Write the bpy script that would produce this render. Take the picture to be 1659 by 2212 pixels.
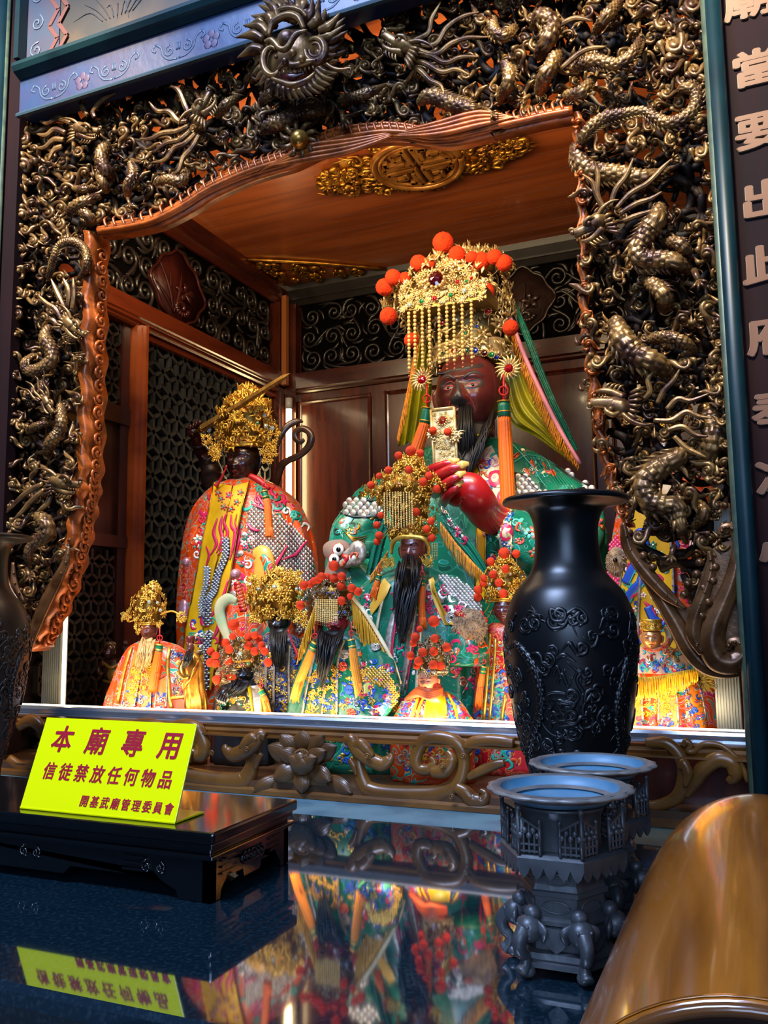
import bpy, math, random
import numpy as np
from mathutils import Vector, Matrix
from mathutils.bvhtree import BVHTree

for o in list(bpy.data.objects): bpy.data.objects.remove(o)
scene = bpy.context.scene
COL = scene.collection
rnd = random.Random(7)
PI = math.pi

# ------------------------------------------------------------------ camera
F = 1860.0; PX, PY = 829.5, 1106.0            # focal length and centre of a 1659 x 2212 frame
def _n(v): v = np.array(v, float); return v/np.linalg.norm(v)
_U, _s, _Vt = np.linalg.svd(np.stack([_n((4330, -280, -F)), _n((800, 229, F)), _n((-237.5, -15970, F))]))
RW = _U @ _Vt                                   # rows: world axes in (right, down, forward)
CAM = np.array([0, 0, 1.4])
cd = bpy.data.cameras.new('camera'); cam = bpy.data.objects.new('camera', cd); COL.objects.link(cam)
r_, d_, f_ = RW[:, 0], RW[:, 1], RW[:, 2]
cam.matrix_world = Matrix(((r_[0], -d_[0], -f_[0], CAM[0]), (r_[1], -d_[1], -f_[1], CAM[1]), (r_[2], -d_[2], -f_[2], CAM[2]), (0, 0, 0, 1)))
cd.sensor_fit = 'AUTO'; cd.sensor_width = 36; cd.lens = 36*F/2212; cd.clip_start = 0.02; cd.clip_end = 60
scene.camera = cam

# ------------------------------------------------------------------ view, world, lights
scene.view_settings.view_transform = 'Standard'; scene.view_settings.look = 'None'
scene.view_settings.exposure = 0.0; scene.view_settings.gamma = 1.0; scene.view_settings.use_curve_mapping = False
try:
    scene.cycles.max_bounces = 6; scene.cycles.diffuse_bounces = 3; scene.cycles.glossy_bounces = 4
    scene.cycles.sample_clamp_indirect = 4.0; scene.cycles.use_denoising = True
except Exception: pass
w = bpy.data.worlds.new('hall_air'); scene.world = w; w.use_nodes = True
w.node_tree.nodes['Background'].inputs[0].default_value = (0.16, 0.30, 0.62, 1)
w.node_tree.nodes['Background'].inputs[1].default_value = 0.10

def light(name, kind, loc, target, energy, color, size=0.1, size_y=None, spread=None, spot=None):
    l = bpy.data.lights.new(name, kind); l.energy = energy; l.color = color
    if kind == 'AREA':
        l.shape = 'RECTANGLE'; l.size = size; l.size_y = size_y or size
        if spread: l.spread = spread
    else:
        l.shadow_soft_size = size
        if kind == 'SPOT': l.spot_size = spot or 1.2; l.spot_blend = 0.6
    o = bpy.data.objects.new(name, l); COL.objects.link(o); o.location = loc
    d = Vector(target)-Vector(loc)
    o.rotation_euler = d.to_track_quat('-Z', 'Y').to_euler()
    return o
WARM = (1.0, 0.66, 0.34); SOFT = (1.0, 0.76, 0.44); DAY = (0.42, 0.62, 1.0)
# daylight from the temple doorway and courtyard behind the viewer
light('doorway_daylight', 'AREA', (0.6, -3.6, 3.0), (-0.9, 1.8, 1.6), 170, DAY, 2.6, 2.2)
light('skylight_daylight', 'AREA', (-1.4, -0.6, 5.0), (-1.1, 1.7, 2.3), 360, (0.46, 0.62, 1.0), 1.6, 1.2)
# hall lamps hung high at each side of the altar
light('hall_lamp_left', 'SPOT', (-1.75, 0.55, 3.7), (-1.9, 1.8, 2.45), 420, (1.0, 0.84, 0.55), 0.08, spot=0.9)
light('hall_lamp_right', 'SPOT', (-0.25, 0.7, 3.5), (-0.14, 1.8, 2.5), 330, (1.0, 0.86, 0.55), 0.08, spot=0.75)
# LED strips of the niche: behind the frieze, and along the front rail
light('frieze_led_strip', 'AREA', (-1.0, 1.93, 2.60), (-0.95, 2.55, 2.0), 15, SOFT, 1.7, 0.05)
light('rail_led_strip', 'AREA', (-0.95, 1.825, 1.185), (-0.95, 2.20, 1.62), 5, SOFT, 1.75, 0.03)
light('ceiling_fill_light', 'AREA', (-1.0, 1.94, 2.62), (-0.98, 2.35, 2.915), 14, (1.0, 0.72, 0.40), 1.7, 0.04)  # added fill light to brighten the ceiling, not one of the niche's strips

# ------------------------------------------------------------------ pixel helpers (points on real planes in the place)
def ray(px, py): return RW @ np.array([(px-PX)/F, (py-PY)/F, 1.0])
def P(px, py, Y): d = ray(px, py); return CAM + d*((Y-CAM[1])/d[1])
def PZ(px, py, z): d = ray(px, py); return CAM + d*((z-CAM[2])/d[2])
def PXX(px, py, x): d = ray(px, py); return CAM + d*((x-CAM[0])/d[0])
def mpp(px, py, Y): return (P(px, py, Y)-CAM) @ f_ / F     # metres per pixel there

# ------------------------------------------------------------------ materials
def lin(h):
    h = h.lstrip('#'); c = [int(h[i:i+2], 16)/255 for i in (0, 2, 4)]
    return tuple((x/12.92 if x <= 0.04045 else ((x+0.055)/1.055)**2.4) for x in c)
MATS = {}
def mat(name, color, rough=0.5, metal=0.0, color2=None, nscale=8.0, ndetail=4.0, bump=0.0, bscale=60.0, coat=0.0, sheen=0.0, emit=None, estr=0.0, spec=0.5, stretch=None, lo=0.4, hi=0.62):
    if name in MATS: return MATS[name]
    m = bpy.data.materials.new(name); m.use_nodes = True; nt = m.node_tree; b = nt.nodes['Principled BSDF']
    c = lin(color) if isinstance(color, str) else color
    b.inputs['Base Color'].default_value = (*c, 1); b.inputs['Roughness'].default_value = rough; b.inputs['Metallic'].default_value = metal
    b.inputs['Specular IOR Level'].default_value = spec
    if coat: b.inputs['Coat Weight'].default_value = coat; b.inputs['Coat Roughness'].default_value = 0.08
    if sheen: b.inputs['Sheen Weight'].default_value = sheen; b.inputs['Sheen Roughness'].default_value = 0.4
    if emit:
        e = lin(emit) if isinstance(emit, str) else emit
        b.inputs['Emission Color'].default_value = (*e, 1); b.inputs['Emission Strength'].default_value = estr
    if color2 or bump:
        tc = nt.nodes.new('ShaderNodeTexCoord'); src = tc.outputs['Object']
        if stretch:
            mp = nt.nodes.new('ShaderNodeMapping'); mp.inputs['Scale'].default_value = stretch
            nt.links.new(src, mp.inputs['Vector']); src = mp.outputs['Vector']
    if color2:
        n = nt.nodes.new('ShaderNodeTexNoise'); n.inputs['Scale'].default_value = nscale; n.inputs['Detail'].default_value = ndetail
        r = nt.nodes.new('ShaderNodeValToRGB'); c2 = lin(color2) if isinstance(color2, str) else color2
        r.color_ramp.elements[0].position = lo; r.color_ramp.elements[0].color = (*c, 1)
        r.color_ramp.elements[1].position = hi; r.color_ramp.elements[1].color = (*c2, 1)
        nt.links.new(src, n.inputs['Vector']); nt.links.new(n.outputs['Fac'], r.inputs['Fac']); nt.links.new(r.outputs['Color'], b.inputs['Base Color'])
    if bump:
        n2 = nt.nodes.new('ShaderNodeTexNoise'); n2.inputs['Scale'].default_value = bscale; n2.inputs['Detail'].default_value = 3
        bp = nt.nodes.new('ShaderNodeBump'); bp.inputs['Strength'].default_value = bump; bp.inputs['Distance'].default_value = 0.004
        nt.links.new(src, n2.inputs['Vector']); nt.links.new(n2.outputs['Fac'], bp.inputs['Height']); nt.links.new(bp.outputs['Normal'], b.inputs['Normal'])
    MATS[name] = m; return m
def brocade(name, base, outline, accents, scale=16, rough=0.38, bump=0.4, lo=0.40, width=0.012, fill=0.03, metal=0.0):
    """silk with woven figures: outlined patches of coloured thread"""
    m = mat(name, base, rough, metal, base, scale, bump=bump, bscale=16)
    nt = m.node_tree; r = [n for n in nt.nodes if n.type == 'VALTORGB'][0]; n = [n for n in nt.nodes if n.type == 'TEX_NOISE'][0]
    n.inputs['Distortion'].default_value = 1.6; n.inputs['Detail'].default_value = 1.5
    cr = r.color_ramp; cr.interpolation = 'CONSTANT'; p = lo; cr.elements[0].position = 0; cr.elements[1].position = p; cr.elements[1].color = (*lin(outline), 1)
    for i, a in enumerate(accents):
        if i: e = cr.elements.new(p); e.color = (*lin(outline), 1)
        e = cr.elements.new(p+width); e.color = (*lin(a), 1); e = cr.elements.new(p+width+fill); e.color = (*lin(outline), 1); e = cr.elements.new(p+2*width+fill); e.color = (*lin(base), 1); p += 2*width+fill+.055
    return m
BRONZE = mat('gilded_carved_wood', '#826034', 0.37, 0.5, '#42281a', 22, bump=0.25, bscale=90)
BRONZE_SHADE = mat('shaded_carved_wood', '#24140a', 0.6, 0.0, '#120a06', 14, spec=0.15)  # back layer of the carving, its colour darkened as if unlit
GILT = mat('bright_gilt', '#c99a3c', 0.3, 0.95, '#8a5f1e', 25)
GOLD = mat('gold_filigree', '#f0c054', 0.34, 0.72, '#d09a30', 60)
PALEGOLD = mat('pale_gold_filigree', '#ecd8a0', 0.34, 0.65, '#cfae68', 60)
SILVER = mat('silver_thread', '#c4b8aa', 0.38, 0.6, '#93897c', 90)
PEARL = mat('pearl_bead', '#ecc878', 0.25, 0.15, coat=0.4)
MAHOG = mat('mahogany', '#4c1d0e', 0.26, 0, '#32110a', 3, 6, coat=0.3, stretch=(9, 9, 1.0))
MAHOG_X = mat('mahogany_rail', '#42170c', 0.24, 0, '#2a0d07', 3, 6, coat=0.3, stretch=(2, 1, 9))
DARKWOOD = mat('dark_fret_wood', '#1f1b1a', 0.36, 0, '#130f0e', 10, coat=0.1)
CEILW = mat('ceiling_wood', '#924a22', 0.26, 0, '#743618', 2.2, 6, coat=0.5, stretch=(0.7, 7, 1))
FRETW = mat('fretwork_wood', '#7c4e1c', 0.32, 0.1, '#5c3712', 5, 5, coat=0.2, stretch=(1.5, 3, 3))
LOTUSW = mat('lotus_wood', '#684420', 0.36, 0.1, '#482c14', 9, coat=0.15)
STEEL = mat('aluminium', '#cfd3da', 0.25, 0.9)
BLACKLAC = mat('black_lacquer', '#07080a', 0.12, 0, coat=0.5)
VASEM = mat('black_vase', '#0b0c0e', 0.34, 0.1, '#070708', 20)
BROWNVASE = mat('brown_black_vase', '#2a1c14', 0.36, 0.15, '#150e0b', 12)
CENSER = mat('pewter', '#4c4f52', 0.42, 0.4, '#3c3e42', 18, bump=0.15, bscale=70)
HONEY = mat('honey_varnished_wood', '#a8611a', 0.2, 0, '#84480f', 3.5, 6, coat=0.7, stretch=(10, 1.0, 4))
TEALSTONE = mat('teal_stone', '#5f7f88', 0.4, 0, '#4c6a75', 12)
TEALTRIM = mat('teal_trim', '#041a20', 0.4, 0.0, '#072228', 8, spec=0.25)
OLIVETRIM = mat('olive_trim', '#46503e', 0.45, 0.1, '#343f36', 30, spec=.3)
MAROON = mat('maroon_board', '#1c0709', 0.75, 0, '#140609', 3, 5, spec=0.12, stretch=(6, 6, 1))
LETTERGOLD = mat('letter_gold', '#62370c', 0.5, 0.1)
LETTEREDGE = mat('letter_edge', '#7c6650', 0.5, 0.1)
POM = mat('orange_pompom', '#e03c02', 0.95, 0, '#c42a00', 120)
SILKG = brocade('green_silk', '#07664a', '#5f9c84', ['#0a7c6a', '#0a4c38'], 11, .32, .5, .40, .006, .03)
SILKGD = mat('deep_green_silk', '#0a4a38', 0.4, 0, '#08382c', 9)
SILKY = mat('yellow_silk', '#d8a80c', 0.38, 0, '#c08c08', 9, bump=.3, bscale=18)
SATINY = mat('yellow_satin', '#b3a80e', 0.28, 0, '#8f8608', 7)
SILKO = brocade('orange_silk', '#cc4208', '#d8b080', ['#1c8a74', '#c02050'], 15, .38, .4, .41, .007, .03)
REDC = mat('red_silk_cord', '#a80e14', 0.45)
SILKR = brocade('red_silk', '#b01420', '#d8a050', ['#8c0e18', '#c83a18'], 22)
SILKM = mat('magenta_silk', '#c81e50', 0.4)
SILKB = mat('blue_silk', '#1d4aa8', 0.4)
SILKN = brocade('navy_silk', '#182044', '#a89050', ['#24408a', '#101830'], 24)
SILKT = mat('turquoise_silk', '#2aa08a', 0.4)
SILKC = mat('cream_silk', '#e8d8ac', 0.42, 0, '#d4be8a', 30)
SILKP = mat('pink_silk', '#e08a9a', 0.42)
SILKW = mat('white_silk', '#efe8da', 0.42)
BLACKSILK = mat('black_silk', '#141418', 0.45)
FRINGE = mat('gold_fringe', '#d88a10', 0.5, 0.1, '#b86c08', 80)
TASSEL = mat('orange_tassel', '#e86400', 0.55, 0, '#d86000', 90)
HAIRB = mat('black_hair', '#0b0b0c', 0.5, 0, bump=0.1)
HAIRW = mat('straw_hair', '#c8a468', 0.6, 0, '#a8824a', 60)
FUR = mat('tan_fur', '#a8845a', 0.9, 0, '#7a5c3c', 60, sheen=0.4)
SKINR = mat('red_face', '#6a2a24', 0.3, 0, '#4c1c19', 6, coat=0.15)
SKINHAND = mat('red_hand', '#a8191c', 0.28, 0, coat=0.2)
SKIND = mat('dark_face', '#34100c', 0.26, 0, '#1c0a08', 14, coat=0.2)
SKINK = mat('black_face', '#161414', 0.3, 0, coat=0.2)
SKINP = mat('pink_face', '#c07a58', 0.35, 0, coat=0.1)
SKINC = mat('copper_face', '#7a3a28', 0.3, 0, '#642c1e', 8, coat=0.2)
SKING = mat('gilt_face', '#d89050', 0.3, 0.5)
GREYP = mat('grey_paint', '#4a4644', 0.35, 0)
EYEW = mat('eye_white', '#8a8276', 0.25); EYEB = mat('eye_black', '#080606', 0.1)
LIPR = mat('lip_red', '#6a1210', 0.35)
NAIL = mat('gilt_nail', '#f0c060', 0.3, 0.35)
JEWR = mat('ruby_jewel', '#a00818', 0.08, 0.3, coat=1.0); JEWG = mat('emerald_jewel', '#067a40', 0.08, 0.2, coat=1.0)
JEWB = mat('sapphire_jewel', '#0a30a0', 0.08, 0.2, coat=1.0); JEWC = mat('clear_jewel', '#b8d0cc', 0.06, 0.4, coat=1.0)
JEWD = mat('garnet_jewel', '#3a060e', 0.06, 0.2, coat=1.0)

# ------------------------------------------------------------------ mesh builder
class MB:
    def __init__(s): s.v = []; s.n = 0; s.f = []; s.m = []; s.sm = []
    def add(s, V, faces, m=0, smooth=True):
        V = np.asarray(V, float).reshape(-1, 3); o = s.n; s.v.append(V); s.n += len(V)
        for q in faces: s.f.append(tuple(i+o for i in q))
        k = len(faces); s.m += [m]*k; s.sm += [smooth]*k; return o
    def V(s): return np.concatenate(s.v) if s.v else np.zeros((0, 3))
    def bvh(s): return BVHTree.FromPolygons([tuple(x) for x in s.V()], s.f)
    def build(s, name, mats, parent=None, origin=None, bevel=0):
        V = s.V()
        if parent is not None: org = np.array(parent.get('_o', (0, 0, 0)))
        else: org = np.array(origin if origin is not None else (0, 0, 0), float)
        me = bpy.data.meshes.new(name); me.from_pydata((V-org).tolist(), [], s.f)
        mats = mats if isinstance(mats, (list, tuple)) else [mats]
        for x in mats: me.materials.append(x)
        me.polygons.foreach_set('material_index', np.clip(np.array(s.m, dtype=np.int32), 0, len(mats)-1))
        me.polygons.foreach_set('use_smooth', np.array(s.sm, dtype=bool)); me.update()
        o = bpy.data.objects.new(name, me); COL.objects.link(o)
        if parent is not None: o.parent = parent; o['_o'] = [float(x) for x in org]
        else: o.location = org; o['_o'] = [float(x) for x in org]
        if bevel:
            b = o.modifiers.new('edge', 'BEVEL'); b.width = bevel; b.segments = 2; b.limit_method = 'ANGLE'
        return o
def clone(o, loc_delta, parent=None):
    c = o.copy(); COL.objects.link(c); c.location = Vector(o.location)+Vector(loc_delta)
    if parent is not None: c.parent = parent
    return c
def thing(name, label, cat, base, group=None):
    o = bpy.data.objects.new(name, None); COL.objects.link(o); o.location = base; o['_o'] = [float(x) for x in base]
    o['label'] = label; o['category'] = cat; o.empty_display_size = 0.05
    if group: o['group'] = group
    return o
def tag(o, label, cat, group=None):
    o['label'] = label; o['category'] = cat
    if group: o['group'] = group
    return o
def structure(o, label=None):
    o['kind'] = 'structure'
    if label: o['label'] = label
    return o

def gridfaces(nr, nc, wrap=True, o=0):
    fs = []
    for i in range(nr-1):
        a = i*nc
        for j in range(nc if wrap else nc-1):
            k = (j+1) % nc
            fs.append((o+a+j, o+a+k, o+a+nc+k, o+a+nc+j))
    return fs
def catmull(p, n):
    p = np.asarray(p, float)
    if len(p) < 3 or n <= 1: 
        t = np.linspace(0, len(p)-1, (len(p)-1)*max(n, 1)+1)
        return np.stack([np.interp(t, range(len(p)), p[:, k]) for k in range(p.shape[1])], 1)
    q = np.vstack([2*p[0]-p[1], p, 2*p[-1]-p[-2]]); out = []
    for i in range(1, len(q)-2):
        a, b, c, d = q[i-1], q[i], q[i+1], q[i+2]
        for t in np.arange(n)/n:
            out.append(0.5*(2*b+(c-a)*t+(2*a-5*b+4*c-d)*t*t+(3*b-a-3*c+d)*t**3))
    out.append(p[-1]); return np.array(out)
def tube(mb, pts, rad, m=0, seg=8, n=5, up=(0, -1, 0), flat=1.0, prof=None, cap=True, smooth=True, raw=False):
    p = np.asarray(pts, float) if raw else catmull(pts, n); K = len(p)
    if np.ndim(rad) == 0: r = np.full(K, float(rad))
    else: r = np.interp(np.linspace(0, 1, K), np.linspace(0, 1, len(rad)), rad)
    t = np.gradient(p, axis=0); t /= np.maximum(np.linalg.norm(t, axis=1), 1e-9)[:, None]
    up = np.array(up, float); up = up/np.linalg.norm(up)
    N = up[None]-(t@up)[:, None]*t; ln = np.linalg.norm(N, axis=1)
    if ln.min() < 0.05:
        alt = np.array([1, 0.01, 0.02]) if abs(up[0]) < 0.8 else np.array([0.01, 0.02, 1.0])
        N2 = alt[None]-(t@alt)[:, None]*t; N = np.where(ln[:, None] < 0.05, N2, N); ln = np.linalg.norm(N, axis=1)
    N /= ln[:, None]; B = np.cross(t, N)
    th = np.linspace(0, 2*PI, seg, endpoint=False)
    s = np.concatenate([[0], np.cumsum(np.linalg.norm(np.diff(p, axis=0), axis=1))])
    R = r[:, None]*np.ones(seg)[None]
    if prof is not None: R = R*prof(th[None, :], s[:, None], (s/max(s[-1], 1e-9))[:, None])
    V = p[:, None]+R[..., None]*(np.cos(th)[None, :, None]*B[:, None]+flat*np.sin(th)[None, :, None]*N[:, None])
    V = V.reshape(-1, 3); fs = gridfaces(K, seg)
    if cap:
        V = np.vstack([V, p[0], p[-1]]); a = K*seg
        fs += [(a, (j+1) % seg, j) for j in range(seg)]
        fs += [(a+1, (K-1)*seg+j, (K-1)*seg+(j+1) % seg) for j in range(seg)]
    mb.add(V, fs, m, smooth)
def lathe(mb, prof, c, m=0, seg=48, smooth=True, mod=None, axis=None):
    """prof: (radius, z) pairs about a vertical axis through c"""
    pr = np.array(prof, float); th = np.linspace(0, 2*PI, seg, endpoint=False)
    R = pr[:, 0][:, None]*np.ones(seg)[None]
    if mod is not None: R = R*mod(th[None], pr[:, 1][:, None])
    V = np.stack([c[0]+R*np.cos(th), c[1]+R*np.sin(th), c[2]+pr[:, 1][:, None]+0*R], -1)
    mb.add(V, gridfaces(len(pr), seg), m, smooth)
def box(mb, a, b, m=0):
    x0, y0, z0 = a; x1, y1, z1 = b
    V = [(x0, y0, z0), (x1, y0, z0), (x1, y1, z0), (x0, y1, z0), (x0, y0, z1), (x1, y0, z1), (x1, y1, z1), (x0, y1, z1)]
    mb.add(V, [(0, 3, 2, 1), (4, 5, 6, 7), (0, 1, 5, 4), (1, 2, 6, 5), (2, 3, 7, 6), (3, 0, 4, 7)], m, False)
def bar(mb, a, b, w, h, up=(0, 0, 1), m=0):
    a = np.array(a, float); b = np.array(b, float); t = _n(b-a); u = np.array(up, float); s_ = _n(np.cross(t, u)); u = np.cross(s_, t)
    V = [p+i*s_*w/2+j*u*h/2 for p in (a, b) for i, j in ((-1, -1), (1, -1), (1, 1), (-1, 1))]
    mb.add(V, [(0, 1, 2, 3), (7, 6, 5, 4), (0, 4, 5, 1), (1, 5, 6, 2), (2, 6, 7, 3), (3, 7, 4, 0)], m, False)
def ball(mb, c, r, m=0, seg=10, rings=7, sc=(1, 1, 1)):
    ph = np.linspace(0, PI, rings); th = np.linspace(0, 2*PI, seg, endpoint=False)
    V = np.stack([np.sin(ph)[:, None]*np.cos(th), np.sin(ph)[:, None]*np.sin(th), np.cos(ph)[:, None]+0*th], -1)*r*np.array(sc)+np.array(c)
    mb.add(V, gridfaces(rings, seg), m, True)
def extrude(mb, poly, d, m=0, smooth=False):
    """poly: 3-D outline (planar), d: vector of thickness; front cap, back cap, sides"""
    p = np.array(poly, float); k = len(p); d = np.array(d, float)
    mb.add(np.vstack([p, p+d]), [tuple(range(k)), tuple(range(2*k-1, k-1, -1))]+[(i, k+i, k+(i+1) % k, (i+1) % k) for i in range(k)], m, smooth)
def rail_profile(mb, prof, a, b, m=0, ex=(0, -1, 0), ez=(0, 0, 1), smooth=False):
    """sweep a closed profile [(out, up)] from a to b"""
    ex = np.array(ex, float); ez = np.array(ez, float); k = len(prof)
    V = [np.array(p)+u*ex+v*ez for p in (a, b) for u, v in prof]
    mb.add(V, [tuple(range(k-1, -1, -1)), tuple(range(k, 2*k))]+[(i, (i+1) % k, k+(i+1) % k, k+i) for i in range(k)], m, smooth)
# helpers that take points of the carved facade as pixels on the plane Y, widths in pixels
def TP(mb, pts, rad, Y=1.79, m=0, **k):
    q = [P(p[0], p[1], Y-(p[2] if len(p) > 2 else 0)) for p in pts]
    s_ = mpp(pts[len(pts)//2][0], pts[len(pts)//2][1], Y)
    tube(mb, q, np.array(rad)*s_, m, **k)
def spiral_px(cx, cy, r, turns, a0, dr=1, n=9, r0=0.12):
    out = []
    for i in range(n*max(1, int(turns))+1):
        t = i/(n*max(1, int(turns))); rr = r*(r0+(1-r0)*t); a = a0-dr*(1-t)*turns*2*PI
        out.append((cx+rr*math.cos(a), cy+rr*math.sin(a)))
    return out
GROOVE = lambda th, s, t: 1+0.16*np.cos(6*(th-PI/2))
def text_mesh(mb, s, place, size, depth, m=0, m2=None, bold=0.0, bold2=0.0, shear=0.0):
    """place(x, y, d) -> point; letters of the built-in font as solid mesh"""
    def grab(off, dep):
        c = bpy.data.curves.new('t', 'FONT'); c.body = s; c.size = size; c.align_x = 'CENTER'; c.align_y = 'CENTER'
        c.offset = off; c.extrude = 0.0; c.shear = shear; c.resolution_u = 4
        o = bpy.data.objects.new('t', c); COL.objects.link(o)
        dg = bpy.context.evaluated_depsgraph_get(); me = bpy.data.meshes.new_from_object(o.evaluated_get(dg))
        V = [v.co.copy() for v in me.vertices]; Fs = [tuple(p.vertices) for p in me.polygons]
        cnt = {}
        for f in Fs:
            for i in range(len(f)):
                e = (f[i], f[(i+1) % len(f)]); cnt[e] = 1
        bd = [e for e in cnt if (e[1], e[0]) not in cnt]
        bpy.data.objects.remove(o); bpy.data.curves.remove(c); bpy.data.meshes.remove(me)
        return V, Fs, bd
    V, Fs, bd = grab(0, depth); k = len(V)
    for off, dep, mm in (((bold2, depth*0.6, m2),) if m2 is not None else ())+((bold, depth, m),):
        for i, (ax, ay) in enumerate(((0, 0), (1, 0), (-1, 0), (0, 1), (0, -1), (.7, .7), (-.7, .7), (.7, -.7), (-.7, -.7)) if off else ((0, 0),)):
            de = dep*(1-.004*i); A = [place(v.x+ax*off, v.y+ay*off, de) for v in V]+[place(v.x+ax*off, v.y+ay*off, 0) for v in V]
            mb.add(A, Fs+[(e[1], e[0], k+e[0], k+e[1]) for e in bd], mm, False)
# ================================================================== the niche (setting)
XL, XR, YB, ZC, ZF = -1.95, 0.03, 3.38, 2.915, 1.03
mb = MB(); box(mb, (XL-0.3, 1.81, ZC), (0.4, YB+0.06, ZC+0.04))
for k in range(1, 12):
    y = 1.95+k*0.122; box(mb, (XL, y-0.0008, ZC-0.0006), (XR, y+0.0008, ZC+0.001), 1)
structure(mb.build('ceiling', [CEILW, mat('plank_gap', '#4e2410', .5)]))
mb = MB(); box(mb, (XL-0.3, 1.755, ZF-0.04), (0.25, YB+0.06, ZF)); structure(mb.build('floor', mat('niche_floor', '#5a3a22', 0.35, 0, '#432a18', 4)))
mb = MB(); box(mb, (-4, -4, -0.05), (3, 4, 0)); structure(mb.build('floor_hall', mat('hall_floor', '#2c2a28', 0.4)))
mb = MB(); box(mb, (XL-0.3, YB+0.02, 0.9), (0.4, YB+0.06, ZC)); box(mb, (XL, YB-0.0, ZF), (XR, YB+0.02, 2.44))
# raised panels of the back wall
def moulded(mb, x0, x1, z0, z1, Y, wd=0.02):
    prof = [(0, 0), (0.008, 0.003), (0.012, wd*0.4), (0.006, wd*0.7), (0.004, wd), (0, wd)]
    for a, b, ez in (((x0, Y, z0), (x1, Y, z0), (0, 0, 1)), ((x0, Y, z1), (x1, Y, z1), (0, 0, -1)), ((x0, Y, z0), (x0, Y, z1), (1, 0, 0)), ((x1, Y, z0), (x1, Y, z1), (-1, 0, 0))):
        rail_profile(mb, prof, a, b, 0, (0, -1, 0), ez)
for x0, x1 in ((-1.87, -1.50), (-1.44, -1.02), (-0.96, -0.54), (-0.48, -0.06)): moulded(mb, x0, x1, ZF+0.08, 2.38, YB)
structure(mb.build('wall_back', MAHOG))
mb = MB(); box(mb, (XR, 1.9, 0.9), (XR+0.04, YB+0.05, ZC)); structure(mb.build('wall_right', mat('maroon_lattice_wall', '#2c1016', 0.45, 0, '#451a20', 140, 0, lo=0.5, hi=0.55)))
mb = MB(); box(mb, (XL-0.05, 1.78, 0.9), (XL-0.03, YB+0.05, ZC)); structure(mb.build('wall_left', mat('wall_left_dark', '#120c0c', 0.45)))
# cornice, rails and posts on the left and back walls
def rprof(h, d): return [(0, 0), (d, 0.002), (d*1.15, h*0.15), (d, h*0.3), (d, h*0.7), (d*1.15, h*0.85), (d*0.9, h), (0, h)]
mb = MB()
rail_profile(mb, [(0, 0), (0.012, 0), (0.03, 0.02), (0.036, 0.022), (0.036, 0.03), (0.055, 0.06), (0.06, 0.085), (0, 0.085)], (XL, 1.85, 2.83), (XL, YB, 2.83), 0, (1, 0, 0))
structure(mb.build('trim_1', MAHOG_X), 'cornice under the ceiling on the left wall')
mb = MB()
rail_profile(mb, [(0, 0), (0.012, 0), (0.03, 0.02), (0.036, 0.022), (0.036, 0.03), (0.055, 0.06), (0.06, 0.085), (0, 0.085)], (XL, YB, 2.83), (XR, YB, 2.83), 0, (0, -1, 0))
structure(mb.build('trim_2', DARKWOOD), 'dark cornice under the ceiling on the back wall')
RAILW = mat('reddish_rail', '#5c2410', 0.22, 0, '#471a0b', 3, 6, coat=0.4, stretch=(9, 1, 9))
mb = MB()
rail_profile(mb, [(-0.02, 0), (0.02, 0), (0.028, 0.006), (0.028, 0.012), (0.022, 0.016), (0.03, 0.022), (0.03, 0.03), (0.036, 0.034), (0.04, 0.09), (-0.02, 0.09)], (XL, 1.85, 2.415), (XL, YB, 2.415), 0, (1, 0, 0))
structure(mb.build('trim_3', RAILW), 'reddish rail below the fretwork of the left wall')
mb = MB()
rail_profile(mb, [(0, 0), (0.012, 0), (0.018, 0.006), (0.018, 0.014), (0.028, 0.02), (0.032, 0.09), (0, 0.09)], (XL, YB, 2.415), (XR, YB, 2.415), 0, (0, -1, 0))
structure(mb.build('trim_4', MAHOG_X), 'rail below the fretwork of the back wall')
mb = MB()
box(mb, (XL-0.02, YB-0.085, ZF), (XL+0.03, YB-0.03, ZC-0.08)); box(mb, (XL+0.03, YB-0.075, ZF), (XL+0.04, YB-0.06, 2.415)); box(mb, (XL+0.03, YB-0.045, ZF), (XL+0.04, YB-0.035, 2.415))
box(mb, (XL, YB-0.03, ZF), (XL+0.085, YB+0.01, ZC-0.08))
structure(mb.build('trim_5', mat('corner_post', '#4a1e0f', 0.24, 0, '#32130a', 4, coat=0.3)), 'corner post where left and back walls meet')
# batten hanging beside the corner post, with the tube light under it
yb_, zt = YB-0.05, 2.505
bl = MB(); a = P(616, 640, YB-0.06); b = P(616, 832, YB-0.06); box(bl, (a[0]-0.012, a[1]-0.012, b[2]), (a[0]+0.012, a[1]+0.012, a[2]))
tag(bl.build('wooden_batten', mat('pale_batten', '#8a4e22', 0.35), origin=(a[0], a[1], b[2])), 'pale wooden batten hanging in the back corner above the tube light', 'batten')
a = P(624, 884, YB-0.07); tl = thing('tube_light', 'glowing white vertical tube light in the back corner of the niche', 'light', (a[0], a[1], 1.55))
m1 = MB(); tube(m1, [(a[0], a[1], 1.55), (a[0], a[1], a[2])], 0.0125, seg=16, n=1, up=(0, -1, 0)); m1.build('glass_tube', mat('tube_glow', '#fff2d0', 0.3, emit='#ffe0a0', estr=26), tl)
m1 = MB(); tube(m1, [(a[0], a[1], a[2]), (a[0], a[1], a[2]+0.05)], 0.016, seg=16, n=1, up=(0, -1, 0)); m1.build('end_cap', mat('white_plastic', '#a8a49a', 0.4), tl); m1 = MB(); tube(m1, [(a[0], a[1], 1.52), (a[0], a[1], 1.55)], 0.016, seg=16, n=1, up=(0, -1, 0)); m1.build('end_cap', mat('white_plastic', '#a8a49a', 0.4), tl)

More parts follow.
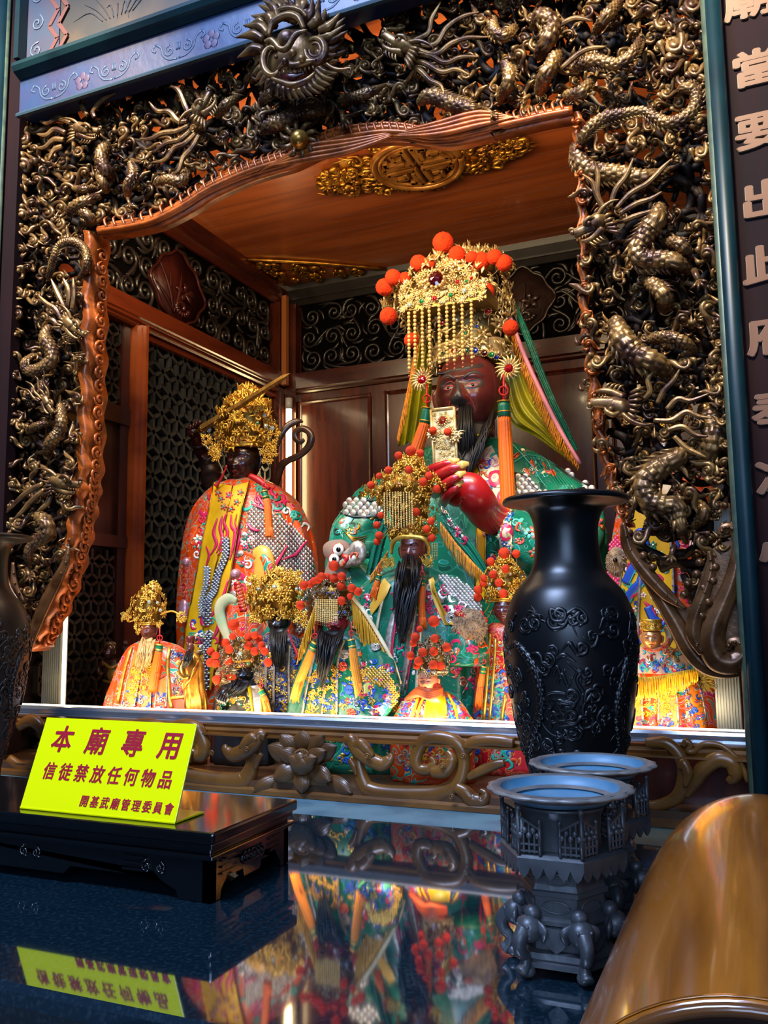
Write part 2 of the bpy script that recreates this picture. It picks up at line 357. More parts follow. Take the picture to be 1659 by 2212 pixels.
# fretwork scrolls (openwork friezes between cornice and rail)
def scroll_field(mb, o, ex, ez, up, W, H, cell, m=0, seed=1, rad=0.0075):
    """interlocking spirals with leaves on the plane o + x ex + z ez"""
    R = random.Random(seed); o = np.array(o, float); ex = np.array(ex, float); ez = np.array(ez, float)
    nx = max(1, round(W/cell)); nz = max(1, round(H/cell)); 
    for i in range(nx):
        for j in range(nz):
            cx = (i+0.5)*W/nx+R.uniform(-.1, .1)*cell; cz = (j+0.5)*H/nz+R.uniform(-.06, .06)*cell
            dr = 1 if (i+j) % 2 else -1; rr = cell*0.43; a0 = R.uniform(0, 6.28)
            sp = spiral_px(cx, cz, rr, 1.6, a0, dr, 10)
            t = sp[-1]; g = (t[0]-cx, t[1]-cz); tx = (-g[1]*dr, g[0]*dr)
            sp += [(t[0]+tx[0]*0.7+g[0]*.25, t[1]+tx[1]*0.7+g[1]*.25), (t[0]+tx[0]*1.5+g[0]*.7, t[1]+tx[1]*1.5+g[1]*.7)]
            sp = [(min(max(x, 0), W), min(max(z, 0), H)) for x, z in sp]
            tube(mb, [o+x*ex+z*ez for x, z in sp], [rad*1.5]+[rad]*6+[rad*1.2, rad*.4], m, seg=6, n=2, up=up, flat=1.4)
            for k in range(3):
                a = a0+R.uniform(0, 6.28); b = (cx+rr*math.cos(a), cz+rr*math.sin(a)); a2 = a+dr*1.1
                e = (cx+rr*1.5*math.cos(a2), cz+rr*1.5*math.sin(a2)); mid = ((b[0]+e[0])/2+rr*.2*math.cos(a), (b[1]+e[1])/2+rr*.2*math.sin(a))
                q = [(min(max(x, 0), W), min(max(z, 0), H)) for x, z in (b, mid, e)]
                tube(mb, [o+x*ex+z*ez for x, z in q], [rad*.8, rad*1.3, rad*.2], m, seg=5, n=3, up=up, flat=1.1)
def plaque(o, ex, ez, up, w, h, name, m, label):
    """oval lobed plaque carved with an orchid in relief"""
    mb = MB(); o = np.array(o); ex = np.array(ex); ez = np.array(ez); up = np.array(up)
    out = []
    for k in range(64):
        a = 2*PI*k/64; r = 1+0.07*math.cos(4*a)+0.05*math.cos(8*a); out.append(o+ex*w*r*math.cos(a)+ez*h*r*math.sin(a))
    extrude(mb, out, -up*0.012, 0, True)
    tube(mb, [p+up*0.004 for p in out]+[out[0]+up*0.004], 0.006, 0, seg=6, n=1, up=up)
    for a, l, c in ((2.0, .95, .3), (1.7, .8, -.2), (1.35, .9, .2), (1.0, .7, -.3), (2.4, .7, .2)):
        b = o-ez*h*.75-ex*w*.2; e = b+(ex*math.cos(a)*w+ez*math.sin(a)*h)*l*1.5
        tube(mb, [b+up*.004, (b+e)/2+ex*c*w*.3+up*.007, e+up*.004], [.004, .009, .001], 0, seg=6, n=5, up=up, flat=.6)
    for k in range(5):
        a = k*2*PI/5+.4; c = o+ex*w*.25-ez*h*.05
        tube(mb, [c+up*.004, c+(ex*math.cos(a)*w+ez*math.sin(a)*h*.8)*.22+up*.009, c+(ex*math.cos(a)*w+ez*math.sin(a)*h*.8)*.38+up*.004], [.004, .014, .004], 0, seg=6, n=4, up=up, flat=.5)
    for k in range(16):
        a = k*.4; c = o+ex*w*.1-ez*h*.5; rr = w*.1*(1+k*.12)
        ball(mb, c+ex*rr*math.cos(a)+ez*rr*.7*math.sin(a)+up*.004, .011, 0, 7, 5)
    return mb
t = thing('fretwork_frieze', 'dark scrolling fretwork frieze with a maroon oval plaque high on the left wall', 'fretwork', (XL, 2.6, 2.505), 'fretwork friezes of the niche')
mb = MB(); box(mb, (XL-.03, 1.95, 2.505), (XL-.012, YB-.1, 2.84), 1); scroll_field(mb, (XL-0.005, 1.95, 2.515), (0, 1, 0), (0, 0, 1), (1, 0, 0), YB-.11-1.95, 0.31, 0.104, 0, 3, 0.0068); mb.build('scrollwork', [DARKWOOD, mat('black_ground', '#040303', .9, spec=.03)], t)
o = PXX(385, 625, XL+0.015); plaque(o, (0, 1, 0), (0, 0, 1), (1, 0, 0), 0.15, 0.135, '', 0, '').build('plaque', mat('maroon_plaque', '#36110f', 0.3, 0, '#280c0c', 8, coat=0.2), t)
t = thing('fretwork_frieze', 'dark scrolling fretwork frieze along the top of the back wall, behind the tall crown', 'fretwork', (-1.0, YB, 2.505), 'fretwork friezes of the niche')
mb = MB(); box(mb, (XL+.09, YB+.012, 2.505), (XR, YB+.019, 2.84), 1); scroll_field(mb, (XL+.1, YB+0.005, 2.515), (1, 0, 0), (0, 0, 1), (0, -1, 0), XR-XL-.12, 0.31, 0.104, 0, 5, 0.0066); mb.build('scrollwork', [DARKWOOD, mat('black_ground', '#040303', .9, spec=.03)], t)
o = P(1130, 650, YB-0.01); plaque(o, (1, 0, 0), (0, 0, 1), (0, -1, 0), 0.12, 0.13, '', 0, '').build('plaque', mat('brown_plaque', '#2c1d19', 0.3, 0, '#201513', 8, coat=0.2), t)

# lattice doors of the left wall: rhombus lattice of bars in a mahogany frame
def lattice(mb, y0, y1, z0, z1, L, X, w=0.0095, d=0.02, m=0):
    hx = L*math.sqrt(3)/2; seen = set()
    def put(a, b):
        (ya, za), (yb, zb) = a, b
        if not (y0-.005 <= min(ya, yb) and max(ya, yb) <= y1+.005 and z0-.005 <= min(za, zb) and max(za, zb) <= z1+.005): return
        bar(mb, (X, ya, za), (X, yb, zb), w, d, (1, 0, 0), m)
    i = 0
    for r in range(-1, int((z1-z0)/(1.5*L))+3):
        for c in range(-1, int((y1-y0)/(2*hx))+3):
            cy = y0+c*2*hx+(r % 2)*hx; cz = z0+r*1.5*L
            p = [(cy+hx*math.cos(PI/6+k*PI/3)*2/math.sqrt(3), cz+L*math.sin(PI/6+k*PI/3)) for k in range(6)]
            # hexagon edges (three of them, the rest belong to neighbours) and three spokes
            for k in (0, 1, 2): put(p[k], p[k+1])
            for k in (0, 2, 4): put((cy, cz), p[k])
t = thing('lattice_screen', 'tall dark lattice screen of rhombus openings on the left wall, behind the orange-robed guardian', 'lattice', (XL, 2.8, ZF))
yA = PXX(292, 800, XL)[1]
mb = MB(); lattice(mb, yA+.02, YB-.085, ZF, 2.415, 0.052, XL-.01, .012, .016); mb.build('lattice', mat('lattice_wood', '#2b2b2a', 0.4, 0, '#1e1e1e', 10, spec=.3), t)
mb = MB(); 
rail_profile(mb, [(0, 0), (0.02, 0), (0.024, 0.01), (0.012, 0.02), (0.012, 0.028), (0, 0.03)], (XL-.005, yA-.02, 2.39), (XL-.005, YB-.08, 2.39), 0, (1, 0, 0))
mb.build('frame', RAILW, t)
mb = MB(); y_ = yA-.03
for k, (w_, x_) in enumerate(((.012, .03), (.008, .045), (.012, .055), (.008, .04), (.01, .03))):
    box(mb, (XL-.02, y_, ZF), (XL+x_, y_+w_, 2.42)); y_ += w_
structure(mb.build('trim_6', mat('moulded_post', '#7a3a18', 0.22, 0, '#4e1f0d', 4, coat=0.4)), 'moulded reddish post between lattice and small door')
t = thing('lattice_door', 'dark red panelled door with small lattice windows at front of the left wall', 'door panel', (XL, 2.0, ZF))
mb = MB(); y0, y1 = 1.96, yA-.035
box(mb, (XL-.02, y0, 2.06), (XL+.012, y1, 2.12)); box(mb, (XL-.02, y0, 1.64), (XL+.012, y1, 1.68)); box(mb, (XL-.02, y1-.04, 1.03), (XL+.005, y1, 2.415)); box(mb, (XL-.022, y0, 1.68), (XL-.01, y1-.04, 2.06))
mb.build('panel', mat('dark_red_door', '#2a0f0b', 0.3, 0, '#1c0a08', 5, coat=0.2), t)
mb = MB(); lattice(mb, y0, y1-.045, 2.12, 2.415, .04, XL-.01); lattice(mb, y0, y1-.045, ZF, 1.64, .04, XL-.01); mb.build('lattice', DARKWOOD, t)
mb = MB()
for k in range(14): box(mb, (XL-.009, y1-.20+(k % 2)*.05, 1.76+k*.018), (XL-.004, y1-.17+(k % 2)*.05, 1.77+k*.018))
mb.build('carving', DARKWOOD, t)

# ribbed aluminium channels at both front corners
def channel(name, px0, px1, pyt, label, Y, ledpx=None):
    a = P(px0, 1500, Y); b = P(px1, 1500, Y); top = P(px0, pyt, Y)[2]
    t = thing(name, label, 'channel', ((a[0]+b[0])/2, Y, ZF))
    mb = MB(); n = 9; w_ = (b[0]-a[0])/n
    box(mb, (a[0], Y, ZF), (b[0], Y+.02, top))
    for k in range(n): box(mb, (a[0]+(k+.2)*w_, Y-.006, ZF), (a[0]+(k+.75)*w_, Y, top))
    mb.build('ribbed_strip', mat('grey_aluminium', '#8f9088', 0.35, 0.6), t)
    if ledpx:
        c = P(ledpx, 1500, Y); mb = MB(); box(mb, (c[0]-.004, Y-.012, ZF), (c[0]+.004, Y-.004, top-.02))
        mb.build('led_line', mat('led_glow', '#fff4d8', 0.3, emit='#fff0c8', estr=5), t)
channel('corner_channel', 92, 132, 1180, 'ribbed grey aluminium channel with a lit edge at the front left corner', 1.93, 141)
channel('corner_channel', 1545, 1600, 1100, 'ribbed grey aluminium channel at the front right corner behind the carved panel', 1.99, None)
mb = MB(); a = P(1480, 1500, 3.0)
box(mb, (XR-.012, 1.95, 1.20), (XR-.002, YB, 1.25)); 
for k in range(24):
    y = 2.0+k*.055; 
    for q in ((0, .008, .03, .004), (0, .036, .03, .004), (0, .008, .004, .03), (.026, .02, .004, .02), (.012, .02, .016, .004)): box(mb, (XR-.016, y+q[0], 1.205+q[1]), (XR-.012, y+q[0]+q[2], 1.205+q[1]+q[3]), 1)
box(mb, (XR-.012, 1.95, 1.13), (XR-.002, YB, 1.20), 2)
structure(mb.build('trim_7', [mat('green_band', '#123a2a', 0.5), SILVER, mat('red_band', '#6a1c18', 0.5, 0, '#2f6a52', 30)]), 'green key-pattern band on the right wall')

# posts, painted beam and couplet boards round the opening
mb = MB()
box(mb, (-2.06, 1.752, 0), (-1.893, 1.785, 3.5)); box(mb, (-2.06, 1.785, 0), (XL-.002, 1.90, 3.5)); structure(mb.build('trim_8', MAROON), 'maroon side of the left post')
t = thing('couplet_board', 'dark board with rounded teal edge at the far left, cut by the frame', 'board', (-2.1, 1.74, 0))
mb = MB(); box(mb, (-2.30, 1.725, 0), (-1.965, 1.750, 3.6)); mb.build('board', MAROON, t)
mb = MB(); tube(mb, [(-1.964, 1.738, 0), (-1.964, 1.738, 3.6)], 0.022, seg=14, n=1, up=(0, -1, 0), flat=.8); mb.build('edging', TEALTRIM, t)
mb = MB(); tube(mb, [(-1.946, 1.742, 0), (-1.946, 1.742, 3.6)], 0.008, seg=10, n=1, up=(0, -1, 0)); mb.build('bead', OLIVETRIM, t)
t = thing('couplet_board', 'tall maroon board with large gold Chinese characters right of the carved panel', 'board', (.15, 1.75, 0))
mb = MB(); box(mb, (.0, 1.775, 0), (.36, 1.80, 3.2)); mb.build('board', MAROON, t)
mb = MB(); tube(mb, [(-.010, 1.752, 0), (-.010, 1.752, 3.2)], 0.016, 0, seg=16, n=1, up=(0, -1, 0), flat=.9); mb.build('edging', TEALTRIM, t)
mb = MB(); tube(mb, [(-.024, 1.757, 0), (-.024, 1.757, 3.2)], 0.010, 0, seg=12, n=1, up=(0, -1, 0)); tube(mb, [(-.016, 1.742, 0), (-.016, 1.742, 3.2)], 0.003, 0, seg=8, n=1, up=(0, -1, 0)); mb.build('bead', OLIVETRIM, t)
mb = MB()
for s, px, py in (('廟', 1618, 8), ('當', 1637, 152), ('要', 1645, 287), ('出', 1657, 436), ('此', 1662, 577), ('府', 1672, 730), ('奉', 1684, 892), ('冰', 1694, 1040), ('心', 1700, 1190)):
    c = P(px, py, 1.775); mb = MB()
    text_mesh(mb, s, lambda x, y, d, c=c: (c[0]+x*1.0, 1.775-d, c[2]+y*0.80), 0.100, 0.005, 0, 1, bold=0.0030, bold2=0.0040); mb.build('character', [LETTERGOLD, LETTEREDGE], t)
# painted beam over the frieze
t = thing('painted_beam', 'blue painted lintel beam with faded scroll motifs above the carved frieze', 'beam', (-1.0, 1.74, 2.85))
XB = -1.886
BLUEP = mat('faded_blue_paint', '#22375a', 0.42, 0, '#30304e', 5, 6, bump=0.2, bscale=30)
mb = MB(); box(mb, (XB, 1.742, 2.862), (-.03, 1.80, 2.968)); mb.build('board', BLUEP, t)
mb = MB(); rail_profile(mb, [(0, 0), (.012, 0), (.014, .006), (.01, .012), (0, .012)], (XB, 1.742, 2.85), (-.03, 1.742, 2.85)); mb.build('lower_edge', mat('grey_teal_edge', '#2a3e48', 0.45), t)
mb = MB(); rail_profile(mb, [(0, 0), (.004, 0), (.028, .012), (.036, .024), (.034, .036), (.02, .046), (.012, .048), (.012, .056), (0, .056)], (XB, 1.742, 2.968), (-.03, 1.742, 2.968)); rail_profile(mb, [(0, 0), (.03, 0), (.03, .4), (0, .4)], (XB, 1.742, 3.02), (XB+.018, 1.742, 3.02)); mb.build('moulding', mat('dark_teal_moulding', '#0a2026', 0.4, 0, '#102a2e', 9, spec=.3), t)
mb = MB()
for k in range(7):
    x = XB+.13+k*.215; z = 2.915
    for s in (-1, 1):
        q = [(x+s*a, z+b) for a, b in spiral_px(.028, -.006, .018, 1.3, 1.57, s and 1, 8)]
        for q_ in (q, [(x+s*.002, z-.034), (x+s*.03, z-.03), (x+s*.05, z-.012), (x+s*.056, z+.01), (x+s*.075, z+.024)], [(x+s*.004, z-.01), (x+s*.004, z+.012)], [(x+s*.075, z+.024), (x+s*.085, z+.01), (x+s*.072, z+.002)]):
            tube(mb, [(a, 1.7415, b) for a, b in q_], .0030, 0, seg=6, n=3, flat=.12)
    if k % 2 == 0:
        for a in range(5):
            an = a*2*PI/5+.3; ball(mb, (x+.105+.016*math.cos(an), 1.7415, z-.012+.016*math.sin(an)), .012, 1, 8, 5, (1, .05, 1))
mb.build('painted_motif', [mat('grey_paint_line', '#33465e', 0.5), mat('mauve_paint', '#43304a', 0.5)], t)
t = thing('painted_panel', 'faded landscape painting on brown ground at the top left, above the blue beam', 'painting', (-1.0, 1.76, 3.02))
mb = MB(); box(mb, (XB+.01, 1.748, 3.02), (-.03, 1.77, 3.5)); mb.build('panel', mat('brown_painting', '#5a4228', 0.45, 0, '#2c2824', 4, 6), t)
mb = MB(); 
box(mb, (XB+.015, 1.744, 3.02), (XB+.14, 1.749, 3.5), 0)
for k, off in enumerate((.135, .17)):
    zz = [(XB-.02+off+(.02 if j % 2 else -.012)+.0, 1.743, 3.02+j*.045) for j in range(11)]
    for a, b in zip(zz[:-1], zz[1:]): bar(mb, a, b, .012, .003, (0, 1, 0), 1)
for k in range(5):
    q = [(XB+.055+a, 3.05+k*.085+b) for a, b in spiral_px(0, 0, .026, 1.4, 1.2, 1 if k % 2 else -1, 8)]
    tube(mb, [(a, 1.743, b) for a, b in q], .003, 2, seg=6, n=2, flat=.3)
for k in range(9):
    x = XL+.36+k*.013; tube(mb, [(x, 1.747, 3.07), (x+.02*(k-4)*.6, 1.7465, 3.11), (x+.03*(k-4)*.9, 1.747, 3.10+.05*math.sin(k))], [.0015, .002, .0004], 3, seg=5, n=5, flat=.3)
mb.build('painted_border', [mat('slate_border', '#2c3648', 0.5, 0, '#38303e', 8), mat('red_line', '#5e3028', 0.5), mat('grey_scroll', '#4c5866', 0.5), mat('ink_leaf', '#2a2e34', 0.5)], t)

# ceiling medallion and corner spray
t = thing('ceiling_medallion', 'gilt round fret medallion flanked by carved sprays on the niche ceiling', 'medallion', (-0.96, 2.54, ZC))
c = PZ(902, 358, ZC-.02); RR = .148
mb = MB(); n_ = 48
for r0, w_ in ((RR, .012), (RR-.02, .008)):
    tube(mb, [(c[0]+r0*math.cos(a), c[1]+r0*math.sin(a), ZC-.02) for a in np.linspace(0, 2*PI, n_+1)], w_, 0, seg=8, n=1, up=(0, 0, -1))
mb.build('ring', mat('copper_gilt', '#b07838', 0.32, 0.7, '#8a5422', 20), t)
mb = MB(); r = RR-.03
for k in range(4):
    a = k*PI/2; ca, sa = math.cos(a), math.sin(a); rot = lambda x, y: (c[0]+x*ca-y*sa, c[1]+x*sa+y*ca, ZC-.018)
    for p, q in (((.012, .018), (.012, r*.97)), ((.012, .018), (r*.97, .018)), ((.012, r*.95), (r*.5, r*.82)), ((r*.5, r*.82), (r*.5, r*.5)), ((r*.5, r*.5), (r*.28, r*.5)), ((r*.97, .018), (r*.8, r*.5)), ((r*.8, r*.5), (r*.8, r*.3)), ((r*.8, r*.3), (r*.3, r*.25))):
        bar(mb, rot(*p), rot(*q), .015, .02, (0, 0, 1), 0)
mb.build('fret', MATS['copper_gilt'], t)
mb = MB(); lathe(mb, [(0, 0), (RR, 0), (RR, .012), (0, .012)], (c[0], c[1], ZC-.012), 0, 40); mb.build('backing', mat('dark_red_backing', '#2a0a08', 0.4), t)
for s in (-1, 1):
    mb = MB()
    R = random.Random(11+s); tube(mb, [(c[0]+s*RR*.98, c[1]-.03, ZC-.004), (c[0]+s*(RR+.1), c[1], ZC-.004), (c[0]+s*(RR+.22), c[1], ZC-.004)], [.10, .11, .03], 0, seg=16, n=5, up=(0, 0, -1), flat=.06)
    for k in range(46):
        u = R.uniform(.0, 1); x = c[0]+s*(RR+.005+u*.21); y = c[1]+R.uniform(-1, 1)*(.15-.1*u)*1.0; a = R.uniform(0, 6.28); rr = R.uniform(.014, .03)
        q = spiral_px(x, y, rr, 1.2, a, R.choice((-1, 1)), 7); q += [(q[-1][0]+s*.03, q[-1][1]+R.uniform(-.02, .02))]
        tube(mb, [(p[0], p[1], ZC-.012-R.uniform(0, .012)) for p in q], [.006]+[.005]*4+[.001], 0, seg=6, n=2, up=(0, 0, -1), flat=1.5)
    for k in range(14):
        a = PI/2+s*(-.3+k*.13)*-1+ (0 if s > 0 else 0); an = R.uniform(0, 6.28); x = c[0]+(RR+.02)*math.cos(an); y = c[1]+(RR+.02)*math.sin(an)
        q = spiral_px(x, y, .02, 1.2, an, s, 7); tube(mb, [(p[0], p[1], ZC-.012) for p in q], .005, 0, seg=6, n=2, up=(0, 0, -1), flat=1.5)
    mb.build('spray', mat('amber_gilt', '#b8822c', 0.3, 0.85, '#7a4c18', 25), t)
mb = MB(); R = random.Random(5); k0 = PZ(640, 590, ZC)
for k in range(40):
    u, v = R.uniform(0, 1), R.uniform(0, 1)
    if u+v > 1: u, v = 1-u, 1-v
    x, y = XL+.07+u*.42, YB-.07-v*.30
    q = spiral_px(x, y, R.uniform(.015, .03), 1.2, R.uniform(0, 6), R.choice((-1, 1)), 7)
    tube(mb, [(p[0], p[1], ZC-.012) for p in q], .006, 0, seg=6, n=2, up=(0, 0, -1), flat=1.5)
tube(mb, [(XL+.06, YB-.4, ZC-.008), (XL+.3, YB-.25, ZC-.008), (XL+.55, YB-.06, ZC-.008)], .008, 0, seg=6, n=3, up=(0, 0, -1))
tag(mb.build('ceiling_spray', MATS['amber_gilt'], origin=(XL+.2, YB-.2, ZC)), 'small gilt carved corner spray on the ceiling above the back left corner', 'carving')
# ================================================================== the carved dragon screen
YS = 1.79
def scale_prof(row, nc, h=0.16):
    """overlapping scales cut into a round body"""
    def f(th, s, t):
        i = np.floor(s/row); a = s/row-i; u = th/(2*PI)*nc+0.5*(i % 2); b = (u-np.floor(u)-0.5)*2
        return 1-h*0.6+h*np.sqrt(np.maximum(0, 1-b*b))*(0.2+0.8*a)
    return f
def body(mb, pts, rad, fin=1, Y=YS, m=0, out=0.012):
    """scaly dragon body traced in pixels, with a spiny fin on one side"""
    s_ = mpp(*pts[len(pts)//2][:2], Y); rm = float(np.max(rad))*s_
    q = catmull([P(p[0], p[1], Y-(out if 0 < i < len(pts)-1 else out-.035)) for i, p in enumerate(pts)], 16); L = np.linalg.norm(np.diff(q, axis=0), axis=1).sum()
    row = max(rm*0.58, .004); k = int(L/row*5)+6
    s0 = np.concatenate([[0], np.cumsum(np.linalg.norm(np.diff(q, axis=0), axis=1))]); ss = np.linspace(0, s0[-1], k)
    q = np.stack([np.interp(ss, s0, q[:, i]) for i in range(3)], 1)
    tube(mb, q, np.array(rad, float)*s_, m, seg=48, raw=True, prof=scale_prof(row, 9, .30))
    if fin:
        rr = np.interp(np.linspace(0, 1, k), np.linspace(0, 1, len(rad)), rad)*s_
        for i in range(3, k-3, 5):
            tdir = _n(q[i+1]-q[i-1]); sd = np.cross(tdir, (0, -1, 0))*fin
            b = q[i]+sd*rr[i]*.8; tube(mb, [b-tdir*row*.5, b+sd*rr[i]*.75+tdir*row*.9], [row*.55, row*.05], m, seg=5, n=1)
def lock(mb, pts, w=6, Y=YS, out=0.02, m=0):
    n = len(pts); TP(mb, [(p[0], p[1], out+.012*i/n) for i, p in enumerate(pts)], [w*.8, w, w*.95, w*.8, w*.25], Y, m, seg=18, n=7, prof=GROOVE, flat=.75)
def cloud(mb, cx, cy, r, a0=None, dr=None, w=None, tail=True, Y=YS, out=0.0, m=0, R=rnd):
    a0 = R.uniform(0, 6.28) if a0 is None else a0; dr = R.choice((-1, 1)) if dr is None else dr; w = w or r*.30
    sp = spiral_px(cx, cy, r, 1.5, a0, dr, 9)
    if tail:
        e = sp[-1]; g = ((e[0]-cx)/r, (e[1]-cy)/r); tx = (-g[1]*dr, g[0]*dr)
        for u, v in ((.8, .15), (1.5, .6), (2.1, 1.1)): sp.append((e[0]+r*(tx[0]*u+g[0]*v), e[1]+r*(tx[1]*u+g[1]*v)))
    TP(mb, [(x, y, out+.008*math.sin(i)) for i, (x, y) in enumerate(sp)], [w*1.3]+[w]*5+[w*1.5, w*.4], Y, m, seg=7, n=2, flat=1.1)
    for k in range(2):
        a = a0+2+k*1.3; TP(mb, [(cx+r*math.cos(a), cy+r*math.sin(a), out), (cx+1.5*r*math.cos(a+.3), cy+1.5*r*math.sin(a+.3), out+.006), (cx+1.75*r*math.cos(a+.9*dr), cy+1.75*r*math.sin(a+.9*dr), out)], [w*.9, w*1.2, w*.2], Y, m, seg=6, n=3)
def inside(x, y, poly):
    c = False; k = len(poly)
    for i in range(k):
        (x1, y1), (x2, y2) = poly[i], poly[i-1]
        if (y1 > y) != (y2 > y) and x < (x2-x1)*(y-y1)/(y2-y1)+x1: c = not c
    return c
def fill(mb, poly, step, size, Y, seed, m=0, w=None, jit=.4, keep=1.0):
    R = random.Random(seed); xs = [p[0] for p in poly]; ys = [p[1] for p in poly]; y = min(ys)
    while y < max(ys):
        x = min(xs)
        while x < max(xs):
            px, py = x+R.uniform(-jit, jit)*step, y+R.uniform(-jit, jit)*step
            if inside(px, py, poly) and R.random() < keep: cloud(mb, px, py, R.uniform(*size), None, None, w, True, Y, R.uniform(-.012, .012), m, R)
            x += step
        y += step
def web(mb, poly, n, Y, seed, w=(5, 11), m=0, seg_len=55):
    """tangle of stems behind the scrolls"""
    R = random.Random(seed); xs = [p[0] for p in poly]; ys = [p[1] for p in poly]
    for _ in range(n):
        for _t in range(30):
            x, y = R.uniform(min(xs), max(xs)), R.uniform(min(ys), max(ys))
            if inside(x, y, poly): break
        a = R.uniform(0, 6.28); q = [(x, y)]
        for i in range(4):
            a += R.uniform(-.9, .9); x += seg_len*.6*math.cos(a); y += seg_len*.6*math.sin(a)
            if not inside(x, y, poly): break
            q.append((x, y))
        if len(q) > 2: TP(mb, [(p[0], p[1], R.uniform(-.02, .02)) for p in q], [R.uniform(*w), R.uniform(*w), R.uniform(*w)*.6], Y, m, seg=6, n=3)
def dragon_head(par, name, px, py, ang, S, flip=1, Y=YS, out=.03, locks=0, m=BRONZE):
    """side view carved head: snout along ang (degrees in the picture), S = head length in pixels"""
    ca, sa = math.cos(math.radians(ang)), math.sin(math.radians(ang))
    def L(a, b, o=0): return P(px+S*(a*ca+b*flip*sa), py+S*(a*sa-b*flip*ca), Y-out-o*S*mpp(px, py, Y))
    k = S*mpp(px, py, Y); mb = MB()
    def t(pts, r, **kw): tube(mb, [L(*p) for p in pts], np.array(r)*k, 0, **{**dict(seg=10, n=5), **kw})
    t([(-.55, .05), (-.2, .12, .05), (.15, .1, .05), (.3, .06, .05)], [.16, .34, .33, .2])
    t([(.05, .05, .05), (.4, .06, .08), (.7, .1, .08), (.9, .13, .06)], [.27, .2, .18, .15], prof=GROOVE)
    t([(-.15, -.2, .02), (.3, -.34, .05), (.62, -.33, .05), (.78, -.24, .05)], [.2, .13, .1, .05])
    t([(.15, -.13, .12), (.45, -.14, .16), (.75, -.06, .12)], [.05, .05, .03], seg=7)
    for s in (-1, 1): ball(mb, L(.93, .2, .06+.1*s), .1*k, 0, 9, 7)
    t([(.78, .22, .1), (.88, .34, .12), (.98, .36, .12), (1.0, .28, .12)], [.05, .06, .05, .02], seg=7)
    for s in (-.12, .32):
        t([(-.1, .28, s), (.1, .4, s+.06), (.32, .33, s+.06), (.42, .2, s+.05)], [.06, .1, .09, .03], seg=8)
        ball(mb, L(.2, .22, s+.03), .1*k, 0, 10, 8)
        t([(-.2, .3, s*.8), (-.55, .5, s), (-.95, .56, s*1.2), (-1.25, .48, s*1.2)], [.08, .09, .06, .02], seg=7)
    for i in range(5):
        a = .42+.12*i; t([(a, -.1-.02*i % .03, .2), (a+.03, -.2, .22)], [.035, .008], seg=5, n=1)
    for i in range(6):
        b = .3-.16*i; t([(-.35, b*.8, .15), (-.6, b*1.2, .2), (-.78, b*1.35-.05, .12)], [.07, .09, .01], seg=6, n=4)
    for i in range(4): t([(.1+.15*i, -.36, .05), (.02+.14*i, -.58, .08), (-.1+.14*i, -.66, .04)], [.05, .05, .01], seg=6, n=4)
    h = mb.build(name, m, par)
    if locks:
        mb = MB()
        for i in range(locks):
            b = .5-1.1*i/max(1, locks-1); q = [(-.45, b*.6, .1)]
            for j in range(1, 6): q.append((-.45-.33*j, b*(.6+.25*j)+.1*math.sin(j*1.7+i), .12+.03*j))
            tube(mb, [L(*p) for p in q], np.array([.08, .1, .09, .07, .02])*k, 0, seg=14, n=6, prof=GROOVE, flat=.8)
        mb.build('mane', m, h)
    return h
FR = [(40, 266), (300, 184), (555, 103), (830, 15), (880, 5), (1010, -40), (1524, -40), (1532, 236), (1235, 242), (1130, 262), (1040, 282), (960, 292), (830, 288), (720, 310), (620, 350), (540, 372), (440, 425), (330, 475), (215, 497), (28, 500)]
LP = [(28, 500), (192, 500), (190, 700), (186, 850), (182, 1000), (168, 1110), (150, 1210), (118, 1290), (85, 1360), (62, 1405), (2, 1405), (6, 1150), (14, 900)]
RP = [(1240, 245), (1530, 236), (1548, 560), (1566, 800), (1584, 1100), (1592, 1180), (1560, 1280), (1500, 1330), (1440, 1260), (1385, 1200), (1340, 1130), (1310, 1040), (1285, 930), (1262, 800), (1250, 600)]
def dragon(par, bodies, head=None, locks=(), claws=(), mats=BRONZE):
    d = None
    for b in bodies:
        mb = MB(); body(mb, b[0], b[1], b[2] if len(b) > 2 else 1, out=b[3] if len(b) > 3 else .026); o = mb.build('coil' if d else 'dragon', mats, d or par); d = d or o
    if head: dragon_head(d, 'head', *head[:4], *(head[4:] or ()))
    for q in locks: mb = MB(); lock(mb, q); mb.build('mane_lock', mats, d)
    for (x, y, a, S) in claws:
        mb = MB()
        TP(mb, [(x-S*math.cos(a), y-S*math.sin(a), .015), (x, y, .03)], [S*.3, S*.28], seg=8, n=1)
        for k in (-1.1, -.4, .3, 1.0):
            c, s = math.cos(a+k), math.sin(a+k); TP(mb, [(x, y, .03), (x+S*.6*c, y+S*.6*s, .045), (x+S*(1.0*c-.15*s), y+S*(1.0*s+.15*c), .03)], [S*.16, S*.15, S*.03], seg=7, n=4)
        mb.build('claw', mats, d)
    return d
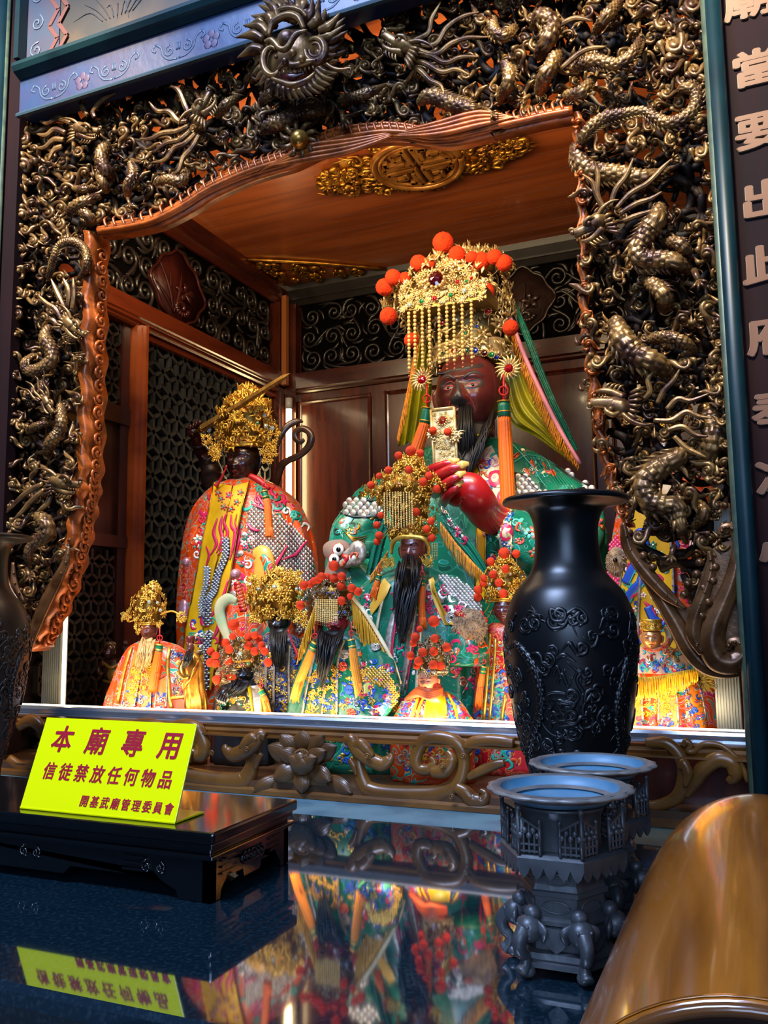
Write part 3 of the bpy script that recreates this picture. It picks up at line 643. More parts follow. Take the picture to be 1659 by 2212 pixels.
# ---------------- frieze
fz = thing('carved_frieze', 'openwork frieze of gilded dragons and clouds spanning the top of the shrine opening', 'carving', (-1.0, 1.8, 2.48))
mb = MB(); web(mb, FR, 560, 1.86, 1, (5, 11), 0); mb.build('carved_backing', BRONZE_SHADE, fz)
mb = MB(); fill(mb, FR, 38, (9, 15), 1.825, 2, keep=.9); fill(mb, FR, 66, (9, 15), 1.80, 3, keep=.5)
for x, y, r in ((46, 405, 14), (48, 466, 14), (55, 496, 10), (53, 360, 18), (50, 300, 13), (74, 322, 9), (70, 440, 10), (80, 390, 10), (1495, 9, 18), (1455, 96, 20), (1491, 101, 15), (1449, 143, 15), (1500, 150, 14), (1511, 190, 12), (1430, 50, 14), (1400, 25, 13), (1440, 200, 12), (1480, 60, 13), (1505, 60, 10), (1475, 175, 11), (570, 255, 12), (545, 290, 11), (700, 195, 11), (800, 235, 10), (1120, 120, 13), (1040, 40, 13), (1010, 200, 10), (345, 320, 11), (310, 280, 9), (265, 285, 12), (290, 260, 9), (1205, 50, 10), (1330, 185, 12)):
    cloud(mb, x, y, r, None, None, r*.36, True, 1.775)
mb.build('scrollwork', BRONZE, fz)
ARCH = [(212, 500), (270, 492), (330, 478), (395, 446), (445, 414), (500, 388), (540, 372), (585, 358), (625, 346), (675, 322), (725, 304), (780, 294), (830, 288), (880, 290), (930, 298), (980, 296), (1035, 284), (1085, 272), (1130, 262), (1180, 250), (1236, 240)]
mb = MB()
for dy, w_, o in ((-4, 6, .02), (-14, 7, .012), (-24, 5, .004), (6, 5, .0)): TP(mb, [(x, y+dy*(1-abs(i-10)/14), o) for i, (x, y) in enumerate(ARCH)], [w_]*3, YS, 0, seg=8, n=5)
q = catmull(ARCH, 6)
for i in range(2, len(q)-2, 2):
    x, y = q[i]; TP(mb, [(x, y-4, .02), (x-6, y-22, .02), (x+1, y-30, .012)], [3.5, 3.2, .6], YS, 0, seg=6, n=3)
V = []
for x, y in q: a = P(x, y+6, YS); b = P(x, y-24, YS); V += [a+(0, .01, 0), a+(0, .055, .004), b+(0, .055, 0), b+(0, .015, 0)]
mb.add(V, gridfaces(len(q), 4, True), 0, True)
for c0, c1, s in (((560, 372), (850, 290), 1), ((1130, 258), (850, 292), -1)):
    x0, y0 = c0; x1, y1 = c1
    for k in range(4): TP(mb, [(x0, y0-k*3, .02), ((x0*2+x1)/3, (y0*2+y1)/3-26+k*9, .03), ((x0+2*x1)/3, (y0+2*y1)/3-14+k*8, .03), (x1, y1-4+k*2, .02)], [1, 6, 6, 2], YS, 0, seg=8, n=8)
mb.build('arch_border', mat('glow_tinted_arch_wood', '#a8521a', 0.34, 0.3, '#743610', 22, bump=0.2, bscale=90), fz)  # warm glow on the underside is put into this orange wood colour
dragon(fz, [([(232, 311), (220, 331), (220, 348), (229, 367), (239, 386)], [8, 13, 14, 15, 11], 1), ([(215, 377), (222, 393), (230, 412)], [9, 11, 8], 1), ([(282, 352), (288, 377), (276, 401), (276, 424)], [7, 10, 11, 7], -1), ([(150, 460), (168, 443), (190, 433), (215, 425)], [11, 13, 12, 6], 1), ([(172, 452), (190, 466), (205, 478)], [12, 13, 8], 1), ([(205, 408), (180, 409), (158, 407)], [8, 8, 4], 0)],
       (178, 283, 8, 40), [[(155, 266), (125, 256), (104, 266), (86, 262)], [(142, 287), (118, 280), (100, 292), (80, 290)], [(138, 302), (116, 302), (98, 318), (78, 320)], [(134, 316), (116, 325), (104, 348)], [(190, 250), (176, 225), (190, 205), (215, 196)], [(205, 255), (202, 240), (222, 215), (250, 200)]], [(128, 470, 2.6, 14), (280, 440, 1.2, 12)])
dragon(fz, [([(340, 395), (365, 388), (392, 392), (400, 372)], [9, 11, 12, 8], 1), ([(470, 250), (490, 225), (515, 210)], [9, 11, 7], -1)],
       (436, 236, -55, 46), [[(408, 272), (380, 284), (350, 288), (325, 300), (302, 300)], [(412, 282), (388, 302), (358, 310), (332, 330)], [(422, 288), (400, 310), (376, 320), (356, 345), (325, 352)], [(430, 292), (414, 320), (396, 340), (386, 368), (372, 377)], [(405, 262), (385, 262), (366, 242), (340, 240), (322, 220)], [(410, 250), (400, 228), (386, 196), (368, 186)]], [(315, 345, 2.2, 16)])
dragon(fz, [([(558, 282), (605, 265), (645, 245), (681, 238), (712, 241)], [10, 17, 16, 15, 8], -1), ([(735, 219), (771, 209), (801, 199), (833, 183)], [10, 12, 11, 3], -1), ([(565, 222), (585, 202), (602, 185)], [10, 13, 12], 1)], None, (), [(742, 262, 1.4, 20), (480, 300, 2.6, 14)])
dragon(fz, [([(905, 222), (925, 208), (948, 213), (980, 226), (1022, 236), (1050, 240)], [8, 15, 17, 16, 12, 6], -1), ([(1090, 135), (1100, 160), (1096, 186), (1078, 215)], [10, 15, 15, 8], -1), ([(1065, 40), (1068, 68), (1090, 78), (1112, 60)], [9, 13, 13, 9], 1)],
       (868, 100, 205, 52, -1), [[(893, 88), (925, 72), (933, 40), (952, 5)], [(897, 96), (940, 96), (965, 60), (1000, 36), (1035, 26)], [(897, 106), (940, 118), (975, 94), (1010, 82), (1055, 80)], [(895, 116), (930, 122), (962, 136), (995, 124), (1035, 122)], [(892, 130), (920, 138), (955, 156), (985, 150), (1015, 162)], [(888, 140), (910, 155), (930, 175), (952, 186), (962, 216)]], [(1062, 244, .6, 16)])
dragon(fz, [([(1150, 55), (1172, 36), (1192, 56), (1182, 90), (1165, 120)], [10, 18, 20, 19, 14], 1), ([(1205, 108), (1193, 140), (1177, 165), (1165, 200)], [10, 17, 17, 12], 1), ([(1235, 150), (1285, 132), (1330, 140), (1362, 122), (1384, 84)], [10, 15, 14, 13, 9], 1), ([(1222, 208), (1255, 200), (1280, 170)], [12, 15, 9], 1), ([(1285, 70), (1308, 38), (1335, 8)], [10, 14, 12], -1)],
       None, [[(1200, 60), (1240, 40), (1280, 45)], [(1210, 150), (1260, 110), (1310, 100)]], [(1130, 215, 2.6, 16), (1310, 165, .2, 15)])
mb = MB()
# beast mask in the middle of the frieze
mk = fz
def bm(x, y): return (500+x*.3014, y*.3014)
mm = MB(); YM = 1.705
def tb(pts, r, o=.05, **k): TP(mm, [(*bm(a, b), o+(c[0] if c else 0)) for a, b, *c in pts], np.array(r)*.3014, YM, 0, **{**dict(seg=9, n=6), **k})
ball(mm, P(*bm(440, 420), YM-.01), 60*mpp(640, 120, YM), 0, 24, 16, (1.1, .7, 1.0))
for r_, w__ in ((70, 26), (42, 16)): tb([(600+r_*math.cos(a), 360+1.2*r_*math.sin(a)) for a in np.linspace(-2.2, 3.2, 12)], [w__*.4, w__, w__, w__*.5], .07, prof=GROOVE, seg=16)
tb([(290+62*math.cos(a), 440+100*math.sin(a)) for a in np.linspace(5.2, 0.6, 12)], [10, 24, 24, 10], .06, prof=GROOVE, seg=16)
tb([(265, 260), (300, 160), (400, 110), (480, 130), (520, 210)], [14, 26, 26, 26, 14], .06, prof=GROOVE, seg=16)
tb([(290, 130), (330, 80), (420, 60), (500, 80), (540, 120)], [10, 20, 22, 20, 8], .04, prof=GROOVE, seg=16)
ball(mm, P(*bm(390, 275), YM-.085), 62*.3014*mpp(620, 90, YM), 0, 18, 12, (1.05, .7, .95))
tb([(240, 300), (290, 290), (350, 350), (400, 340), (460, 250), (540, 215)], [14, 22, 22, 22, 22, 8], .09)
for x, y, r_ in ((440, 378, 26), (385, 438, 24), (505, 420, 26), (320, 410, 14)): ball(mm, P(*bm(x, y), YM-.1), r_*.3014*mpp(640, 120, YM), 0, 12, 9)
tb([(330, 500), (380, 455), (450, 470), (540, 445), (610, 430)], [10, 22, 24, 22, 8], .09)
tb([(290, 560), (360, 590), (440, 610), (530, 580), (600, 520)], [10, 20, 24, 20, 8], .08)
tb([(680, 455), (730, 490), (790, 500), (850, 490), (855, 515)], [10, 14, 12, 9, 4], .08)
for i in range(9): tb([(345+30*i, 500-3*i), (350+30*i, 540-5*i)], [10, 3], .085, n=1, seg=6)
R = random.Random(4)
for i in range(34):
    a = -PI*1.12+i*(PI*1.24/33); c_, s_ = math.cos(a), math.sin(a); r1 = 190+R.uniform(-20, 40); r2 = r1+R.uniform(120, 210)
    tb([(450+r1*c_, 330+r1*.95*s_), (450+(r1+70)*c_-18*s_, 330+(r1+70)*s_+18*c_), (450+r2*c_+26*s_, 330+r2*s_-26*c_)], [24, 36, 3], R.uniform(.0, .045), prof=GROOVE, seg=14)
for i in range(16):
    a = .35+i*.16; c_, s_ = math.cos(a), math.sin(a)
    tb([(450+180*c_, 420+170*s_), (450+250*c_-20*s_, 420+240*s_+20*c_), (450+330*c_, 420+300*s_)], [20, 30, 3], .02, prof=GROOVE, seg=12)
msk = mm.build('beast_mask', BRONZE, fz)
m2 = MB(); TP(m2, [(*bm(350, 540), .07), (*bm(430, 560), .075), (*bm(540, 520), .07)], [5, 11, 4], YM, 0, seg=10, n=5); m2.build('mouth', mat('dark_red_lacquer', '#3a0c08', 0.3), msk)
m2 = MB(); c = P(647, 301, YS-.05); ball(m2, c, 20*mpp(647, 301, YS-.05), 0, 28, 18); pr = m2.build('pearl', mat('gilt_ball', '#d8a850', 0.3, 0.8, '#8a5a20', 30), fz)
m2 = MB()
for k in range(10):
    a = k*.628; cx_, cy_ = 647+20*math.cos(a), 301+20*math.sin(a)
    TP(m2, [(cx_, cy_, .03), (647+34*math.cos(a+.1), 301+34*math.sin(a+.1), .035), (647+46*math.cos(a+.35), 301+46*math.sin(a+.35), .025)], [6, 6, .6], YS, 0, seg=6, n=3)
m2.build('flame', BRONZE, pr)

# ---------------- right panel
rp = thing('carved_screen', 'openwork screen of coiling gilded dragons right of the opening, beside the maroon board', 'carving', (-.15, 1.8, 1.3), 'carved side screens')
mb = MB(); web(mb, RP, 200, 1.86, 21, (6, 12), 0); mb.build('carved_backing', BRONZE_SHADE, rp)
mb = MB(); fill(mb, RP, 42, (9, 15), 1.825, 22, keep=.85); fill(mb, RP, 84, (10, 15), 1.80, 23, keep=.35)
for x, y, r in ((1545, 840, 13), (1556, 868, 10), (1568, 958, 9), (1565, 1000, 11), (1529, 1015, 15), (1489, 1067, 15), (1551, 1090, 11), (1538, 472, 11), (1507, 490, 13), (1527, 552, 16), (1531, 665, 17), (1476, 691, 13), (1548, 692, 11), (1547, 774, 15), (1478, 783, 15), (1511, 173, 12), (1516, 199, 11), (1522, 222, 9), (1513, 264, 15), (1455, 298, 11), (1370, 307, 15), (1513, 327, 14), (1531, 380, 9), (1360, 1010, 14), (1380, 1160, 16), (1520, 1170, 14), (1362, 1085, 13), (1540, 430, 9), (1552, 740, 9), (1560, 910, 9), (1270, 620, 14), (1275, 700, 13), (1290, 780, 14), (1300, 960, 12), (1330, 1060, 11), (1262, 420, 12), (1265, 560, 11), (1320, 300, 11), (1525, 300, 9), (1537, 520, 9), (1556, 820, 9)):
    cloud(mb, x, y, r, None, None, r*.36, True, 1.775)
mb.build('scrollwork', BRONZE, rp)
mb = MB()
EDG = [(1236, 242), (1243, 330), (1246, 420), (1250, 520), (1252, 620), (1258, 720), (1268, 810), (1280, 900), (1298, 985), (1318, 1060), (1340, 1130)]
V = []; q = catmull(EDG, 8)
for i, (x, y) in enumerate(q):
    x += 5*math.sin(i*1.05)
    a = P(x, y, YS); b = P(x+16, y, YS); V += [b+(0, -.006, 0), a, a+(0, .10, 0), b+(0, .10, 0)]
mb.add(V, gridfaces(len(q), 4, True), 0, True)
for i in range(2, len(q)-3, 5): cloud(mb, q[i][0]+12, q[i][1], 9, None, None, 3.4, True, YS, .01)
mb.build('edge_border', MATS['glow_tinted_arch_wood'], rp)
dragon(rp, [([(1250, 332), (1262, 292), (1300, 258), (1345, 246), (1390, 240), (1418, 256), (1445, 266), (1478, 256), (1502, 228), (1500, 198), (1478, 190), (1464, 204)], [6, 12, 15, 14, 12, 10, 13, 15, 14, 13, 11, 6], 1), ([(1244, 312), (1252, 345), (1280, 370), (1335, 376), (1392, 384), (1440, 372)], [12, 18, 21, 20, 18, 10], 1, .004)], None, (), [(1455, 345, -.6, 16)])
dragon(rp, [([(1424, 448), (1419, 472), (1404, 494), (1390, 516), (1379, 538), (1386, 558), (1413, 561), (1440, 563), (1462, 568), (1492, 585)], [14, 20, 21, 22, 22, 22, 21, 20, 16, 9], 1), ([(1436, 524), (1460, 524), (1478, 537), (1485, 560)], [9, 13, 14, 9], -1), ([(1394, 602), (1419, 622), (1436, 644), (1434, 666)], [10, 17, 18, 14], -1)],
       (1288, 488, 152, 56, -1), [[(1306, 452), (1288, 420), (1280, 395), (1258, 376)], [(1318, 448), (1330, 410), (1352, 380), (1368, 342)], [(1330, 452), (1362, 418), (1400, 395), (1432, 362), (1450, 344)], [(1338, 462), (1375, 440), (1405, 430), (1430, 414)], [(1345, 478), (1370, 468), (1395, 460), (1418, 452)], [(1300, 448), (1290, 415), (1292, 380), (1285, 350)]], [(1508, 606, 1.2, 24)])
dragon(rp, [([(1330, 690), (1342, 728), (1372, 764), (1412, 782), (1452, 806)], [14, 24, 27, 24, 12], 1), ([(1400, 735), (1440, 728), (1478, 740), (1500, 760)], [9, 14, 14, 9], 1)],
       (1335, 872, 190, 64, 1), [[(1392, 862), (1404, 846), (1400, 820), (1414, 800)], [(1420, 872), (1434, 845), (1455, 822), (1468, 798)], [(1440, 884), (1464, 862), (1492, 866), (1532, 850)], [(1412, 908), (1450, 908), (1482, 890), (1510, 900), (1538, 903)], [(1440, 930), (1474, 922), (1502, 940), (1530, 943)], [(1456, 943), (1480, 966), (1506, 980), (1526, 988)], [(1444, 975), (1460, 1000), (1478, 1016), (1487, 1032)]], [(1505, 690, -.8, 18)])
dragon(rp, [([(1478, 972), (1462, 990), (1436, 1004), (1402, 1030), (1395, 1054), (1403, 1078), (1430, 1090), (1460, 1094), (1468, 1118), (1474, 1144), (1482, 1172)], [12, 19, 22, 26, 27, 26, 24, 19, 13, 8, 5], 1), ([(1520, 880), (1542, 920), (1537, 968), (1515, 1010)], [16, 26, 26, 16], 0, -.03), ([(1500, 1080), (1520, 1110), (1500, 1140)], [10, 16, 8], 0, -.01)], None, (), [(1450, 1200, 1.9, 22)])
mb = MB()
extrude(mb, [P(x, y, YS+.005) for x, y in catmull([(1345, 1140), (1372, 1206), (1410, 1260), (1440, 1285), (1482, 1312), (1500, 1290), (1528, 1205), (1548, 1180), (1590, 1172), (1600, 1250), (1608, 1330), (1615, 1440), (1560, 1456), (1500, 1425), (1440, 1340), (1385, 1240), (1352, 1180)], 3)], (0, .05, 0), 0)
def leaf(pts, r, o=.02):
    TP(mb, [(x, y, o) for x, y in pts], r, YS, 0, seg=18, n=8, prof=lambda th, s, t: 1+.1*np.cos(5*(th-PI/2)), flat=.7)
    q = catmull(pts, 6)
    for i in range(3, len(q)-3, 3): ball(mb, P(q[i][0], q[i][1], YS-o-.007), .0035, 0, 6, 5)
leaf([(1344, 1132), (1352, 1180), (1388, 1232), (1422, 1285), (1456, 1340), (1487, 1396), (1516, 1432), (1552, 1450), (1592, 1452), (1614, 1440)], [4, 9, 12, 15, 18, 20, 18, 14, 9, 4], .012)
leaf([(1346, 1128), (1362, 1188), (1396, 1236), (1440, 1284), (1482, 1316)], [4, 12, 15, 13, 3], .03)
leaf([(1556, 1156), (1564, 1140), (1582, 1142), (1594, 1166), (1592, 1206), (1580, 1260), (1560, 1310), (1543, 1352), (1538, 1392), (1552, 1424), (1582, 1432), (1604, 1414), (1598, 1390), (1578, 1388), (1572, 1404)], [8, 9, 10, 11, 13, 17, 21, 25, 27, 26, 22, 17, 13, 9, 6], .03)
leaf([(1532, 1190), (1536, 1230), (1522, 1280), (1503, 1330), (1498, 1372), (1518, 1412)], [4, 10, 13, 15, 15, 8], .035)
for x, y in ((1486, 1262), (1505, 1240), (1512, 1215), (1478, 1285), (1530, 1300), (1516, 1330), (1520, 1270), (1540, 1255), (1545, 1225), (1390, 1200), (1410, 1225)): ball(mb, P(x, y, YS-.035), .0085, 0, 10, 7); 
mb.build('acanthus_bracket', mat('bracket_wood', '#6a4526', 0.33, 0.5, '#45280f', 22, bump=0.15, bscale=90), rp)

# ---------------- left panel
lp = thing('carved_screen', 'openwork screen of gilded dragons left of the opening, with glow-tinted orange inner edge', 'carving', (-1.8, 1.8, 1.3), 'carved side screens')
mb = MB(); web(mb, LP, 150, 1.86, 31, (5, 10), 0); mb.build('carved_backing', BRONZE_SHADE, lp)
mb = MB(); fill(mb, LP, 34, (8, 13), 1.825, 32, keep=.9); fill(mb, LP, 66, (8, 12), 1.80, 33, keep=.45)
for i in range(15): cloud(mb, 44-i*2.3, 540+i*46, 10, None, None, 3.6, True, 1.775)
for x, y, r in ((70, 520, 10), (95, 515, 9), (140, 512, 9), (60, 580, 9), (75, 650, 9), (170, 640, 9), (175, 780, 10), (165, 860, 10), (60, 850, 10), (70, 1010, 11), (150, 1000, 10), (160, 940, 10), (45, 920, 10), (150, 1090, 11), (40, 1130, 12), (130, 1200, 10), (28, 1050, 10)): cloud(mb, x, y, r, None, None, r*.36, True, 1.775)
mb.build('scrollwork', BRONZE, lp)
mb = MB()
EDL = [(196, 498), (195, 600), (192, 700), (190, 800), (187, 900), (183, 1000), (176, 1060), (166, 1120), (152, 1190), (132, 1260), (108, 1320), (82, 1375), (64, 1408)]
V = []; q = catmull(EDL, 7)
for i, (x, y) in enumerate(q):
    x += 4*math.sin(i*1.1)
    a = P(x, y, YS); b = P(x-14, y, YS); V += [b+(0, -.006, 0), a, a+(0, .075, 0), b+(0, .075, 0)]
mb.add(V, gridfaces(len(q), 4, True), 0, True)
# scrolls cut in the inner side of the edge
R = random.Random(9)
for i in range(3, len(q)-4, 2):
    a = P(q[i][0], q[i][1], YS); rr = .02; xx = a[0]+.004
    sp = spiral_px(YS+.040, a[2], .022, 1.4, R.uniform(0, 6), R.choice((-1, 1)), 8)
    tube(mb, [(xx+mpp(*q[i], YS)*2, y_, z_) for y_, z_ in sp], [.006]+[.005]*4+[.002], 0, seg=6, n=2, up=(1, 0, 0))
mb.build('edge_border', MATS['glow_tinted_arch_wood'], lp)  # same orange, lamp glow painted into the inner edge
dragon(lp, [([(106, 708), (98, 731), (110, 754), (113, 778), (92, 796), (73, 803), (57, 800), (54, 783), (73, 768)], [10, 13, 15, 15, 14, 12, 10, 9, 7], 1), ([(104, 602), (116, 560), (130, 530), (160, 523), (184, 540), (188, 575), (172, 602)], [6, 8, 9, 10, 9, 8, 6], 1)],
       (152, 704, 40, 40, 1), [[(142, 672), (134, 655), (120, 625), (110, 602)], [(146, 664), (149, 630), (136, 600)], [(132, 690), (120, 668), (100, 655), (82, 637)], [(126, 706), (114, 692), (98, 692)], [(156, 668), (160, 640), (158, 600)]], [(160, 770, .6, 12)])
dragon(lp, [([(130, 876), (133, 905), (128, 934), (111, 954), (100, 980)], [9, 12, 13, 13, 8], 1), ([(60, 932), (86, 918), (116, 914)], [8, 9, 6], 0), ([(80, 860), (95, 840), (88, 815)], [8, 11, 7], 1)], (100, 870, 60, 30, 1, YS, .03, 4), (), [(150, 950, -.5, 12)])
dragon(lp, [([(80, 1112), (98, 1128), (103, 1150), (86, 1166), (70, 1178), (61, 1198), (61, 1230)], [10, 15, 17, 15, 12, 8, 5], 1)],
       (130, 1045, 10, 46, 1), [[(92, 1045), (60, 1062), (34, 1086), (14, 1108)], [(96, 1058), (70, 1080), (48, 1105), (30, 1122)], [(110, 1068), (100, 1090), (80, 1105)]], [(64, 1245, 1.2, 18)])
mb = MB()
leaf([(148, 1180), (142, 1215), (120, 1262), (96, 1310), (76, 1360), (66, 1400)], [4, 9, 13, 15, 13, 4], .02)
leaf([(12, 1210), (8, 1235), (18, 1270), (40, 1305), (58, 1330)], [5, 9, 11, 9, 3], .02)
leaf([(28, 1215), (32, 1260), (52, 1300)], [4, 8, 3], .03)
mb.build('acanthus_bracket', MATS['bracket_wood'], lp)
# ================================================================== tools for the robed statues
def hit(bvh, px, py):
    d = ray(px, py); h = bvh.ray_cast(Vector(CAM), Vector(d/np.linalg.norm(d)))
    return (np.array(h[0]), np.array(h[1] if h[1].dot(Vector(d)) < 0 else -h[1])) if h[0] is not None else None
def loft(mb, rows, Y, kd=.6, m=0, seg=80, n=6, fold=(.03, 9), floor=True, sq=2.3, seed=0, cap=True):
    """body of a robe through outline rows (y, x left, x right[, shift in depth]) seen in the picture, closed all round"""
    A = []
    for r in rows:
        dY = r[3] if len(r) > 3 else 0; a, b = P(r[1], r[0], Y+dY), P(r[2], r[0], Y+dY); A.append(((a[0]+b[0])/2, Y+dY, (a[2]+b[2])/2, (b[0]-a[0])/2))
    if floor: A.append((A[-1][0], A[-1][1], ZF+.001, A[-1][3]*1.02))
    A = catmull(np.array(A), n); th = np.linspace(0, 2*PI, seg, endpoint=False); V = []
    ph = seed*1.7
    for i, (x, y, z, w_) in enumerate(A):
        v = i/(len(A)-1); f = 1+fold[0]*min(1, v*1.6)*(np.sin(fold[1]*th+ph+1.2*math.sin(4*v))+.5*np.sin(fold[1]*1.7*th+2*ph+2*v))
        c, s = np.cos(th), np.sin(th); k = (np.abs(c)**sq+np.abs(s)**sq)**(-1/sq)
        V.append(np.stack([x+w_*k*f*c, y+min(w_*kd, .34)*k*f*s, z+0*th], 1))
    V = np.concatenate(V); K = len(A); fs = gridfaces(K, seg)
    if cap: fs += [tuple(range(seg-1, -1, -1)), tuple(range((K-1)*seg, K*seg))]
    mb.add(V, fs, m, True)
def eline(mb, bvh, pts, w=3, m=0, off=.0012, flat=.24, n=5, taper=True):
    H = [hit(bvh, x, y) for x, y in catmull(pts, n)]; H = [h for h in H if h]
    if len(H) < 3: return
    q = [h[0]+h[1]*off for h in H]
    if max(np.linalg.norm(b-a) for a, b in zip(q[:-1], q[1:])) > .12: return
    nn = H[len(H)//2][1]; s_ = mpp(*pts[0], H[0][0][1])
    tube(mb, q, [w*s_*.4, w*s_, w*s_, w*s_*.25] if taper else w*s_, m, seg=6, n=1, up=nn, flat=flat)
def blob(mb, bvh, x, y, rx, ry, rot, m=0, off=.003, k=9):
    c = hit(bvh, x, y)
    if not c: return
    V = [c[0]+c[1]*off*1.6]; cs, sn = math.cos(rot), math.sin(rot)
    for i in range(k):
        a = 2*PI*i/k; u, v = rx*math.cos(a), ry*math.sin(a); h = hit(bvh, x+u*cs-v*sn, y+u*sn+v*cs)
        if not h or np.linalg.norm(h[0]-c[0]) > .08: return
        V.append(h[0]+h[1]*off*.5)
    mb.add(V, [(0, i+1, (i+1) % k+1) for i in range(k)], m, True)
def estrip(mb, bvh, L, R_, m=0, off=.004, nu=6, nv=8, trim=None, tw=2.5):
    L = catmull(L, nv); R_ = catmull(R_, nv); k = min(len(L), len(R_)); V = []; ok = True; last = None
    for i in range(k):
        row = []
        for j in range(nu+1):
            t = j/nu; x, y = L[i]*(1-t)+R_[i]*t; h = hit(bvh, x, y)
            if h: last = h[0]+h[1]*off
            elif last is None: last = P(x, y, 2.2)
            row.append(last)
        V += row
    mb.add(V, gridfaces(k, nu+1, False), m, True)
    if trim is not None:
        for E in (L, R_): eline(mb, bvh, E[::3], tw, trim, off+.001, .6, 3, False)
def scales(mb, bvh, poly, s=6, m=0, k=None, dots=None, off=.002, R=rnd):
    xs = [p[0] for p in poly]; ys = [p[1] for p in poly]; y = min(ys); r = 0
    while y < max(ys):
        x = min(xs)+(s if r % 2 else 0)
        while x < max(xs):
            if inside(x, y, poly):
                h = hit(bvh, x, y)
                if h:
                    q = mpp(x, y, h[0][1]); ball(mb, h[0]+h[1]*off, s*q*1.12, m, 9, 6, (1, .24, .95))
                    if dots is not None and R.random() < .45: ball(mb, h[0]+h[1]*(off+s*q*.25), s*q*.4, dots, 6, 4)
            x += 2*s
        y += s*1.15; r += 1
def emb(mb, bvh, poly, n, ms, size=(6, 12), w=2, seed=0, kinds='scfb'):
    """embroidered motifs: scrolls, curls, flowers, flames"""
    R = random.Random(seed); xs = [p[0] for p in poly]; ys = [p[1] for p in poly]
    for _ in range(n):
        for _t in range(20):
            x, y = R.uniform(min(xs), max(xs)), R.uniform(min(ys), max(ys))
            if inside(x, y, poly): break
        else: continue
        k = R.choice(kinds); s = R.uniform(*size); m = R.choice(ms); a = R.uniform(0, 6.28)
        if k == 's': eline(mb, bvh, spiral_px(x, y, s*.7, 1.3, a, R.choice((-1, 1)), 7)+[(x+s*1.3*math.cos(a+.5), y+s*1.3*math.sin(a+.5))], w, m, n=2)
        elif k == 'c': eline(mb, bvh, [(x, y), (x+s*.7*math.cos(a), y+s*.7*math.sin(a)), (x+s*1.3*math.cos(a+.8), y+s*1.3*math.sin(a+.8)), (x+s*1.2*math.cos(a+1.5), y+s*1.2*math.sin(a+1.5))], w*1.3, m, n=3)
        elif k == 'b': blob(mb, bvh, x, y, s*.55, s*.35, a, m)
        elif k == 'f':
            for i in range(5): blob(mb, bvh, x+s*.42*math.cos(a+i*1.257), y+s*.42*math.sin(a+i*1.257), s*.3, s*.2, a+i*1.257, m, .003, 7)
            blob(mb, bvh, x, y, s*.2, s*.2, 0, R.choice(ms), .005, 6)
def filigree(mb, c, n, s, R, m=0):
    """one small goldsmith's element standing on a crown"""
    n = _n(n); u = _n(np.cross(n, (R.uniform(-.3, .3), R.uniform(-.3, .3), 1))); v = np.cross(n, u); k = R.random()
    if k < .3:
        for i in range(6):
            a = i*PI/3; tube(mb, [c, c+(u*math.cos(a)+v*math.sin(a))*s*.55+n*s*.35, c+(u*math.cos(a)+v*math.sin(a))*s*.95+n*s*.15], [s*.1, s*.22, s*.03], m, seg=4, n=1, up=n, flat=.5)
        ball(mb, c+n*s*.25, s*.22, m, 6, 4)
    elif k < .68:
        a0 = R.uniform(0, 6.28); dr = R.choice((-1, 1)); q = spiral_px(0, 0, s*.55, 1.1, a0, dr, 6); q.append((q[-1][0]*1.5+s*.5*math.cos(a0+dr*1.6), q[-1][1]*1.5+s*.5*math.sin(a0+dr*1.6)))
        tube(mb, [c+u*x+v*y+n*s*.25*math.sin(i*.5) for i, (x, y) in enumerate(q)], [s*.13, s*.13, s*.12, s*.03], m, seg=5, n=1, up=n)
    else:
        for i in range(3):
            a = R.uniform(.6, 2.5); d = u*math.cos(a)-v*math.sin(a)*(-1 if v[2] > 0 else 1)
            tube(mb, [c, c+d*s*.6+n*s*.25, c+d*s*1.15+n*s*.4+u*s*.25*R.uniform(-1, 1)], [s*.12, s*.2, s*.02], m, seg=5, n=2, up=n, flat=.6)
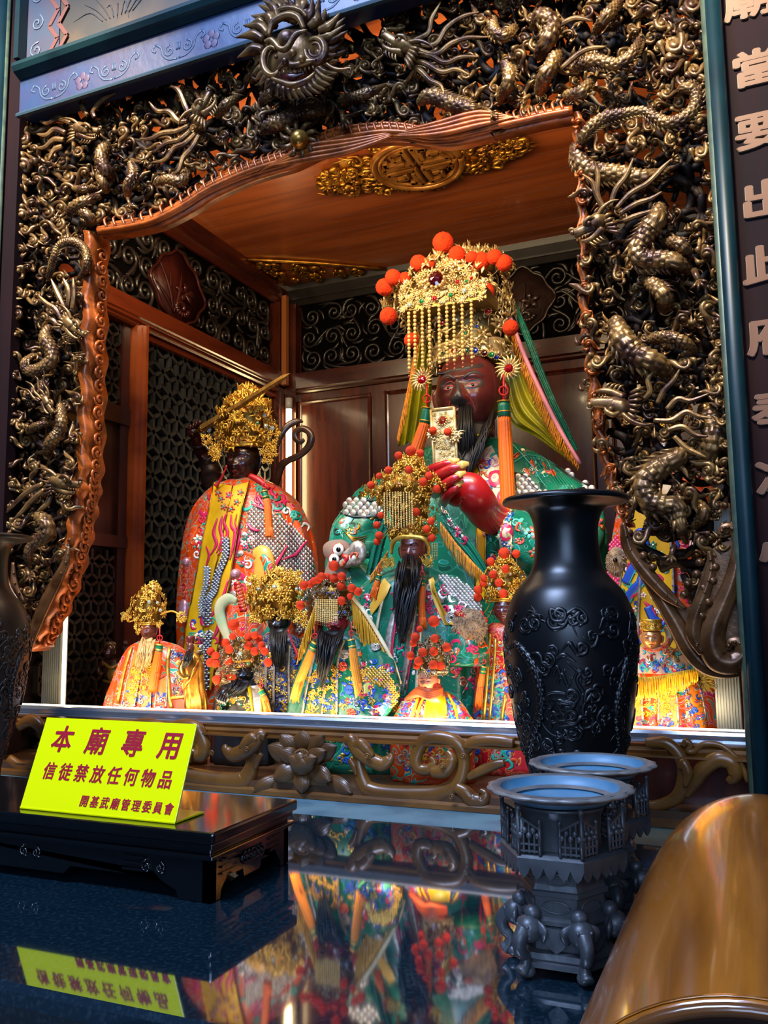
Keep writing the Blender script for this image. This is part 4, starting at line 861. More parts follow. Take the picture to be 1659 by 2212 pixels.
def crown(par, rows, Y, n, es, mat_, seed, kd=.75, pom=(), pomY=None, jew=(), inner=None, band=None, name='crown', wires=True, mats=None):
    """crown through outline rows with filigree all over; pompoms and jewels are its pieces"""
    R = random.Random(seed); mb = MB(); A = []
    for y, a, b in rows: p, q = P(a, y, Y), P(b, y, Y); A.append(((p[0]+q[0])/2, Y, (p[2]+q[2])/2, (q[0]-p[0])/2))
    A = catmull(np.array(A), 6); th = np.linspace(0, 2*PI, 36, endpoint=False)
    V = np.concatenate([np.stack([x+w_*.80*np.cos(th), y+w_*.80*kd*np.sin(th), z+0*th], 1) for x, y, z, w_ in A])
    mb.add(V, gridfaces(len(A), 36)+[tuple(range(35, -1, -1)), tuple(range((len(A)-1)*36, len(A)*36))], 1, True)
    k = mpp((rows[0][1]+rows[0][2])/2, rows[0][0], Y)
    for _ in range(n):
        x, y, z, w_ = A[R.randrange(len(A))]; a = -PI/2+R.uniform(-2.0, 2.0); nn = np.array([math.cos(a), kd*math.sin(a), R.uniform(-.1, .6)]); fo = R.uniform(.88, 1.16)
        filigree(mb, np.array([x+w_*fo*math.cos(a), y+w_*kd*fo*math.sin(a), z]), nn, es*k*R.uniform(.6, 1.35), R)
    if band is not None:
        x, y, z, w_ = A[0]; z0 = z; hh = band*k
        bp = [(.95, 0), (1.02, 0), (1.05, .12), (1.0, .22), (1.0, .82), (1.05, .9), (1.0, 1), (.9, 1)]; V = np.concatenate([np.stack([x+w_*r*np.cos(th), y+w_*r*kd*np.sin(th), z0+hh*v+0*th], 1) for r, v in bp]); mb.add(V, gridfaces(len(bp), 36), 0, True)
        for i in range(40): a = PI+PI*i/39; ball(mb, (x+w_*1.05*math.cos(a), y+w_*1.05*kd*math.sin(a), z0+hh*.16), hh*.1, 0, 6, 4)
    pY = pomY or Y-.06
    if wires:
        x, y, z, w_ = A[len(A)//2]
        for (px, py, r) in pom:
            p = P(px, py, pY); c = np.array([x+.75*w_*np.clip((p[0]-x)/max(w_, 1e-6), -1, 1), y-.2*w_, min(p[2]-.3*(p[2]-z), A[-1][2])]); tube(mb, [p, (p+c)/2+np.array([0, 0, -.006]), c], .0011, 0, seg=4, n=3)
    cr = mb.build(name, [mat_, inner or mat('gold_ground', '#8a6424', 0.4, 0.8)] if mats is None else mats, par)
    poms(cr, pom, pY)
    for (px, py, r, mm) in jew:
        p = P(px, py, Y); x, y, z, w_ = A[int(np.argmin(np.abs(A[:, 2]-p[2])))]
        uu = np.clip((p[0]-x)/max(w_, 1e-6), -.95, .95); yy = Y-kd*w_*math.sqrt(1-uu*uu)*1.08-.003; jewel(cr, px, py, yy, r, mm)
    return cr
_pm = MB(); _R = random.Random(3); _V = []
for i in range(37):
    for j in range(54):
        a, b = PI*i/36, 2*PI*j/54; r = 1+_R.uniform(-.055, .055)*(0 < i < 36); _V.append((r*math.sin(a)*math.cos(b), r*math.sin(a)*math.sin(b), r*math.cos(a)))
_pm.add(_V, gridfaces(37, 54), 0, True); POM_ME = None
def poms(par, L, Y):
    global POM_ME
    org = np.array(par['_o'])
    for (px, py, r) in L:
        if POM_ME is None:
            POM_ME = bpy.data.meshes.new('pompom'); POM_ME.from_pydata(_pm.V().tolist(), [], _pm.f); POM_ME.materials.append(POM); POM_ME.polygons.foreach_set('use_smooth', [True]*len(_pm.f))
        o = bpy.data.objects.new('pompom', POM_ME); COL.objects.link(o); o.parent = par; yy = Y+rnd.uniform(-.02, .01)
        o.location = P(px, py, yy)-org; s = r*mpp(px, py, yy); o.scale = (s, s, s); o.rotation_euler = (rnd.uniform(0, 6), rnd.uniform(0, 6), 0)
def jewel(par, px, py, Y, r, m, collar=True):
    mb = MB(); c = P(px, py, Y); s = r*mpp(px, py, Y); k = 12 if r > 6 else 8
    V = [c+np.array([0, -s*.55, 0])]+[c+s*.6*np.array([math.cos(a), -.55, math.sin(a)]) for a in np.linspace(0, 2*PI, k, endpoint=False)]+[c+s*np.array([math.cos(a), 0, math.sin(a)]) for a in np.linspace(0, 2*PI, k, endpoint=False)]
    fs = [(0, 1+(i+1) % k, 1+i) for i in range(k)]+[(1+i, 1+(i+1) % k, 1+k+(i+1) % k, 1+k+i) for i in range(k)]
    mb.add(V, fs, 0, False)
    if collar:
        for a in np.linspace(0, 2*PI, k, endpoint=False): ball(mb, c+s*1.12*np.array([math.cos(a), .05, math.sin(a)]), s*.24, 1, 6, 4)
    return mb.build('jewel', [m, PALEGOLD], par)
def pstring(par, a, b, r, Y, m=PEARL, tip=True, Y2=None):
    p, q = P(*a, Y), P(*b, Y2 or Y); s = r*mpp(*a, Y); n = max(3, int(np.linalg.norm(q-p)/(2.15*s))); mb = MB()
    for i in range(n+1): ball(mb, p+(q-p)*i/n, s*(1 if i < n-1 or not tip else .65), 0 if i < n-1 or not tip else 1, 8, 6)
    return mb.build('pearl_string', [m, mat('coral_bead', '#c8704a', 0.3)], par)
def tassel(par, pts, w, Y, cap=18, m=TASSEL, dy=0.0, knot=True):
    """knot, green banded head and silk threads hanging along pts"""
    mb = MB(); q = catmull(pts, 8); L = np.concatenate([[0], np.cumsum(np.linalg.norm(np.diff(q, axis=0), axis=1))]); k = int(np.searchsorted(L, cap)); k = max(2, min(k, len(q)-4))
    rib = lambda th, s, t: 1+.07*np.cos(14*th)
    TP(mb, [tuple(p) for p in q[:k+1]], [w*.82, w*.9, w*.9], Y, 1, seg=20, n=1)
    for f in (.12, .88): 
        i = int(k*f); d = q[min(i+1, k)]-q[max(i-1, 0)]; d = d/np.linalg.norm(d); TP(mb, [tuple(q[i]-d*1.2), tuple(q[i]+d*1.2)], [w*.98]*2, Y, 2, seg=20, n=1)
    TP(mb, [(p[0], p[1], .0) for p in q[k:]], [w*.85, w*.98, w*1.02, w*1.08, w*1.1], Y, 0, seg=56, n=1, prof=rib)
    R = random.Random(int(q[0][0]*7)); e = q[-1]
    for i in range(26):
        u = R.uniform(-1, 1); z = R.uniform(0, 1); a = q[max(k, len(q)-8)]
        TP(mb, [(a[0]+u*w*.9, a[1], .004+w*z*.0008), (e[0]+u*w*1.05, e[1]-4, .004+w*z*.0008), (e[0]+u*w*1.2, e[1]+R.uniform(2, 10), .003)], [.9, .9, .4], Y, 0, seg=4, n=2)
    if knot:
        x, y = pts[0]; w2 = w*.55
        for a in range(5): TP(mb, [(x+w2*1.2*math.cos(a*1.257+b), y-w*1.6+w2*1.2*math.sin(a*1.257+b), .004) for b in np.linspace(0, 6.2, 7)], w2*.2, Y, 3, seg=5, n=2)
        TP(mb, [(x, y), (x, y-w*4)], w*.16, Y, 3, seg=6, n=1)
    return mb.build('tassel', [m, mat('tassel_green', '#0e6a48', 0.35), GOLD, mat('red_cord', '#c01010', 0.5)], par)
def fringe(mb, pts, L, n, w, Y, m=0, sway=0.0, seed=1, dY=0.0):
    R = random.Random(seed); q = catmull(pts, 12); t = np.linspace(0, len(q)-1, n)
    for i in t:
        a = q[int(i)]*(1-(i % 1))+q[min(int(i)+1, len(q)-1)]*(i % 1); f = i/(len(q)-1); l = (L if np.ndim(L) == 0 else np.interp(f, np.linspace(0, 1, len(L)), L))*R.uniform(.85, 1.1); yy = Y+dY*f
        TP(mb, [(a[0], a[1], R.uniform(0, .006)), (a[0]+sway*l*.5+R.uniform(-2, 2), a[1]+l*.5, R.uniform(0, .006)), (a[0]+sway*l+R.uniform(-2, 2), a[1]+l, R.uniform(0, .006))], [w, w, w*.6], yy, m, seg=5, n=2, prof=(lambda th, s, t: 1+.15*np.sin(2*th+s*900)) if w > 1.5 else None)
def hair(par, name, root, tip, n, w, Y0, Y1, m=HAIRB, seed=1, wav=3.0, bulge=0.0, build=True, core=True):
    """beard: strands between a root curve and a tip curve"""
    R = random.Random(seed); mb = MB(); A, B = catmull(root, 8), catmull(tip, 8)
    at = lambda q, u: q[min(int(u*(len(q)-1)), len(q)-1)]
    for i in range(n):
        u = R.random(); a, b = at(A, u), at(B, min(max(u+R.uniform(-.12, .12), 0), 1)); l = R.uniform(.8, 1.04); e = a+(b-a)*l; p1 = a*.66+e*.34+(R.uniform(-wav, wav), 0); p2 = a*.33+e*.67+(R.uniform(-wav, wav), 0)
        o = R.uniform(0, .03); q = [P(*a, Y0-o*.3), P(*p1, Y0*.66+Y1*.34-o-bulge), P(*p2, Y0*.33+Y1*.67-o-bulge*.6), P(*e, Y1-o*.4)]
        tube(mb, q, np.array([w, w*1.1, w*.9, w*.2])*mpp(*a, Y0), 0, seg=6, n=5)
    if core:
        a, b = A.mean(0), B.mean(0); hw = (A[-1]-A[0])[0]/2*.75
        tube(mb, [P(*a, Y0+.012), P(*((a*2+b)/3), Y0*.6+Y1*.4+.006), P(*((a+2*b)/3), Y1+.004), P(*(a+(b-a)*.93), Y1)], np.array([hw, hw*.9, hw*.6, hw*.12])*mpp(*a, Y0), 0, seg=14, n=6, flat=.4)
    return mb.build(name, m, par)
def sm(e0, e1, x): t = np.clip((x-e0)/(e1-e0), 0, 1); return t*t*(3-2*t)
G = lambda x, z, cx, cz, sx, sz: np.exp(-((x-cx)/sx)**2-((z-cz)/sz)**2)
def face(par, px, py, wpx, hpx, Y, m, name='head', kd=1.0, nose=.3, res=(64, 72), eyes='open', brow=GREYP, lip=LIPR, ear=True, lids=None, beak=0.0):
    """carved head turned to the front: brow, sockets, nose, cheeks, lips, chin; eyes and ears"""
    c = P(px, py, Y); s = mpp(px, py, Y); w_, h_, d_ = wpx*s, hpx*s, wpx*s*kd; nr, nc = res
    ph = np.linspace(.02, PI-.02, nr)[:, None]; th = np.linspace(-PI, PI, nc, endpoint=False); th = (th+.45*np.sin(th))[None] - PI/2
    x = np.sin(ph)*np.cos(th); y = np.sin(ph)*np.sin(th); z = np.cos(ph)+0*th
    jaw = 1-.34*sm(-.1, -1.0, z)*1.0+.02*sm(.1, .5, z)
    X = np.sign(x)*np.abs(x)**.9*jaw; front = sm(.05, -.45, y)
    f = nose*.85*np.exp(-(X/(.10+.07*sm(.15, -.2, z)))**2)*sm(.22, -.16, z)*sm(-.36, -.22, z)
    f += .09*(G(X, z, .16, -.2, .09, .08)+G(X, z, -.16, -.2, .09, .08))
    f -= .13*(G(X, z, .36, .1, .2, .12)+G(X, z, -.36, .1, .2, .12))
    f += .10*(G(X, z, .36, .06, .17, .085)+G(X, z, -.36, .06, .17, .085))
    f += .07*(G(X, z, .36, .27, .28, .07)+G(X, z, -.36, .27, .28, .07))+.06*(G(X, z, .5, -.18, .2, .16)+G(X, z, -.5, -.18, .2, .16))
    f += .08*G(X, z, 0, -.46, .24, .05)+.07*G(X, z, 0, -.58, .2, .05)-.06*G(X, z, 0, -.52, .26, .025)-.05*G(X, z, 0, -.38, .05, .06)+.1*G(X, z, 0, -.82, .22, .14)
    f -= .05*(G(X, z, .34, -.36, .05, .2)+G(X, z, -.34, -.36, .05, .2))
    if beak: f += beak*(G(X, z, 0, -.36, .2, .16))
    V = np.stack([c[0]+w_*X, c[1]+d_*(y-f*front), c[2]+h_*z], -1)
    mb = MB(); mb.add(V, gridfaces(nr, nc)+[tuple(range(nc-1, -1, -1)), tuple(range((nr-1)*nc, nr*nc))], 0, True); bv = mb.bvh()
    def fh(a, b, off=.0):
        h = bv.ray_cast(Vector((c[0]+a*w_, c[1]-3*d_, c[2]+b*h_)), Vector((0, 1, 0)))
        return np.array(h[0])+np.array((0, -off*w_, 0)) if h[0] is not None else np.array((c[0]+a*w_, c[1]-d_, c[2]+b*h_))
    def fl(pts, r, mi, off=.015, **k): tube(mb, [fh(a, b, off) for a, b in catmull(pts, 3)], np.array(r)*w_, mi, seg=6, n=1, **{**dict(flat=.6), **k})
    for sg in (-1, 1):
        if eyes == 'open':
            ex, ez = sg*.36, .055; rw, rh = .17, .036
            k = 14; Vv = [fh(ex, ez, .03)]+[fh(ex+rw*math.cos(a), ez+rh*math.sin(a)+.012*sg*math.cos(a), .018) for a in np.linspace(0, 2*PI, k, endpoint=False)]
            mb.add(Vv, [(0, i+1, (i+1) % k+1) for i in range(k)], 1, True)
            ball(mb, fh(ex+.02, ez, .012), .058*w_, 2, 10, 7, (1, .5, .95))
            fl([(ex-rw, ez), (ex-rw*.3, ez+rh*1.25), (ex+rw*.5, ez+rh*1.2), (ex+rw*1.1, ez+.01)], [.015, .03, .03, .012], 4)
            fl([(ex-rw, ez), (ex, ez-rh*1.2), (ex+rw*1.05, ez)], [.01, .02, .01], 4)
            fl([(ex-rw*1.15, ez+.03), (ex-rw*.5, ez+.125), (ex+rw*.6, ez+.13), (ex+rw*1.4, ez+.05)], [.008, .014, .014, .006], 4)
        else:
            fl([(sg*.2, .06), (sg*.36, .015), (sg*.54, .06)], [.012, .03, .012], 2)
        fl([(sg*.12, .22), (sg*.3, .31), (sg*.5, .33), (sg*.66, .24)], [.03, .055, .05, .012], 3, .0)
        fl([(sg*.22, -.14), (sg*.36, -.3), (sg*.42, -.52)], [.006, .012, .006], 4, .004)
        if ear:
            e = np.array([c[0]+sg*w_*.97, c[1]+.05*d_, c[2]-.02*h_])
            tube(mb, [e+np.array([sg*.03*w_, 0, .26*h_]), e+np.array([sg*.13*w_, .05*d_, .16*h_]), e+np.array([sg*.1*w_, .05*d_, -.08*h_]), e+np.array([0, 0, -.3*h_])], np.array([.06, .12, .12, .07])*w_, 0, seg=8, n=5, up=(0, -1, 0))
    fl([(-.23, -.49), (-.1, -.45), (0, -.47), (.1, -.45), (.23, -.49)], [.012, .035, .03, .035, .012], 5, .005)
    fl([(-.2, -.53), (0, -.575), (.2, -.53)], [.012, .045, .012], 5, .005)
    return mb.build(name, [m, EYEW, EYEB, brow, lids or mat('eye_line', '#7a2a24', 0.4), lip], par), bv, c, (w_, h_, d_)
def sleeve(mb, pts, rad, m=0, Ys=None, seg=40, folds=.05, flat=1.0, end=True):
    q = [P(p[0], p[1], p[2]) for p in pts]; s_ = mpp(pts[0][0], pts[0][1], pts[0][2])
    tube(mb, q, np.array(rad)*s_, m, seg=seg, n=9, prof=lambda th, s, t: 1+folds*np.sin(7*th+14*t)+folds*.7*np.sin(26*t+2*np.cos(th)), flat=flat, cap=end)
def curtain(mb, A, B, Y, m=0, wave=.012, nw=5, nu=28, nv=10, th=.004, m2=None):
    """hanging cloth between two edge curves (x, y[, depth])"""
    A = catmull([(*p[:2], p[2] if len(p) > 2 else 0) for p in A], nv); B = catmull([(*p[:2], p[2] if len(p) > 2 else 0) for p in B], nv); k = min(len(A), len(B))
    for off, mm in ((0, m), (th, m2 if m2 is not None else m)):
        V = []
        for i in range(k):
            for j in range(nu+1):
                t = j/nu; x, y, d = A[i]*(1-t)+B[i]*t; V.append(P(x, y, Y+off+d+wave*math.sin(nw*2*PI*t+1.5*math.sin(i*.12))*(.4+.6*i/k)))
        mb.add(V, gridfaces(k, nu+1, False), mm, True)
# ================================================================== the great seated deity
A = thing('deity_statue', 'huge dark-red-faced seated statue with tall jewelled pearl crown and green robe, biggest in the niche', 'statue', (-.86, 2.6, ZF), None)
mb = MB()
loft(mb, [(950, 965, 1065), (965, 915, 1110), (1000, 852, 1168), (1050, 795, 1240), (1100, 756, 1286), (1160, 733, 1300), (1240, 724, 1302), (1350, 716, 1304), (1480, 712, 1306)], 2.6, .42, 0, seg=160, fold=(.03, 17), seed=1)
sleeve(mb, [(868, 1040, 2.56), (812, 1100, 2.50), (772, 1170, 2.45), (770, 1240, 2.42), (830, 1280, 2.40)], [34, 54, 60, 56, 44], 0, folds=.05, seg=64)
sleeve(mb, [(1170, 1035, 2.56), (1226, 1090, 2.48), (1240, 1150, 2.43), (1180, 1185, 2.40), (1085, 1140, 2.37)], [34, 56, 64, 58, 44], 0, folds=.05, seg=64)
bv = mb.bvh()
estrip(mb, bv, [(1012, 990), (1035, 1040), (1068, 1110), (1085, 1200), (1090, 1290)], [(1062, 965), (1088, 1020), (1102, 1100), (1108, 1200), (1112, 1290)], 1, .006, 8, 8)
estrip(mb, bv, [(1000, 985), (1020, 1040), (1030, 1110), (1030, 1200), (1026, 1290)], [(1020, 980), (1042, 1040), (1050, 1110), (1052, 1200), (1050, 1290)], 2, .010, 4, 8, 3, 1.6)
bv = mb.bvh(); cen = [(1035, 990), (1066, 985), (1100, 1090), (1108, 1280), (1060, 1280), (1050, 1090)]
emb(mb, bv, cen, 120, [4, 5, 6, 7, 8, 9], (9, 18), 2.4, 1, 'scfb')
for i, (x, y) in enumerate(((1088, 1075), (1095, 1150), (1070, 1035), (1085, 1215))):
    for r_, mm in ((18, 4), (13, 9), (8, 7)): blob(mb, bv, x, y, r_*.8, r_, .2, mm, .008+.002*(18-r_)/5, 14)
# silver scaled dragon bodies across the shoulders
for poly in ([(1112, 1022), (1135, 1030), (1165, 1062), (1210, 1068), (1260, 1055), (1300, 1052), (1300, 1088), (1262, 1094), (1200, 1096), (1150, 1092), (1118, 1066)], [(718, 1078), (745, 1074), (790, 1080), (830, 1090), (826, 1112), (780, 1118), (735, 1108)], [(1196, 985), (1225, 1000), (1262, 1018), (1288, 1040), (1270, 1050), (1230, 1030), (1200, 1005)]):
    scales(mb, bv, poly, 7.5, 10); eline(mb, bv, poly+[poly[0]], 2.2, 13, .004, .6, 3, False)
for x, y, a in ((1130, 952, .8), (1162, 975, .2), (1176, 1008, 1.3), (1215, 985, .6), (1150, 1002, 1.2), (1195, 1022, 1.0), (1115, 985, 2.4), (1226, 1012, .4), (1170, 942, 1.5), (1140, 1020, 1.1), (840, 1000, 2.2), (868, 985, 2.0), (812, 1018, 2.4), (830, 1060, 1.8), (790, 1046, 2.3), (855, 1030, 1.2)):
    blob(mb, bv, x, y, 10, 5, a, 11, .004); eline(mb, bv, [(x-10*math.cos(a), y-10*math.sin(a)), (x, y), (x+14*math.cos(a), y+14*math.sin(a))], 1.0, 3, .006)
for q in ([(1110, 1000), (1140, 985), (1180, 995), (1215, 1015), (1250, 1020)], [(1130, 935), (1150, 962), (1172, 985), (1200, 1030)], [(1090, 930), (1130, 945), (1190, 965), (1235, 1005), (1270, 1035)], [(1085, 945), (1110, 965), (1150, 1010), (1180, 1050)]): eline(mb, bv, q, 1.3, 12, .004)
emb(mb, bv, [(1090, 925), (1200, 960), (1290, 1040), (1120, 1020)], 22, [12, 11, 9], (7, 12), 1.4, 3, 'scb')
emb(mb, bv, [(880, 980), (760, 1060), (720, 1160), (840, 1130), (880, 1060)], 34, [11, 3, 12, 13], (8, 14), 1.8, 4, 'scfb')
for k in range(7): eline(mb, bv, [(745+7*k*.5, 1150+4*k), (765+3*k, 1162+5*k), (795-2*k, 1158+4*k)], 2.0, 3, .004)
emb(mb, bv, [(1100, 1110), (1160, 1100), (1300, 1100), (1310, 1180), (1110, 1200)], 30, [11, 3, 12, 8, 13], (10, 18), 2.4, 5, 'scfb')
for k in range(14): eline(mb, bv, [(1086+k*3, 930+k*1.5), (1105+k*9, 960+k*5), (1120+k*14, 1000+k*9)], 2.4, 14, .0015, .4)
for k in range(9): eline(mb, bv, [(930-k*3, 960+k*1.5), (880-k*9, 1000+k*6), (830-k*9, 1050+k*10)], 2.2, 14, .0015, .4)
A_ROBE = mb.build('robe', [SILKG, SILKC, SILKY, GILT, SILKM, SILKB, SILKR, SILKP, SILKT, SILKC, SILVER, SILKO, mat('pale_teal_thread', '#58b8a0', 0.4), BLACKSILK, SILKG, SILKW], A)
# grimacing silver lion sewn on the sleeve, with round eyes
mb = MB()
extrude(mb, [P(x, y, 2.33) for x, y in catmull([(735, 1165), (712, 1168), (698, 1180), (700, 1200), (708, 1212), (700, 1240), (700, 1262), (728, 1264), (750, 1230), (755, 1190), (748, 1172)], 4)], (0, .03, 0), 0, True)
for (x, y, r_, mm) in ((731, 1187, 13, 1), (722, 1208, 12, 1)):
    for rr, m_, o in ((r_*1.15, 3, 0), (r_, 1, .008), (r_*.45, 2, .016)): ball(mb, P(x, y, 2.32-o), rr*mpp(x, y, 2.3), m_, 18, 10, (1, .6, 1))
for pts in ([(745, 1200), (760, 1190), (772, 1180), (780, 1192), (776, 1210), (755, 1216)], [(735, 1220), (755, 1212), (770, 1205)]): TP(mb, pts, [8, 12, 14, 12, 8], 2.31, 4, seg=10, n=6, flat=.7)
TP(mb, [(757, 1206), (762, 1196), (772, 1196), (770, 1204)], [2.5]*3, 2.285, 3, seg=7, n=5); TP(mb, [(738, 1224), (750, 1206), (740, 1200)], [4, 6, 4], 2.30, 3, seg=8, n=5)
mb.build('lion_applique', [mat('taupe_felt', '#7a6152', 0.8), SILKW, EYEB, SILKR, SILVER], A)
hd, fbv, fc, fs_ = face(A, 1014, 856, 72, 100, 2.585, SKINR, kd=.95, nose=.27, res=(90, 110), brow=GREYP, lids=mat('pink_line', '#b04a48', 0.4))
mb = MB()       # grey paint over nose and lids, as on the old lacquer
for poly_, off in (([(984, 822), (990, 822), (1003, 862), (1010, 866), (1004, 874), (985, 876), (974, 868), (972, 860), (982, 846)], .0012), ([(948, 832), (958, 823), (972, 824), (978, 834), (970, 842), (955, 842)], .0012), ([(1000, 828), (1012, 818), (1030, 816), (1042, 822), (1044, 832), (1028, 838), (1008, 840)], .0012), ([(945, 806), (960, 800), (990, 794), (1030, 786), (1050, 786), (1052, 792), (1020, 796), (985, 803), (955, 812)], .0010)):
    cx_ = sum(p[0] for p in poly_)/len(poly_); cy_ = sum(p[1] for p in poly_)/len(poly_); pl = catmull(poly_+[poly_[0]], 4)[:-1]; V = []
    for t_ in (1, .75, .5, .25, .02):
        for x, y in pl:
            h = hit(fbv, cx_+(x-cx_)*t_, cy_+(y-cy_)*t_); V.append(h[0]+h[1]*off*(1.0 if t_ < 1 else .2) if h else P(x, y, 2.5))
    mb.add(V, gridfaces(5, len(pl)), 0, True)
mb.build('face_paint', mat('grey_face_paint', '#3a3332', 0.34), A)
hair(A, 'moustache', [(992, 874), (1022, 876)], [(992, 1010), (1026, 985)], 110, 1.5, 2.50, 2.46, HAIRB, 3, 3, .02)
hair(A, 'beard', [(960, 925), (985, 945), (1020, 940), (1055, 905), (1068, 880)], [(985, 1030), (995, 1040), (1005, 1045), (1020, 1020), (1035, 990)], 170, 1.5, 2.52, 2.44, HAIRB, 4, 6, .02)
mb = MB(); tube(mb, [P(1010, 925, 2.6), P(1012, 960, 2.6)], .085, 0, seg=24, n=1); mb.build('neck', SKINR, A)
mb = MB(); TP(mb, [(1000, 950), (1020, 948), (1045, 938)], [6, 7, 5], 2.49, 0, seg=10, n=5, flat=.6); mb.build('collar', SATINY, A)
# crown
CR = [(786, 940, 1092), (760, 938, 1092), (720, 925, 1095), (690, 890, 1098), (660, 862, 1095), (640, 850, 1085), (610, 862, 1090), (585, 885, 1085), (565, 930, 1060), (556, 955, 1030)]
POMS_A = [(957, 524, 22), (987, 550, 18), (1019, 556, 13.5), (1039, 564, 19), (1068, 555, 16.5), (1089, 568, 17.5), (904, 569, 18), (929, 570, 10), (849, 599, 17), (874, 601, 13), (830, 620, 18), (839, 683, 18.5), (1048, 631, 19.6), (1103, 708, 17), (889, 735, 16)]
crA = crown(A, CR, 2.6, 430, 19, PALEGOLD, 3, .6, POMS_A, 2.5, [(952, 770, 5, JEWB), (959, 761, 6, JEWG), (981, 757, 7, JEWR), (1006, 756, 7, JEWG), (1026, 757, 7, JEWB), (1046, 762, 7, JEWD), (1062, 766, 6.5, JEWG), (1073, 772, 5, JEWB), (985, 690, 5, JEWC), (955, 696, 6, JEWR), (1054, 672, 7, JEWR), (1005, 720, 4, JEWG), (1030, 705, 4, JEWB), (1018, 578, 5, JEWR), (963, 572, 4, JEWR), (873, 657, 5, JEWC)], mat('crown_backing', '#8a7440', 0.4, 0.8), 44)
mb = MB(); bxl, bxr = P(868, 668, 2.44), P(1052, 626, 2.44)
box(mb, (bxl[0], 2.43, bxl[2]-.012), (bxr[0], 2.56, bxl[2]+.028)); R = random.Random(8)
mb.m = [1]*len(mb.m)
for i in range(170):
    u = R.random(); filigree(mb, np.array([bxl[0]+(bxr[0]-bxl[0])*u, 2.428, bxl[2]+R.uniform(-.016, .04)]), (0, -1, .1), .013, R)
for i in range(70):
    u = R.random(); a = abs(u-.5)*2; filigree(mb, np.array([bxl[0]+(bxr[0]-bxl[0])*u, 2.435, bxl[2]+.03+R.uniform(0, .10)*(1-.5*a)]), (0, -1, .3), .018, R)
mb.build('fascia', [PALEGOLD, MATS['crown_backing']], crA)
for x, y, r_, mm in ((910, 650, 5.5, JEWG), (938, 644, 6, JEWR), (973, 637, 5.5, JEWG), (1002, 627, 6, JEWC), (884, 658, 5, JEWC), (988, 609, 5, JEWR), (1007, 607, 4, JEWG), (1018, 601, 4, JEWR)): jewel(crA, x, y, 2.418, r_, mm)
jewel(crA, 941, 601, 2.405, 17, JEWD)
for a, b in zip(((883, 677), (896, 675), (912, 668), (927, 664), (948, 661), (965, 657), (980, 655), (998, 652), (1018, 650)), ((884, 812), (897, 806), (913, 806), (929, 804), (950, 800), (966, 797), (982, 796), (1000, 793), (1020, 790))): pstring(crA, a, b, 4.0, 2.43)
for x, y, rr in ((911, 820, 20), (1099, 796, 22)):
    mb = MB(); R = random.Random(int(x)); c = P(x, y, 2.46)
    for i in range(18):
        a = i*PI/9; d = np.array([math.cos(a), -.2, math.sin(a)]); e = np.array([-math.sin(a), 0, math.cos(a)]); s_ = rr*mpp(x, y, 2.46)
        tube(mb, [c+d*s_*.4, c+d*s_*.9+e*s_*.1, c+d*s_*1.35+e*s_*.35], [s_*.12, s_*.16, s_*.02], 0, seg=5, n=3)
    lathe(mb, [(0, 0), (.001, .001)], c, 0, 6); ball(mb, c+np.array([0, .004, 0]), s_*.55, 0, 14, 8, (1, .4, 1))
    mb.build('ear_rosette', PALEGOLD, crA); jewel(crA, x, y, 2.43, 10, JEWR)
mb = MB()
curtain(mb, [(905, 700, .02), (893, 790, .03), (876, 880, .04), (862, 950, .05), (858, 965, .05)], [(938, 740, .06), (935, 800, .08), (930, 870, .10), (915, 930, .1), (905, 950, .1)], 2.60, 0, .012, 3)
VF = mb; mb = MB(); curtain(mb, [(1078, 760, .06), (1088, 830, .08), (1105, 910, .08), (1160, 945, .06), (1235, 1000, .02)], [(1100, 690, .0), (1130, 770, .01), (1165, 850, .01), (1205, 930, 0), (1250, 1005, 0)], 2.62, 0, .012, 4)
curtain(mb, [(1095, 640, .04), (1120, 700, .03), (1158, 800, .03), (1195, 890, .02), (1235, 975, .02)], [(1112, 650, .04), (1140, 710, .03), (1178, 810, .03), (1212, 890, .02), (1250, 970, .02)], 2.63, 1, .004, 2)
fringe(mb, [(1104, 690), (1132, 770), (1168, 850), (1208, 930), (1252, 1005)], [22, 30, 34, 34, 12], 110, 1.3, 2.60, 2, -.25, 2)
fringe(VF, [(903, 700), (890, 790), (872, 880), (858, 945)], [30, 34, 32, 16], 80, 1.3, 2.59, 2, .12, 3)
TP(mb, [(1102, 684), (1132, 766), (1168, 846), (1208, 926), (1254, 1003)], [4, 5, 5, 5, 4], 2.595, 3, seg=8, n=6)
mb.build('veil', [SATINY, SILKG, FRINGE, SILKP], A); VF.build('veil', [SATINY, SILKG, FRINGE], A)
tassel(A, [(1088, 868), (1092, 960), (1097, 1080), (1098, 1185)], 15, 2.40, 30)
tassel(A, [(922, 882), (916, 920), (900, 970), (890, 1000)], 13, 2.44, 30)
